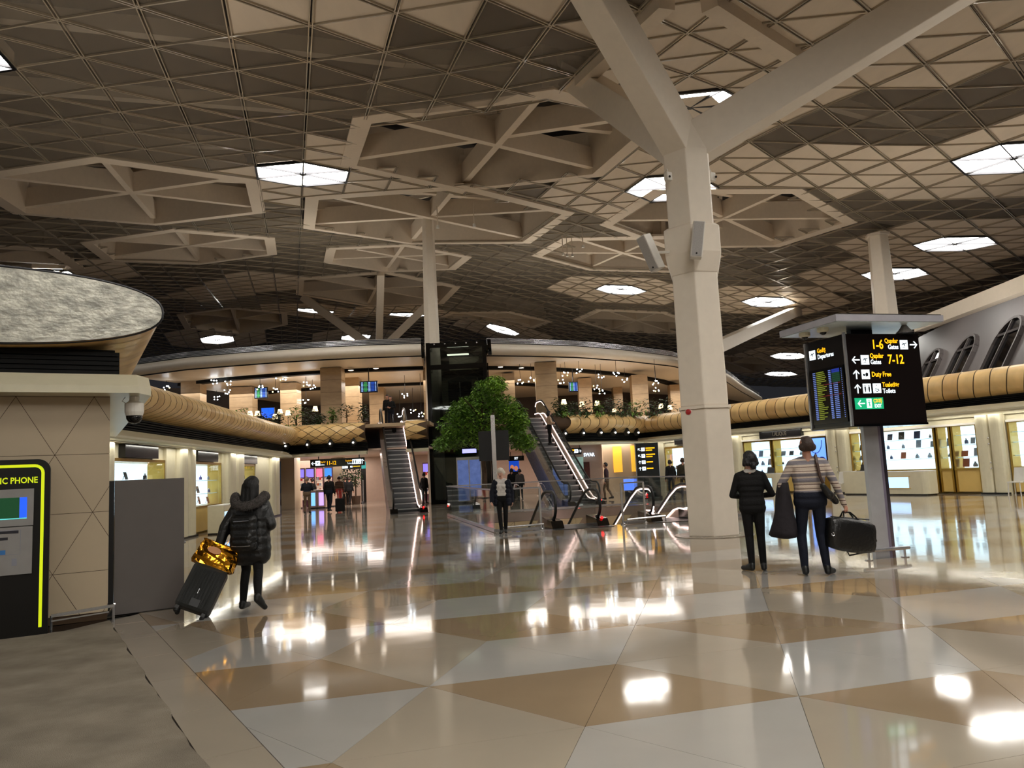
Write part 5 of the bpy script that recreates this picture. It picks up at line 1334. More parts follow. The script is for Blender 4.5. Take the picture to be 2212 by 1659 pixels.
def poster(px0, px1, py0, py1, y, label, m_, extra=None):
    a, b = aty(px0, py0, y), aty(px1, py1, y); t = thing('lit_poster', label, 'poster', ((a.x + b.x) / 2, y, b.z))
    MB().box(((a.x + b.x) / 2, y + .05, (a.z + b.z) / 2), (abs(b.x - a.x), .08, a.z - b.z)).build('light_box', m_, t)
    MB().box(((a.x + b.x) / 2, y + .08, b.z / 2), (abs(b.x - a.x) * .9, .06, b.z)).build('base', black, t)
    if extra:
        for n, (u, v, r_, em) in enumerate(extra): MB().ball((a.x + (b.x - a.x) * u, y + .005, a.z + (b.z - a.z) * v), r_, 8, 6, (1, .12, 1.25)).build('face_print', em, t)
skin_e = emis('print_skin', (.85, .55, .38), .6)
poster(1099, 1122, 995, 1018, 46.6, 'blue lit perfume poster with two faces under the SET sign', emis('poster_blue', (.08, .28, .75), .8), [(.3, .62, .12, skin_e), (.68, .72, .12, skin_e)])
poster(1347, 1382, 1035, 1058, 39.5, 'low blue lit advert panel behind the glass guard', emis('poster_pale_blue', (.35, .52, 1.), 1.2))
poster(778, 790, 998, 1012, 50.4, 'teal lit screen high beside the left escalator', emis('teal', (.15, .55, .55), .6))
mb = MB(); q = aty(1272, 982, 45.2); grid_text(mb, 'SWAR', q.x, q.z - .1, .28, 0, y=q.y - .1, align='CENTER', bold=True)
tag(mb.build('lit_letters', emis('white_letter', (.8, .9, 1.), 3.)), 'glowing white letters on the pink wall right of the escalator', 'sign')
# standing wayfinding totem near the right shops
t0_ = aty(1402, 1045, 36.5)
t = thing('wayfinding_totem', 'dark standing totem with yellow direction lines near the right shops', 'sign', (t0_.x, 36.5, 0), -.25)
M_ = Matrix.Translation((t0_.x, 36.5, 0)) @ Matrix.Rotation(-.25, 4, 'Z')
tw = 1.05; xf(MB().box((0, .08, 1.35), (tw, .14, 2.5)), M_).build('panel', mat('totem_dark', (.12, .14, .15), rough=.3), t); xf(MB().box((0, .08, .05), (tw + .1, .3, .1)), M_).build('foot', steel_dark, t)
xf(MB().box((-tw / 2 - .02, .08, 1.35), (.05, .16, 2.55)), M_).build('edge', chrome, t)
mb = MB()
for k in range(4):
    z = 2.3 - k * .3; arrow(mb, -.36, z, .16, (2.4, 2.4, 1.57, 1.57)[k], 1); plane_icon(mb, -.18, z, .17, 1, 2)
    for q, wd_ in ((.05, .42), (-.05, .3)) if k < 2 else ((.0, .3),): mb.add([(-.05, -.004, z + q - .025), (-.05 + wd_, -.004, z + q - .025), (-.05 + wd_, -.004, z + q + .03), (-.05, -.004, z + q + .03)], [(0, 1, 2, 3)], 0)
xf(mb, M_).build('lettering', [ybl, wbl, bbk, gbl], t)
# totem seen from behind in front of the tree
q0 = aty(1071, 1060, 31.6)
t = thing('backside_sign', 'two black sign boards on a steel pole seen from behind below the tree', 'sign', (q0.x, 31.6, 0))
MB().box((q0.x, 31.6, 1.95), (.17, .12, 3.9)).build('pole', chrome, t)
for sx in (-1, 1): MB().box((q0.x + sx * .34, 31.68, 2.65), (.56, .1, 1.22)).build('board', mat('board_navy', (.05, .055, .07), rough=.4), t)
# palms / dark plant in the shop
rg = random.Random(9)
for px, y in ((748, 48.2), (768, 48.0)):
    c = aty(px, 1040, y); t = thing('shop_plant', 'dark bushy plant in a pot inside the duty free shop', 'plant', (c.x, y, 0), 0, 'bushy plants in the duty free shop')
    mb = MB(); foliage(mb, (c.x, y, 1.7), (.42, .42, .7), 220, .22, rg, .8); mb.build('foliage', leafB, t)
    MB().tube([(c.x, y, .4), (c.x, y, 1.7)], .05, 6).build('stem', bark, t); MB().lathe([(.001, 0), (.25, 0), (.3, .5), (.001, .5)], 12, (c.x, y, 0)).build('pot', brownwall, t)
# slim steel bollards
for px, py in ((785, 1087), (628, 1098)):
    c = fl(px, py); t = thing('barrier_post', 'slim steel barrier post on the shop threshold', 'post', (c.x, c.y, 0), 0, 'barrier posts at the shop threshold')
    MB().lathe([(.045, .03), (.045, 1.45), (.001, 1.46)], 10, (c.x, c.y, 0)).build('tube', chrome, t); MB().lathe([(.001, 0), (.16, 0), (.14, .05), (.05, .12)], 14, (c.x, c.y, 0)).build('foot', steel_dark, t)
# ================================================================== MAIN SIGN, KIOSK, PANEL, CAMERAS, LOUDSPEAKERS
F0_ = Vector((5.01, 11.44)); sa = R(15.6); su = Vector((math.cos(sa), math.sin(sa))); sv = Vector((-su.y, su.x)); SW, SD = 1.38, .95; SZ0, SZ1 = 2.04, 3.41
SCN = F0_ + su * SW / 2 + sv * SD / 2
t = thing('gate_sign', 'tall steel-pole sign with gate directions and a departures screen', 'sign', (SCN.x, SCN.y, 0), sa)
sign_body = mat('sign_brown_black', (.085, .06, .055), rough=.22, var=.06)
SP = lambda u, v, z: (lambda p: (p.x, p.y, z))(F0_ + su * u + sv * v)
def sbox(u0, u1, v0, v1, z0, z1, name, m_, par=t):
    return MB().loft([[SP(u0, v0, z), SP(u1, v0, z), SP(u1, v1, z), SP(u0, v1, z)] for z in (z0, z1)]).build(name, m_, par)
body = sbox(0.02, SW, .02, SD, SZ0, SZ1, 'sign_body', sign_body)
sbox(-.005, .03, -.005, .03, SZ0 - .02, SZ1 + .02, 'corner_trim', chrome); sbox(-.01, .03, SD - .03, SD + .005, SZ0 - .02, SZ1, 'corner_trim', chrome)
sbox(SW, SW + .03, .1, SD + .25, SZ0 - .02, SZ0 + .32, 'side_box', black)
sbox(.0, SW, .0, SD, SZ0 - .035, SZ0, 'bottom_trim', black_gloss)
sbox(SW * .5 - .2, SW * .5 + .2, SD * .5 - .05, SD * .5 + .05, SZ1, 3.56, 'neck', steel_dark)
e_ = .22; can = [(-e_, .06), (-.02 - e_ * .3, -e_), (SW + e_, -e_), (SW + e_, SD + e_), (-e_, SD + e_)]
can = [(-.28, -.22), (SW + .28, -.22), (SW + .28, SD + .22), (-.28, SD + .22)]
MB().loft([[SP(u, v, z) for u, v in can] for z in (3.56, 3.66)]).build('canopy_edge', mat('satin_edge', (.80, .79, .82), rough=.25, metal=.4), t)
MB().loft([[SP(u + (.02 if u < 0 else -.02), v + (.02 if v < 0 else -.02), z) for u, v in can] for z in (3.66, 3.675)]).build('canopy_top', black, t)
MB().loft([[SP(u + (.02 if u < 0 else -.02), v + (.02 if v < 0 else -.02), z) for u, v in can] for z in (3.552, 3.56)]).build('canopy_soffit', mat('pale_blue_soffit', (.82, .88, .90), rough=.25), t)
# pole: two flat plates
sbox(SW * .5 - .13, SW * .5 + .13, SD * .5 - .035, SD * .5 + .035, 0, SZ0, 'pole_plate', mat('pole_satin', (.74, .74, .75), rough=.3, metal=.35, var=.05))
sbox(SW * .5 + .13, SW * .5 + .19, SD * .5 - .09, SD * .5 + .09, 0, SZ0, 'pole_edge', mat('lilac_steel', (.70, .66, .74), rough=.2, metal=1.), t)
mb = MB(); c0 = SCN
for q in (-.33, .33): mb.lathe([(.018, 0), (.018, .13)], 8, SP(SW / 2 + q, SD / 2 - .12, 0)); mb.lathe([(.06, 0), (.06, .012)], 10, SP(SW / 2 + q, SD / 2 - .12, 0))
mb.tube([SP(SW / 2 - .42, SD / 2 - .12, .14), SP(SW / 2 + .42, SD / 2 - .12, .14)], .028, 8)
mb.build('foot_bar', chrome, t)
# lettering on the wide face
M_ = Matrix.Translation((*SP(0, .016, 0)[:2], 0)) @ Matrix.Rotation(sa, 4, 'Z')
mb = MB(); X = lambda f: f * SW
r1, r2, r3, r4, r5 = 3.25, 3.02, 2.79, 2.575, 2.35
grid_text(mb, '1-6', X(.36), r1 - .07, .2, 0, bold=True); grid_text(mb, 'Qapılar', X(.715), r1 + .02, .1, 0, align='RIGHT', bold=True); grid_text(mb, 'Gates', X(.715), r1 - .075, .1, 1, align='RIGHT', bold=True)
plane_icon(mb, X(.79), r1 - .01, .145, 1, 2); arrow(mb, X(.92), r1 - .01, .14, 0, 1)
xf(mb, M_).build('lettering', [ybl, wbl, bbk, gbl], body); mb = MB()
arrow(mb, X(.135), r2 - .01, .14, math.pi, 1); plane_icon(mb, X(.255), r2 - .01, .145, 1, 2); grid_text(mb, 'Qapılar', X(.325), r2 + .02, .1, 0, bold=True); grid_text(mb, 'Gates', X(.325), r2 - .075, .1, 1, bold=True); grid_text(mb, '7-12', X(.555), r2 - .07, .2, 0, bold=True)
xf(mb, M_).build('lettering', [ybl, wbl, bbk, gbl], body); mb = MB()
arrow(mb, X(.125), r3, .14, math.pi / 2, 1); person_icon(mb, X(.245), r3, .145, 1, 2, 'bag'); grid_text(mb, 'Duty Free', X(.325), r3 - .035, .105, 0, bold=True)
xf(mb, M_).build('lettering', [ybl, wbl, bbk, gbl], body); mb = MB()
arrow(mb, X(.125), r4, .14, math.pi / 2, 1); person_icon(mb, X(.245), r4, .145, 1, 2, 'wc'); person_icon(mb, X(.375), r4, .145, 1, 2, 'wheel'); grid_text(mb, 'Tualetlər', X(.45), r4 + .02, .1, 0, bold=True); grid_text(mb, 'Toilets', X(.45), r4 - .075, .1, 1, bold=True)
xf(mb, M_).build('lettering', [ybl, wbl, bbk, gbl], body); mb = MB()
mb.add([(X(.07), -.002, r5 - .085), (X(.44), -.002, r5 - .085), (X(.44), -.002, r5 + .085), (X(.07), -.002, r5 + .085)], [(0, 1, 2, 3)], 3)
v0 = len(mb.v); arrow(mb, X(.15), r5, .13, math.pi, 1)
mb.add([(X(.22), -.004, r5 - .07), (X(.285), -.004, r5 - .07), (X(.285), -.004, r5 + .07), (X(.22), -.004, r5 + .07)], [(0, 1, 2, 3)], 1)
P_ = lambda u, v: (X(.252) + u * .12, -.008, r5 + v * .12)
mb.add([P_(-.12, -.45), P_(-.04, -.45), P_(.08, -.1), P_(.02, .22), P_(-.1, .22), P_(-.05, -.1)], [tuple(range(6))], 3); mb.add([P_(.05, -.1), P_(.16, -.22), P_(.2, -.45), P_(.12, -.45), P_(.08, -.28), P_(0, -.2)], [tuple(range(6))[::-1]], 3)
mb.add([P_(-.1, .2), P_(-.25, .05), P_(-.22, 0), P_(0, .14), P_(.18, .02), P_(.2, .08), P_(.04, .22)], [tuple(range(7))], 3); mb.add([P_(-.02 + .09 * math.cos(a), .36 + .09 * math.sin(a)) for a in [2 * math.pi * k / 8 for k in range(8)]], [tuple(range(8))], 3)
for k in range(v0, len(mb.v)): mb.v[k] = (mb.v[k][0], mb.v[k][1] - .003, mb.v[k][2])
grid_text(mb, 'ÇIXIŞ', X(.31), r5 + .012, .075, 0, bold=True, y=-.004); grid_text(mb, 'EXIT', X(.32), r5 - .065, .075, 1, bold=True, y=-.004)
xf(mb, M_).build('lettering', [ybl, wbl, bbk, gbl], body)
# departures face
M2 = Matrix.Translation((*SP(.016, SD, 0)[:2], 0)) @ Matrix.Rotation(sa - math.pi / 2, 4, 'Z')
mb = MB(); plane_icon(mb, .17, 3.20, .15, 1, 2); grid_text(mb, 'Gediş', .29, 3.215, .1, 0, bold=True); grid_text(mb, 'Departures', .29, 3.12, .1, 1, bold=True); xf(mb, M2).build('lettering', [ybl, wbl, bbk, gbl], body)
sc_ = xf(MB().box((.485, -.012, 2.52), (.80, .03, .86)), M2).build('screen', mat('screen_black', (.02, .022, .028), rough=.15), body)
xf(MB().box((.485, -.03, 2.53), (.66, .012, .80)), M2).build('screen_glass', emis('screen_off', (.06, .07, .09), .35), sc_) if False else None
fe = [emis('fid_olive', (.50, .55, .16), .55), emis('fid_white', (.45, .55, .85), .55), emis('fid_green', (.04, .25, .16), .5), emis('fid_blue', (.1, .2, .62), .6), emis('fid_red', (.4, .05, .08), .5)]
mb = MB(); rg = random.Random(5)
for k in range(26):
    z = 2.90 - k * .0292
    def bar(x0, x1, mi, h=.016): mb.add([(x0, -.030, z - h / 2), (x1, -.030, z - h / 2), (x1, -.030, z + h / 2), (x0, -.030, z + h / 2)], [(0, 1, 2, 3)], mi)
    bar(.17, .235, 1); bar(.25, .25 + rg.uniform(.10, .24), 0)
    if k in (13, 7): bar(.25, .8, 4, .012)
    bar(.54, .6, 1)
    if k < 2: bar(.62, .80, 3, .027)
    elif k < 7: bar(.62, .80, 2, .027)
    else: bar(.64, .74, 1)
    bar(.83, .85, 1, .01)
xf(mb, M2).build('flight_rows', fe, sc_)
# cameras under the canopy and at the wall
def dome(c, r_, label, group=None, drop=.05):
    t = thing('dome_camera', label, 'camera', c, 0, group)
    MB().lathe([(.001, 0), (r_, 0), (r_ * 1.05, -drop), (r_ * .8, -drop - .02), (.001, -drop - .02)], 14, c).build('housing', shop_cream, t)
    MB().lathe([(r_ * .62, -drop - .02), (r_ * .55, -drop - r_ * .45), (r_ * .3, -drop - r_ * .65), (.001, -drop - r_ * .7)], 12, c).build('dome', black_gloss, t, smooth=True)
dome(SP(-.14, .72, 3.553), .085, 'cream dome camera under the sign canopy next to another')
dome(SP(-.12, .3, 3.553), .085, 'cream dome camera under the sign canopy nearest its front corner')
c = SP(1.12, -.1, 3.553); t = thing('bell_speaker', 'grey bell shaped sensor on top of the sign board', 'sensor', (c[0], c[1], 3.41)); MB().lathe([(.13, 0), (.125, .03), (.09, .06), (.06, .10), (.035, .14), (.001, .142)], 14, (c[0], c[1] + .15, 3.412)).build('bell', mat('bell_grey', (.45, .43, .42), rough=.4), t)
MB().lathe([(.14, -.005), (.14, .01)], 14, (c[0], c[1] + .15, 3.412)).build('rim', steel_dark, t)
c = kp(.28, .02, 2.785); t = thing('ptz_camera', 'white domed surveillance camera hanging from the canopy corner', 'camera', c)
MB().lathe([(.001, 0), (.06, 0), (.06, -.06), (.115, -.09), (.115, -.2), (.10, -.25), (.001, -.251)], 18, c).build('housing', white, t, smooth=False)
MB().lathe([(.10, -.25), (.095, -.29), (.07, -.33), (.03, -.35), (.001, -.352)], 18, c).build('dome', black_gloss, t, smooth=True)
MB().tube([Vector(c) + Vector((-.12, 0, .0)), Vector(c) + Vector((-.16, 0, -.05)), Vector(c) + Vector((-.1, 0, -.09)), Vector(c) + Vector((-.06, 0, -.04))], .006, 5).build('cable', white, t)

# loudspeakers on the forked column
spk = mat('speaker_white', (.86, .84, .80), rough=.45); gril = mat('speaker_grille', (.66, .64, .62), rough=.5, var=.2, vs=120)
def speaker(px0, py0, px1, py1, y, w, dep, label, yaw, side=False):
    a, b = aty(px0, py0, y), aty(px1, py1, y); ax = (b - a); L = ax.length; ax.normalize()
    t = thing('loudspeaker', label, 'loudspeaker', b)
    out = Vector((math.cos(yaw), math.sin(yaw), 0)); out = (out - ax * out.dot(ax)).normalized(); sd = ax.cross(out).normalized(); c = (a + b) / 2
    MB().obox(c, sd * w / 2, out * dep / 2, ax * L / 2).build('cabinet', spk, t, bevel=.02)
    MB().obox(c + out * (dep / 2 + .004), sd * w * .42, out * .006, ax * L * .47).build('grille', gril, t)
    MB().ball(tuple(c + out * (dep / 2 + .01) + ax * L * .4), .022, 8, 5).build('badge', black, t)
    q = Vector((MC.x, MC.y, c.z + .15)); q = q + (c - q).normalized() * .68
    MB().beam(c - out * dep * .4, q, .05, .05).build('bracket', spk, t)
    return t
speaker(1510, 480, 1503, 558, 16.2, .25, .22, 'white column loudspeaker hung on the front of the collar', R(262))
speaker(1389, 510, 1422, 583, 16.55, .26, .24, 'tilted white loudspeaker on an arm left of the collar', R(215))
for px, py, lab in ((1443, 382, 'small white camera box on the column head above the loudspeakers'), (1537, 383, 'small white camera box on the column head facing the right shops')):
    c = aty(px, py, 16.6 if px < 1500 else 16.9); t = thing('wall_camera', lab, 'camera', c)
    MB().box(c, (.14, .14, .2), .4).build('body', white, t, bevel=.02); MB().ball((c.x + (.02 if px < 1500 else .08), c.y - .075, c.z - .02), .028, 8, 5).build('lens', black_gloss, t)
    MB().tube([c + Vector((0, 0, .08)), c + Vector((0, .05, .2)), c + Vector((0, .3, .2))], .012, 5).build('arm', white, t)
c = aty(1487, 890, 16.42); t = thing('alarm_bell', 'round red fire alarm on the hexagonal column', 'alarm', c)
M_ = Matrix.Translation(c) @ Matrix.Rotation(R(90), 4, 'X') @ Matrix.Rotation(R(-12), 4, 'Y')
xf(MB().lathe([(.001, 0), (.062, 0), (.055, .05), (.03, .07), (.001, .072)], 16), M_).build('dome', mat('red_plastic', (.70, .06, .08), rough=.35), t); xf(MB().lathe([(.07, -.015), (.07, .004)], 16), M_).build('base', white, t)

# public phone kiosk
KS, KO = -.63, .594
t = thing('phone_kiosk', 'black public phone kiosk with a yellow outline and silver panel', 'kiosk', kp(KS - .5, KO - .15, 0), R(30))
w_, h_, rr = 1.12, 1.99, .13
def kiosk_outline(ins):
    x0, x1, z1, r_ = -w_ + ins, -ins, h_ - ins, rr - ins * .6
    pts = [(x0, .007), (x1, .007)] + [(x1 - r_ + r_ * math.cos(a), z1 - r_ + r_ * math.sin(a)) for a in [math.pi / 2 * k / 8 for k in range(9)]] + [(x0 + r_ + r_ * math.cos(a), z1 - r_ + r_ * math.sin(a)) for a in [math.pi / 2 + math.pi / 2 * k / 8 for k in range(9)]]
    return pts
kblack = mat('kiosk_black', (.03, .03, .03), rough=.3, var=.1)
O = kiosk_outline(0)
MB().loft([[kp(KS + x, KO - .32, z) for x, z in O], [kp(KS + x, KO, z) for x, z in O]]).build('shell', kblack, t)
yl = mat('neon_yellow', (.85, .92, .05), rough=.5, emit=(.86, .93, .05), es=.55)
li = [(x, z) for x, z in kiosk_outline(.075)]
path = [(-.075, .09)] + li[2:] + [(-w_ + .075, .09)]
mb = MB()
for a, b in zip(path[:-1], path[1:]): mb.beam(kp(KS + a[0], KO + .003, a[1]), kp(KS + b[0], KO + .003, b[1]), .012, .032, up=(kd.x * 0 + (b[1] - a[1]) * kd.x, (b[1] - a[1]) * kd.y, -(b[0] - a[0]))) 
mb.build('yellow_line', yl, t)
mb = MB(); grid_text(mb, 'PUBLIC PHONE', -.125, 1.72, .098, 0, align='RIGHT', bold=True)
Mk = Matrix.Translation(kp(KS, KO + .004, 0)) @ Matrix.Rotation(R(30), 4, 'Z'); xf(mb, Mk).build('lettering', yl, t)
slv = mat('silver_panel', (.62, .61, .60), rough=.3, metal=.3, var=.05)
def kbox(x0, x1, z0, z1, o, m_, nm, par=None): return xf(MB().box(((x0 + x1) / 2, -o / 2, (z0 + z1) / 2), (x1 - x0, o, z1 - z0)), Mk).build(nm, m_, par or t)
pn = kbox(-.98, -.16, 1.24, 1.655, .03, slv, 'screen_panel'); kbox(-.98, -.165, .70, 1.23, .03, slv, 'lower_panel')
kbox(-.92, -.30, 1.33, 1.56, .036, emis('phone_green', (.02, .26, .13), .55), 'screen', pn); kbox(-.295, -.225, 1.33, 1.56, .037, emis('phone_blue', (.12, .36, .95), .8), 'screen_menu', pn); kbox(-.92, -.225, 1.318, 1.33, .037, emis('phone_cyan', (.4, .85, .85), .6), 'screen_footer', pn)
mb = MB(); xf(mb.ball((-.59, -.036, 1.62), .012, 8, 5), Mk).build('lens', black, pn)
for (x0, x1, z0, z1, m_) in ((-.52, -.30, 1.16, 1.19, GM[0]), (-.50, -.42, .93, .98, mat('card_blue', (.2, .45, .7), rough=.4)), (-.76, -.60, .96, 1.05, GM[0]), (-.36, -.31, .80, .88, GM[3]), (-.5, -.4, 1.09, 1.12, GM[0])): kbox(x0, x1, z0, z1, .034, m_, 'notice', t)
mb = MB()
for x in (-.54, -.28): mb.box((x, -.031, 1.06), (.005, .004, .27))
for z in (1.195, .925): mb.box((-.41, -.031, z), (.26, .004, .005))
xf(mb, Mk).build('notice_frame', GM[3], t)
# grey partition board
a, b = fl(245, 1331), fl(397, 1311); dpx = (b - a); 
t = thing('grey_board', 'free-standing plain grey partition board beside the tiled wall', 'board', ((a.x + b.x) / 2, (a.y + b.y) / 2, 0))
gp = mat('grey_laminate', (.37, .345, .33), rough=.55, var=.04, vs=4); n2 = Vector((dpx.y, -dpx.x, 0)).normalized(); dx = dpx.normalized()
mid = (a + b) / 2; hh = 1.70
MB().obox((mid.x, mid.y, hh / 2 + .012), dx * dpx.length / 2, n2 * .02, (0, 0, hh / 2)).build('panel', gp, t)
MB().obox(Vector((a.x, a.y, hh / 2 + .01)) - dx * .035 - n2 * .05, dx * .03, n2 * .06, (0, 0, hh / 2)).build('edge_post', black, t)
MB().obox(mid - n2 * .1 + Vector((0, 0, .02)), dx * dpx.length * .5, n2 * .1, (0, 0, .02)).build('foot', black, t)
MB().ball(tuple(Vector((b.x, b.y, .85)) + dx * .01), .018, 8, 5).build('latch', chrome, t)
# ================================================================== PEOPLE
skin = mat('skin', (.72, .52, .43), rough=.5, var=.08, vs=20); skin2 = mat('skin_pale', (.80, .62, .54), rough=.5, var=.06, vs=20)
def cloth(name, col, rough=.8, var=.12, vs=14, bump=.3, bs=60): return mat(name, col, rough=rough, var=var, vs=vs, bump=bump, bs=bs, spec=.25)
c_black = cloth('cloth_black', (.065, .062, .065)); c_navy = cloth('cloth_navy', (.085, .095, .14)); c_jean = cloth('denim_dark', (.085, .10, .15)); c_white = cloth('cloth_white', (.82, .80, .78)); c_khaki = cloth('cloth_khaki', (.42, .34, .27)); c_red = cloth('cloth_red', (.78, .30, .28)); c_beige = cloth('cloth_beige', (.72, .60, .50)); c_grey = cloth('cloth_grey', (.30, .28, .28)); c_parka = mat('parka_shell', (.055, .055, .055), rough=.42, var=.25, vs=14, bump=.6, bs=16); c_plum = cloth('cloth_plum', (.24, .16, .19))
h_black = mat('hair_black', (.035, .03, .03), rough=.55, var=.4, vs=60, bump=.5, bs=90, stretch=(1, 1, .15)); h_brown = mat('hair_brown', (.20, .13, .09), rough=.55, var=.4, vs=60, bump=.5, bs=90); h_white = mat('hair_white', (.84, .80, .74), rough=.6, var=.2, vs=40, bump=.6, bs=60); h_grey = mat('hair_grey', (.55, .48, .42), rough=.6, var=.3, vs=40)
fur = mat('fur_trim', (.30, .28, .27), rough=.95, var=.5, vs=40, bump=1., bs=90); shoe = mat('shoe_black', (.04, .04, .04), rough=.45, var=.2); eye_m = mat('eye_dark', (.05, .04, .04), rough=.2); lip = mat('lip', (.62, .32, .30), rough=.4)
def stripes(name, bands, z0, z1, base):
    m = cloth(name, base); nt = m.node_tree; b = nt.nodes['Principled BSDF']
    ge = nt.nodes.new('ShaderNodeTexCoord'); sx = nt.nodes.new('ShaderNodeSeparateXYZ'); mr = nt.nodes.new('ShaderNodeMapRange'); rp = nt.nodes.new('ShaderNodeValToRGB')
    nt.links.new(ge.outputs['Object'], sx.inputs[0]); nt.links.new(sx.outputs['Z'], mr.inputs[0]); mr.inputs[1].default_value = z0; mr.inputs[2].default_value = z1
    rp.color_ramp.interpolation = 'CONSTANT'; el = rp.color_ramp.elements; el[0].position = 0; el[0].color = (*lin(bands[0][1]), 1); el[1].position = bands[1][0]; el[1].color = (*lin(bands[1][1]), 1)
    for p, c in bands[2:]: e = el.new(p); e.color = (*lin(c), 1)
    nt.links.new(mr.outputs[0], rp.inputs[0]); nt.links.new(rp.outputs[0], b.inputs['Base Color']); return m

def capsule(mb, p0, p1, r0, r1, n=12):
    p0, p1 = Vector(p0), Vector(p1); d = p1 - p0; L = d.length
    d = d / L if L > 1e-5 else Vector((0, 0, 1))
    a = d.cross(Vector((.31, .95, .1))); a.normalize(); b = d.cross(a)
    prof = [(-r0 * math.cos(t), r0 * math.sin(t)) for t in [math.pi / 2 * k / 3 for k in range(4)]] + [(L + r1 * math.sin(t), r1 * math.cos(t)) for t in [math.pi / 2 * k / 3 for k in range(4)]]
    rings = [[p0 + d * s + (a * math.cos(q) + b * math.sin(q)) * max(rr_, 1e-4) for q in [2 * math.pi * k / n for k in range(n)]] for s, rr_ in prof]
    mb.loft(rings)
def fuse(name, prims, mats, parent, voxel, M_, smooth=3, factor=.5):
    """prims: (p0, p1, r0, r1, material index) in local space -> one continuous skin"""
    mb = MB()
    for p0, p1, r0, r1, mi in prims: capsule(mb, p0, p1, r0, r1)
    o = mb.build('tmp', mats[0]); rm = o.modifiers.new('r', 'REMESH'); rm.mode = 'VOXEL'; rm.voxel_size = voxel
    if smooth: sm = o.modifiers.new('s', 'SMOOTH'); sm.factor = factor; sm.iterations = smooth
    dg = bpy.context.evaluated_depsgraph_get(); dg.update()
    me = bpy.data.meshes.new_from_object(o.evaluated_get(dg)); bpy.data.objects.remove(o)
    me.name = name; nf = len(me.polygons)
    cen = np.empty(nf * 3); me.polygons.foreach_get('center', cen); cen = cen.reshape(-1, 3)
    best = np.full(nf, 1e9); idx = np.zeros(nf, int)
    for p0, p1, r0, r1, mi in prims:
        p0, p1 = np.array(p0, float), np.array(p1, float); d = p1 - p0; L2 = max(1e-9, d @ d)
        tt = np.clip(((cen - p0) @ d) / L2, 0, 1); ds = np.linalg.norm(cen - (p0 + tt[:, None] * d), axis=1) - (r0 + (r1 - r0) * tt)
        k = ds < best; best[k] = ds[k]; idx[k] = mi
    me.materials.clear()
    for m_ in mats: me.materials.append(m_)
    me.polygons.foreach_set('material_index', idx.astype(np.int32)); me.polygons.foreach_set('use_smooth', [True] * nf)
    me.transform(M_); me.update()
    return link(name, me, parent)
def hand(pr, wrist, d, palm_n, mi, curl=.5, s=1., side=1):
    """palm + four fingers + thumb; d = direction of the forearm, palm_n = direction the palm faces"""
    w = Vector(wrist); d = Vector(d).normalized(); pn = Vector(palm_n); pn = (pn - d * pn.dot(d)).normalized(); x = d.cross(pn) * side
    pr.append((w, w + d * .05 * s, .024 * s, .026 * s, mi))
    for k, (o, ln) in enumerate(((-.03, .062), (-.01, .072), (.011, .067), (.03, .052))):
        b = w + d * .075 * s + x * o * s; pr.append((w + d * .03 * s + x * o * .7 * s, b, .016 * s, .0115 * s, mi))
        d1 = (d * math.cos(curl) + pn * math.sin(curl)).normalized(); m = b + d1 * ln * .5 * s
        d2 = (d * math.cos(curl * 2.3) + pn * math.sin(curl * 2.3)).normalized(); e = m + d2 * ln * .5 * s
        pr.append((b, m, .0105 * s, .0098 * s, mi)); pr.append((m, e, .0098 * s, .008 * s, mi))
    tb = w + d * .02 * s - x * .028 * s; tm = tb + (d * .6 - x * .55 + pn * .4).normalized() * .04 * s; te = tm + (d * .8 + pn * .5 + x * .1).normalized() * .035 * s
    pr.append((tb, tm, .014 * s, .0115 * s, mi)); pr.append((tm, te, .0112 * s, .009 * s, mi))
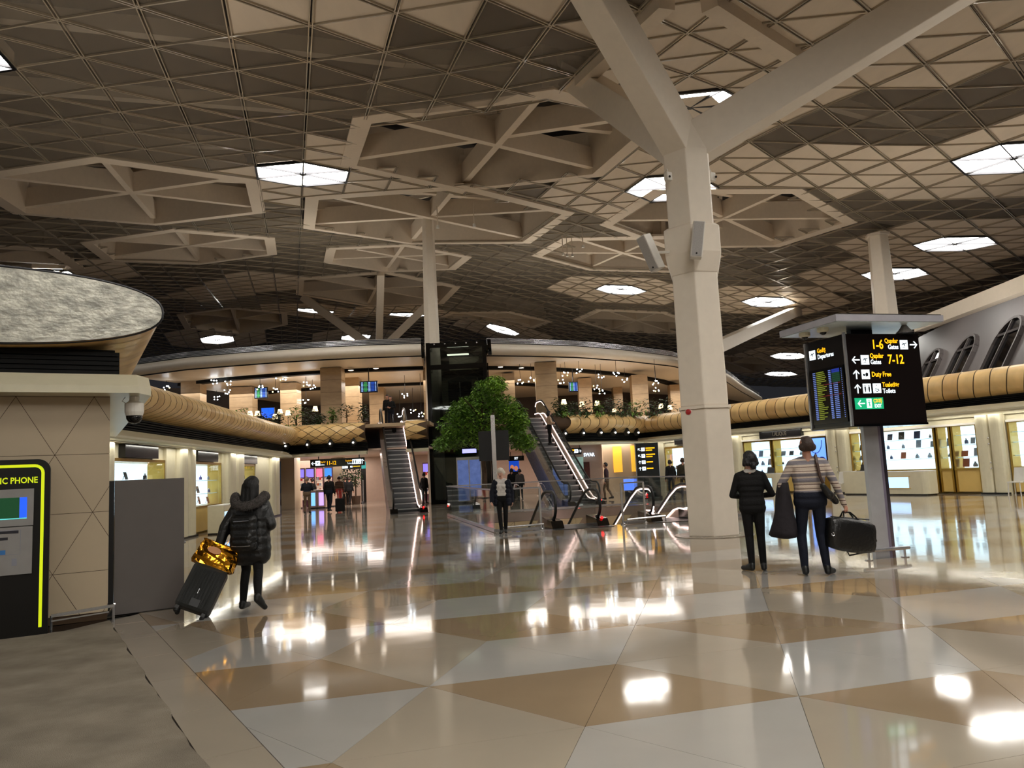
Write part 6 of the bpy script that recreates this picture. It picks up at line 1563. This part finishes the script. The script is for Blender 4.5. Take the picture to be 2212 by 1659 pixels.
def body(H=1.72, lean=0., legs=None, arms=None, headpitch=0., headyaw=0., wide=1., mi=None, coat=None, bust=0., curl=.45, feet=None, palms=None):
    """mi: dict skin, top, sleeve, leg, shoe, eye, lip; arms: [(elbow, wrist) left, right]; legs: [(knee, ankle) ...] (local, x right, y forward)"""
    k = H / 1.72; pr = []; V_ = lambda x, y, z: Vector((x * wide, y + lean * max(0, z - .95), z)) * k
    T, SK, LG, SH = mi['top'], mi['skin'], mi['leg'], mi['shoe']; SL = mi.get('sleeve', T)
    for z, hw, r_ in ((1.385, .125, .066), (1.33, .115, .092), (1.26, .10, .105), (1.18, .09, .103), (1.10, .082, .10), (1.03, .082, .102)):
        pr.append((V_(-hw, 0, z), V_(hw, 0, z), r_ * k, r_ * k, T))
    if bust: 
        for sx in (-1, 1): pr.append((V_(sx * .07, .07, 1.25), V_(sx * .07, .06, 1.22), .062 * k, .062 * k, T))
    for z, hw, r_ in ((.98, .085, .108), (.91, .09, .108)): pr.append((V_(-hw, -.01, z), V_(hw, -.01, z), r_ * k, r_ * k, mi.get('hip', LG)))
    pr.append((V_(0, -.005, 1.42), V_(0, .015, 1.53), .058 * k, .052 * k, SK)); pr.append((V_(-.09, 0, 1.405), V_(.09, 0, 1.405), .062 * k, .062 * k, T))
    # head
    hb = V_(0, .015, 1.535); Rm = Matrix.Rotation(headyaw, 3, 'Z') @ Matrix.Rotation(headpitch, 3, 'X'); hv = lambda x, y, z: hb + Rm @ (Vector((x, y, z)) * k)
    pr += [(hv(0, -.012, .085), hv(0, .0, .10), .088 * k, .088 * k, SK), (hv(0, .03, .04), hv(0, .045, .0), .066 * k, .046 * k, SK), (hv(0, .0, .06), hv(0, .03, .06), .078 * k, .074 * k, SK),
           (hv(0, .095, .062), hv(0, .112, .04), .011 * k, .016 * k, SK)]
    for sx in (-1, 1):
        pr.append((hv(sx * .083, -.012, .045), hv(sx * .088, -.018, .075), .012 * k, .018 * k, SK)); pr.append((hv(sx * .034, .086, .072), hv(sx * .030, .086, .072), .011 * k, .011 * k, mi['eye']))
    pr.append((hv(-.02, .088, .012), hv(.02, .088, .012), .010 * k, .010 * k, mi['lip']))
    for s_, sx in ((0, -1), (1, 1)):
        kn, an = [Vector(q) * k for q in legs[s_]]; hp = V_(sx * .09, -.01, .92)
        pr.append((hp, kn, .088 * k, .062 * k, LG)); pr.append((kn, kn * .55 + an * .45 + Vector((0, -.018 * k, 0)), .062 * k, .056 * k, LG)); pr.append((kn * .5 + an * .5 + Vector((0, -.012 * k, 0)), an, .056 * k, .045 * k, mi.get('hem', LG)))
        fd = Vector(feet[s_]).normalized() if feet else Vector((sx * .12, 1, -.05)).normalized()
        pr.append((an + Vector((0, -.02, -.01)) * k, an + fd * .1 * k + Vector((0, 0, -.045)) * k, .046 * k, .042 * k, SH)); pr.append((an + Vector((0, -.03, -.045)) * k, an + fd * .17 * k + Vector((0, 0, -.05)) * k, .042 * k, .036 * k, SH))
        sh = V_(sx * .178, 0, 1.375); el, wr = [Vector(q) * k for q in arms[s_]]
        pr.append((V_(sx * .10, 0, 1.40), sh, .058 * k, .06 * k, T)); pr.append((sh, el, .06 * k, .047 * k, SL)); pr.append((el, wr, .046 * k, .034 * k, SL))
        hd = (wr - el).normalized(); pnm = palms[s_] if palms else (-sx, .2, .1); hand(pr, wr + hd * .015 * k, hd, pnm, SK, curl, k, sx)
    return pr, hv, V_
STAND = [((-.10, .02, .50), (-.11, 0, .095)), ((.10, .02, .50), (.11, 0, .095))]
HANG = [((-.235, -.03, 1.10), (-.25, .04, .86)), ((.235, -.03, 1.10), (.25, .04, .86))]
def place(pos, yaw): return Matrix.Translation((pos.x, pos.y, 0)) @ Matrix.Rotation(yaw, 4, 'Z')
MI = dict(skin=0, top=1, leg=2, shoe=3, eye=4, lip=5, sleeve=1)
def hair_cap(hv, k=1., long=0., mi=0, bun=False, vol=1.):
    pr = [(hv(0, -.03, .10), hv(0, -.005, .128), .093 * k * vol, .088 * k * vol, mi), (hv(-.05, -.04, .07), hv(.05, -.04, .07), .066 * k * vol, .066 * k * vol, mi), (hv(-.03, .05, .145), hv(.03, .05, .145), .036 * k, .036 * k, mi)]
    if long:
        for x in (-.055, 0, .055): pr.append((hv(x, -.05, .06), hv(x * 1.25, -.075, .06 - long), .06 * k, .045 * k, mi))
        for sx in (-1, 1): pr.append((hv(sx * .075, -.01, .08), hv(sx * .085, -.01, .02 - long * .5), .035 * k, .03 * k, mi))
    if bun: pr += [(hv(0, -.115, .02), hv(0, -.12, .0), .045 * k, .045 * k, mi)]
    return pr
def make_person(label, pos, yaw, mats, voxel=.02, hairs=None, hk=None, group=None, z=0., **kw):
    t = thing('person', label, 'person', (pos.x, pos.y, z), yaw, group)
    pr, hv, V_ = body(mi=MI, **kw); M_ = Matrix.Translation((0, 0, z)) @ place(pos, yaw)
    fuse('body', pr, mats, t, voxel, M_, smooth=2 if voxel < .012 else 1)
    if hairs: fuse('hair', hair_cap(hv, **(hk or {})), [hairs], t, max(.01, voxel), M_, 2)
    return t, hv, V_, M_

# --- woman in the parka, walking away, left hand on the bag and case
pW = Vector((-3.42, 9.95)); yW = R(-6)
legsW = [((-.12, .12, .52), (-.14, .06, .10)), ((.13, -.06, .50), (.23, -.30, .24))]
armsW = [((-.30, -.10, 1.10), (-.36, -.16, .84)), ((.28, .0, 1.10), (.17, .22, 1.06))]
t, hv, V_, M_ = make_person('woman in a black hooded parka walking away with her suitcase', pW, yW, [skin2, c_parka, c_black, shoe, eye_m, lip], .010, h_black, dict(long=.22, vol=1.05), H=1.66, lean=.05, legs=legsW, arms=armsW, headpitch=R(-6), headyaw=R(-10), feet=[(-.05, 1, 0), (.25, .75, -.75)], curl=.9)
k = 1.66 / 1.72
pk = []
for z, hw, r_ in ((1.36, .15, .10), (1.28, .145, .125), (1.2, .135, .135), (1.1, .125, .135), (1.0, .125, .14), (.9, .13, .145), (.80, .135, .145), (.72, .135, .14)): pk.append((Vector((-hw, -.01 + .05 * max(0, z - .95), z)) * k, Vector((hw, -.01 + .05 * max(0, z - .95), z)) * k, r_ * k, r_ * k, 0))
for s_, sx in ((0, -1), (1, 1)):
    el, wr = [Vector(q) * k for q in armsW[s_]]; pk += [(V_(sx * .18, 0, 1.36), el, .085 * k, .075 * k, 0), (el, wr, .075 * k, .058 * k, 0)]
fuse('parka', pk, [c_parka], t, .012, M_, 3)
fu = []
for q in range(14):
    a = math.pi * (1.02 + .96 * q / 13) ; a2 = math.pi * (1.02 + .96 * (q + 1) / 13)
    P_ = lambda a_: (V_(.20 * math.cos(a_), .0 + .0, 1.44) + Vector((0, -.02 + .17 * math.sin(a_), .05 - .13 * abs(math.sin(a_)))))
    fu.append((P_(a), P_(a2), .062, .062, 0))
fuse('fur_hood', fu, [fur], t, .012, M_, 1)
mb = MB(); rg = random.Random(4)
for q in range(900):
    f_ = fu[rg.randrange(len(fu))]; p = f_[0].lerp(f_[1], rg.random()); d = Vector((rg.gauss(0, 1), rg.gauss(0, 1), rg.gauss(0, 1))).normalized(); p = p + d * .055; e = p + (d + Vector((0, 0, -.3))).normalized() * .035; s_ = d.cross(Vector((.3, .2, 1))).normalized() * .004
    mb.add([p - s_, p + s_, e], [(0, 1, 2)])
o = xf(mb, M_).build('fur_hairs', fur, t); tag(o, kind='stuff')
# backpack
bp = thing('backpack', 'black quilted backpack with zips on the parka', 'backpack', M_ @ Vector((0, -.25, .85)), yW)
pb = []
for z in (.86, .94, 1.02, 1.1, 1.18): pb.append((Vector((-.105, -.2, z)) * k, Vector((.105, -.2, z)) * k, .075, .075, 0))
pb += [(Vector((-.09, -.255, .9)) * k, Vector((.09, -.255, .9)) * k, .045, .045, 0), (Vector((-.09, -.255, .97)) * k, Vector((.09, -.255, .97)) * k, .045, .045, 0)]
fuse('bag', pb, [mat('backpack_black', (.05, .05, .052), rough=.4, var=.2, bump=.5, bs=30)], bp, .012, M_, 2)
xf(MB().tube([(-.12, -.275, .83), (-.05, -.297, .825), (.05, -.297, .825), (.12, -.275, .83)], .005, 5), M_).build('zip', chrome, bp); xf(MB().tube([(-.1, -.27, 1.13), (.1, -.27, 1.135)], .004, 5), M_).build('zip', GM[3], bp)
# suitcase, tilted, and the golden carrier bag on top
wr = M_ @ (Vector(armsW[0][1]) * k); 
case_m = mat('suitcase_shell', (.13, .135, .13), rough=.38, var=.12, vs=60, bump=.6, bs=30, stretch=(12, 12, 1))
cb = Vector((-4.02, 9.52, .05)); hndl = Vector((wr.x, wr.y, wr.z - .10)); ax = (hndl - cb).normalized()
sidev = Vector((math.cos(R(18)), math.sin(R(18)), 0)); sidev = (sidev - ax * sidev.dot(ax)).normalized(); nrm = sidev.cross(ax).normalized()
if nrm.y > 0: nrm = -nrm
t = thing('suitcase', 'ribbed dark grey hard-shell suitcase tilted on its wheels', 'suitcase', (cb.x, cb.y, 0))
cw, cdp, cl = .42, .26, .56
cc = cb + ax * (cl / 2 + .045) - nrm * .0
MB().obox(cc, sidev * cw / 2, nrm * cdp / 2, ax * cl / 2).build('shell', case_m, t, bevel=.045)
for q in range(9): MB().obox(cc + nrm * (cdp / 2) + sidev * (-.15 + q * .0375), sidev * .009, nrm * .006, ax * (cl / 2 - .07)).build('rib', case_m, t)
MB().obox(cc + nrm * (cdp / 2 + .004) - ax * .19 + sidev * .01, sidev * .055, nrm * .004, ax * .045).build('badge', black, t); MB().obox(cc + nrm * (cdp / 2 + .006) - ax * .05 - sidev * .01, sidev * .004, nrm * .003, ax * .03).build('scuff', chrome, t)
for sx in (-1, 1):
    for sy in (-1, 1):
        q = cb + sidev * sx * .16 + nrm * sy * .09 + ax * .02; MB().ball(tuple(q - ax * .02), .03, 10, 6, (1, 1, 1)).build('wheel', rubber, t); MB().obox(q + ax * .015, sidev * .022, nrm * .022, ax * .02).build('wheel_fork', black, t)
    MB().beam(cc + ax * cl / 2 + sidev * sx * .09 - nrm * .08, hndl + sidev * sx * .055, .014, .014).build('handle_rod', chrome, t)
MB().tube([hndl - sidev * .08, hndl + sidev * .08], .016, 8).build('grip', black, t)
gm = mat('gold_foil', (.86, .60, .16), rough=.16, metal=1., var=.12, vs=5, bump=.8, bs=6)
t = thing('gold_bag', 'shiny golden carrier bag lying on the suitcase', 'bag', tuple(cc + ax * .38))
g0 = cc + ax * (cl / 2 + .165) - sidev * .0 + Vector((-.02, -.03, -.02))
rg = random.Random(8); mb = MB(); rings = []; nr, ns = 9, 20
for a in range(nr):
    v = a / (nr - 1); row = []
    for q in range(ns):
        th = 2 * math.pi * q / ns; c_, s_ = math.cos(th), math.sin(th); wx = .27 * (1 - .12 * v) * math.copysign(abs(c_) ** .5, c_); wy = .115 * (1 - .25 * (2 * v - 1) ** 2) * math.copysign(abs(s_) ** .6, s_)
        zz_ = -.15 + .30 * v; j = rg.uniform(-.014, .014); row.append(g0 + sidev * (wx + j) + nrm * (wy + rg.uniform(-.014, .014)) + ax * (zz_ + rg.uniform(-.012, .012) + .03 * abs(c_)))
    rings.append(row)
mb.loft(rings).build('foil_bag', gm, t)
MB().obox(g0 + nrm * .118 - sidev * .03 + ax * .05, sidev * .09, nrm * .004, ax * .045).build('label_oval', mat('pink_label', (.80, .55, .40), rough=.4), t) if False else None
pts = [g0 + nrm * .128 + sidev * (-.04 + .085 * math.cos(2 * math.pi * q / 20)) + ax * (.05 + .042 * math.sin(2 * math.pi * q / 20)) for q in range(20)]
MB().loft([pts, [p + nrm * .004 for p in pts]]).build('oval_label', mat('pink_label', (.80, .55, .36), rough=.4), t)
for sx in (-1, 1): MB().tube([g0 + ax * .15 + sidev * (.1 * sx + .03), g0 + ax * .24 + sidev * .05, hndl + Vector((0, 0, .02))], .006, 5).build('bag_strap', gm, t)

# --- woman in black
pB = Vector((3.40, 11.32)); yB = R(-14)
armsB = [((-.27, .02, 1.10), (-.12, .20, 1.06)), ((.29, .0, 1.10), (.14, .20, 1.07))]
legsB = [((-.075, .02, .50), (-.07, 0, .095)), ((.085, .02, .50), (.09, -.02, .095))]
t, hv, V_, M_ = make_person('woman in black standing with folded arms, dark hair tied low', pB, yB, [skin2, c_black, c_black, shoe, eye_m, lip], .010, h_black, dict(long=.02, bun=True, vol=1.05), H=1.70, legs=legsB, arms=armsB, headpitch=R(10), headyaw=R(28), bust=1, wide=.95, curl=.8, feet=[(-.7, .7, -.05), (.15, 1, -.05)])
fuse('collar', [(V_(-.055, -.03, 1.445), V_(.055, -.03, 1.445), .035, .035, 0), (V_(-.06, .0, 1.45), V_(.06, .0, 1.45), .034, .034, 0)], [c_white], t, .01, M_, 1)
# --- man in the striped jumper, head tilted back
pM = Vector((3.98, 10.62)); yM = R(-10)
cr_, gy_, br_ = (.76, .70, .64), (.48, .46, .48), (.36, .27, .25)
bands = []
zz0, zz1 = .86, 1.60; pos_ = 0.; pat = [(.055, gy_), (.03, cr_), (.012, br_), (.06, cr_), (.012, br_), (.035, cr_), (.07, gy_), (.03, cr_)]
while pos_ < 1 and len(bands) < 28:
    for w__, c__ in pat:
        if pos_ < 1 and len(bands) < 30: bands.append((pos_, c__))
        pos_ += w__ * 1.05
jumper = stripes('striped_jumper', bands, zz0, zz1, cr_)
armsM = [((-.33, -.02, 1.13), (-.30, .20, 1.0)), ((.30, -.05, 1.12), (.40, .02, .86))]
legsM = [((-.13, .05, .50), (-.13, .0, .10)), ((.10, .04, .50), (.13, .0, .10))]
t, hv, V_, M_ = make_person('man in a striped knit jumper and jeans looking up at the sign', pM, yM, [skin, jumper, c_jean, shoe, eye_m, lip], .010, h_brown, dict(vol=.93), H=1.88, lean=-.10, legs=legsM, arms=armsM, headpitch=R(26), headyaw=R(4), wide=1.06, curl=1.0, feet=[(.25, .9, -.05), (.55, .8, -.05)], palms=[(1, .3, 0), (-1, .1, .1)])
kM = 1.88 / 1.72
# glasses arm
xf(MB().tube([hv(.088, .0, .075), hv(.088, .06, .075), hv(.06, .1, .072)], .004, 5), M_).build('glasses', black, t)
# coat over the left forearm
t2 = thing('overcoat', 'dark overcoat hanging over the forearm of the striped man', 'coat', M_ @ Vector((-.34, .1, .5)))
rg = random.Random(2); rings = []; el, wr = [Vector(q) * kM for q in armsM[0]]
for a in range(10):
    v = a / 9; row = []
    for q in range(14):
        th = 2 * math.pi * q / 14; c_, s_ = math.cos(th), math.sin(th)
        wv = .035 * math.sin(3 * th + 4 * v) * v
        ctr_ = el.lerp(wr, .45) + Vector((.02 - .05 * v, -.04, .09 - .70 * v)); row.append(ctr_ + Vector(((.07 + .10 * v + wv) * c_, (.14 + .05 * v + wv) * s_, .05 * s_ * v - (.04 * (1 - v) if False else 0))))
    rings.append(row)
xf(MB().loft(rings), M_).build('coat_cloth', cloth('overcoat_cloth', (.15, .135, .15), bump=.6, bs=10), t2, smooth=True)
# shoulder bag and strap
t3 = thing('shoulder_bag', 'black shoulder bag on a brown strap across the jumper', 'bag', M_ @ Vector((.16, -.2, .95)))
leather = mat('black_leather', (.055, .052, .05), rough=.38, var=.2, bump=.5, bs=25); strap = mat('brown_strap', (.24, .15, .11), rough=.5)
yb = lambda z: -.10 * max(0, z - .95)
xf(MB().tube([Vector((.10, .06 + yb(1.43), 1.45)) * kM, Vector((.095, -.04 + yb(1.47), 1.475)) * kM, Vector((.09, -.115 + yb(1.40), 1.38)) * kM, Vector((.11, -.135 + yb(1.25), 1.22)) * kM, Vector((.16, -.14 + yb(1.1), 1.07)) * kM], .02, 6), M_).build('strap', strap, t3)
fuse('pouch', [(Vector((.13, -.18, 1.10)) * kM, Vector((.20, -.16, .98)) * kM, .04, .055, 0), (Vector((.20, -.15, 1.0)) * kM, Vector((.29, -.05, .90)) * kM, .05, .045, 0)], [leather], t3, .012, M_, 2)
# duffel in the right hand
wrM = M_ @ (Vector(armsM[1][1]) * kM); hd = Vector((.10, .07, -.26)).normalized() * .13 * kM; grip = wrM + Vector((.02, 0, -.11))
t4 = thing('duffel_bag', 'large black leather holdall held by the striped man', 'bag', (grip.x, grip.y, grip.z - .42))
bx = Vector((math.cos(R(14)), math.sin(R(14)), -.13)).normalized(); by = Vector((-bx.y, bx.x, 0)).normalized(); bz = bx.cross(by)
bc = grip + Vector((.03, .03, -.31)); rg = random.Random(6); rings = []
for a in range(11):
    u = -1 + 2 * a / 10; row = []
    for q in range(18):
        th = 2 * math.pi * q / 18; c_, s_ = math.cos(th), math.sin(th); taper = 1 - .18 * abs(u) ** 4
        row.append(bc + bx * u * .34 + by * (.12 * math.copysign(abs(c_) ** .6, c_) * taper + rg.uniform(-.006, .006)) + bz * (.225 * math.copysign(abs(s_) ** .5, s_) * taper - .02 * u + rg.uniform(-.006, .006)))
    rings.append(row)
MB().loft(rings).build('bag_body', leather, t4, smooth=True)
for sy in (-1, 1): MB().tube([bc + bx * -.13 + by * .06 * sy + bz * .21, bc + bx * -.12 + by * .03 * sy + bz * .25, grip + by * .012 * sy - bx * .05, grip + by * .012 * sy + bx * .05, bc + bx * .06 + by * .03 * sy + bz * .25, bc + bx * .13 + by * .06 * sy + bz * .17], .012, 6).build('handle', leather, t4)
MB().tube([bc + bx * -.3 + bz * .227, bc + bx * .3 + bz * .227], .008, 5).build('zip', steel_dark, t4); MB().tube([bc - bx * .34 + by * .0 + bz * .0 + Vector((0, -.02, .025 * math.cos(q))) + bx * .02 * math.sin(q) - by * .1 for q in [0, 1, 2, 3, 4, 5]], .006, 5).build('ring', GM[5], t4)
MB().tube([bc + bx * .33 + bz * .1, bc + bx * .42 - bz * .05, bc + bx * .30 - bz * .2, bc - bz * .27, bc - bx * .05 - bz * .19], .012, 5).build('shoulder_strap', leather, t4)

# --- elderly woman walking towards the camera
pO = Vector((-.40, 20.15)); yO = R(176)
legsO = [((-.085, .03, .50), (-.06, -.04, .10)), ((.07, .10, .50), (.04, .12, .095))]
armsO = [((-.26, -.10, 1.10), (-.27, -.06, .84)), ((.26, .05, 1.10), (.27, .14, .87))]
t, hv, V_, M_ = make_person('white-haired woman in a navy jacket and white top walking towards us', pO, yO, [skin2, c_white, c_black, shoe, eye_m, lip], .012, h_white, dict(vol=1.08), H=1.66, legs=legsO, arms=armsO, headpitch=R(-14), headyaw=R(-14), bust=1, curl=.5)
kO = 1.66 / 1.72; jk = []
for sx in (-1, 1):
    for z, x_, r_ in ((1.34, .15, .085), (1.24, .155, .088), (1.12, .16, .088), (1.0, .165, .09), (.88, .175, .09), (.80, .18, .085)): jk.append((Vector((sx * x_, -.06, z)) * kO, Vector((sx * x_ * .95, .045, z)) * kO, r_ * kO, r_ * .8 * kO, 0))
for z in (1.34, 1.22, 1.1, .98, .88, .8): jk.append((Vector((-.13, -.075, z)) * kO, Vector((.13, -.075, z)) * kO, .075 * kO, .075 * kO, 0))
for s_, sx in ((0, -1), (1, 1)):
    el, wr = [Vector(q) * kO for q in armsO[s_]]; jk += [(V_(sx * .178, 0, 1.37), el, .072, .062, 0), (el, wr, .062, .05, 0)]
fuse('jacket', jk, [c_navy], t, .013, M_, 2)

# --- people further away
WALK = [((-.09, .14, .51), (-.09, .10, .10)), ((.09, -.02, .50), (.09, -.22, .14))]
FOLD = [((-.27, .03, 1.12), (-.1, .22, 1.10)), ((.27, .03, 1.12), (.1, .22, 1.12))]
def far_person(px, py, yaw, label, top, leg, hair, H=1.74, legs=STAND, arms=HANG, depth=None, z=0., hk=None, sk=skin, **kw):
    p = fl(px, py) if depth is None else aty(px, py, depth); pos = Vector((p.x, p.y))
    return make_person(label, pos, yaw, [sk, top, leg, shoe, eye_m, lip], .019, hair, hk or {}, None, z, H=H, legs=legs, arms=arms, **kw)
shirt = stripes('striped_shirt', [(q / 14, ((.45, .38, .32) if q % 2 else (.30, .22, .20))) for q in range(14)], .9, 1.55, (.4, .33, .28))
far_person(664, 1110, R(5), 'man in a navy and black jacket and khaki trousers near the tiled pier', c_navy, c_khaki, h_grey, 1.76, STAND, FOLD)
far_person(712, 1106, R(-5), 'man in a black suit walking away with a coat over his arm', c_black, c_navy, h_black, 1.78, WALK)
far_person(734, 1097, R(-5), 'man in a striped shirt and red trousers walking beside the suit', shirt, c_red, h_brown, 1.74, WALK)
far_person(747, 1091, R(10), 'woman in long black clothes near the shop threshold', c_black, c_black, h_brown, 1.68, STAND)
far_person(756, 1091, R(-20), 'dark-dressed person beside the woman in black', c_black, c_black, h_brown, 1.66, WALK)
far_person(768, 1079, R(-10), 'person in a plum top inside the duty free shop', c_plum, c_grey, h_brown, 1.70, STAND)
far_person(779, 1080, R(40), 'person in a dark skirt turned towards the shop plants', c_black, c_plum, h_black, 1.68, STAND)
far_person(803, 1079, R(170), 'man in a black suit standing beside the left escalator', c_black, c_black, h_black, 1.80, STAND)
far_person(676, 1095, R(60), 'shop assistant in black at the glowing counters', c_black, c_black, h_black, 1.68)
far_person(1313, 1080, R(75), 'man in a plum jumper walking right behind the glass guard', c_plum, c_khaki, h_black, 1.76, WALK)
far_person(1452, 1075, R(15), 'man in a black jacket and jeans looking into the lit window', c_black, c_jean, h_black, 1.74)
far_person(1480, 1077, R(-10), 'man in an olive jacket beside the forked column', cloth('cloth_olive', (.20, .18, .13)), c_black, h_brown, 1.80)
far_person(1005, 1090, R(60), 'x', c_black, c_black, h_black) if False else None
far_person(1125, 1082, R(20), 'woman in a dark coat browsing under the SET sign', c_grey, c_black, h_brown, 1.66)
far_person(1108, 1082, R(-10), 'person in dark clothes beside the woman browsing perfumes', c_black, c_black, h_black, 1.70)
far_person(918, 1088, R(-30), 'person in dark clothes behind the left escalator foot', c_black, c_black, h_black, 1.70)
# on the escalators
ed = Vector((math.cos(EA), math.sin(EA)))
def on_esc(base, s, off): 
    n = Vector((ed.y, -ed.x)); p = Vector(base[:2]) + ed * s + n * off; return p, max(0, min(4.33, (s - .9) * math.tan(R(30)) + .05))
p, z = on_esc((-4.75, 33.7), 8.0, -.12); make_person('man in black standing on the left escalator with a cabin case', p, R(165), [skin, c_black, c_navy, shoe, eye_m, lip], .019, h_brown, {}, None, z, H=1.76, legs=STAND, arms=FOLD)
p2, z2 = on_esc((-4.75, 33.7), 8.8, -.25); make_person('person in black half hidden behind the man on the left escalator', p2, R(170), [skin, c_black, c_black, shoe, eye_m, lip], .019, h_brown, {}, None, z2, H=1.74, legs=STAND, arms=HANG)
def cabin_case(p, z, label, yaw, w=.36, h=.55):
    t = thing('cabin_case', label, 'suitcase', (p.x, p.y, z), yaw); M_ = Matrix.Translation((p.x, p.y, z)) @ Matrix.Rotation(yaw, 4, 'Z')
    xf(MB().box((0, 0, h / 2 + .05), (w, .22, h)), M_).build('shell', c_black, t, bevel=.03)
    for sx in (-1, 1): xf(MB().beam((sx * .09, .05, h), (sx * .09, .05, h + .45), .015, .015, up=(1, 0, 0)), M_).build('handle_rod', chrome, t); xf(MB().ball((sx * .14, 0, .03), .03, 8, 5), M_).build('wheel', rubber, t)
    xf(MB().tube([(-.1, .05, h + .45), (.1, .05, h + .45)], .014, 6), M_).build('grip', black, t)
p3, z3 = on_esc((-4.75, 33.7), 7.55, .0); cabin_case(p3, z3, 'black cabin case standing on the left escalator steps', R(100))
c = fl(735, 1107); cabin_case(Vector((c.x, c.y)), 0, 'black trolley case pulled by the striped-shirt man', R(-5), .42, .62)
p4, z4 = on_esc((2.75, 32.6), 5.6, .22); make_person('woman in a beige jacket riding the right escalator', p4, R(-75), [skin2, c_beige, c_black, shoe, eye_m, lip], .019, h_black, dict(long=.1), None, z4, H=1.68, legs=STAND, arms=FOLD)
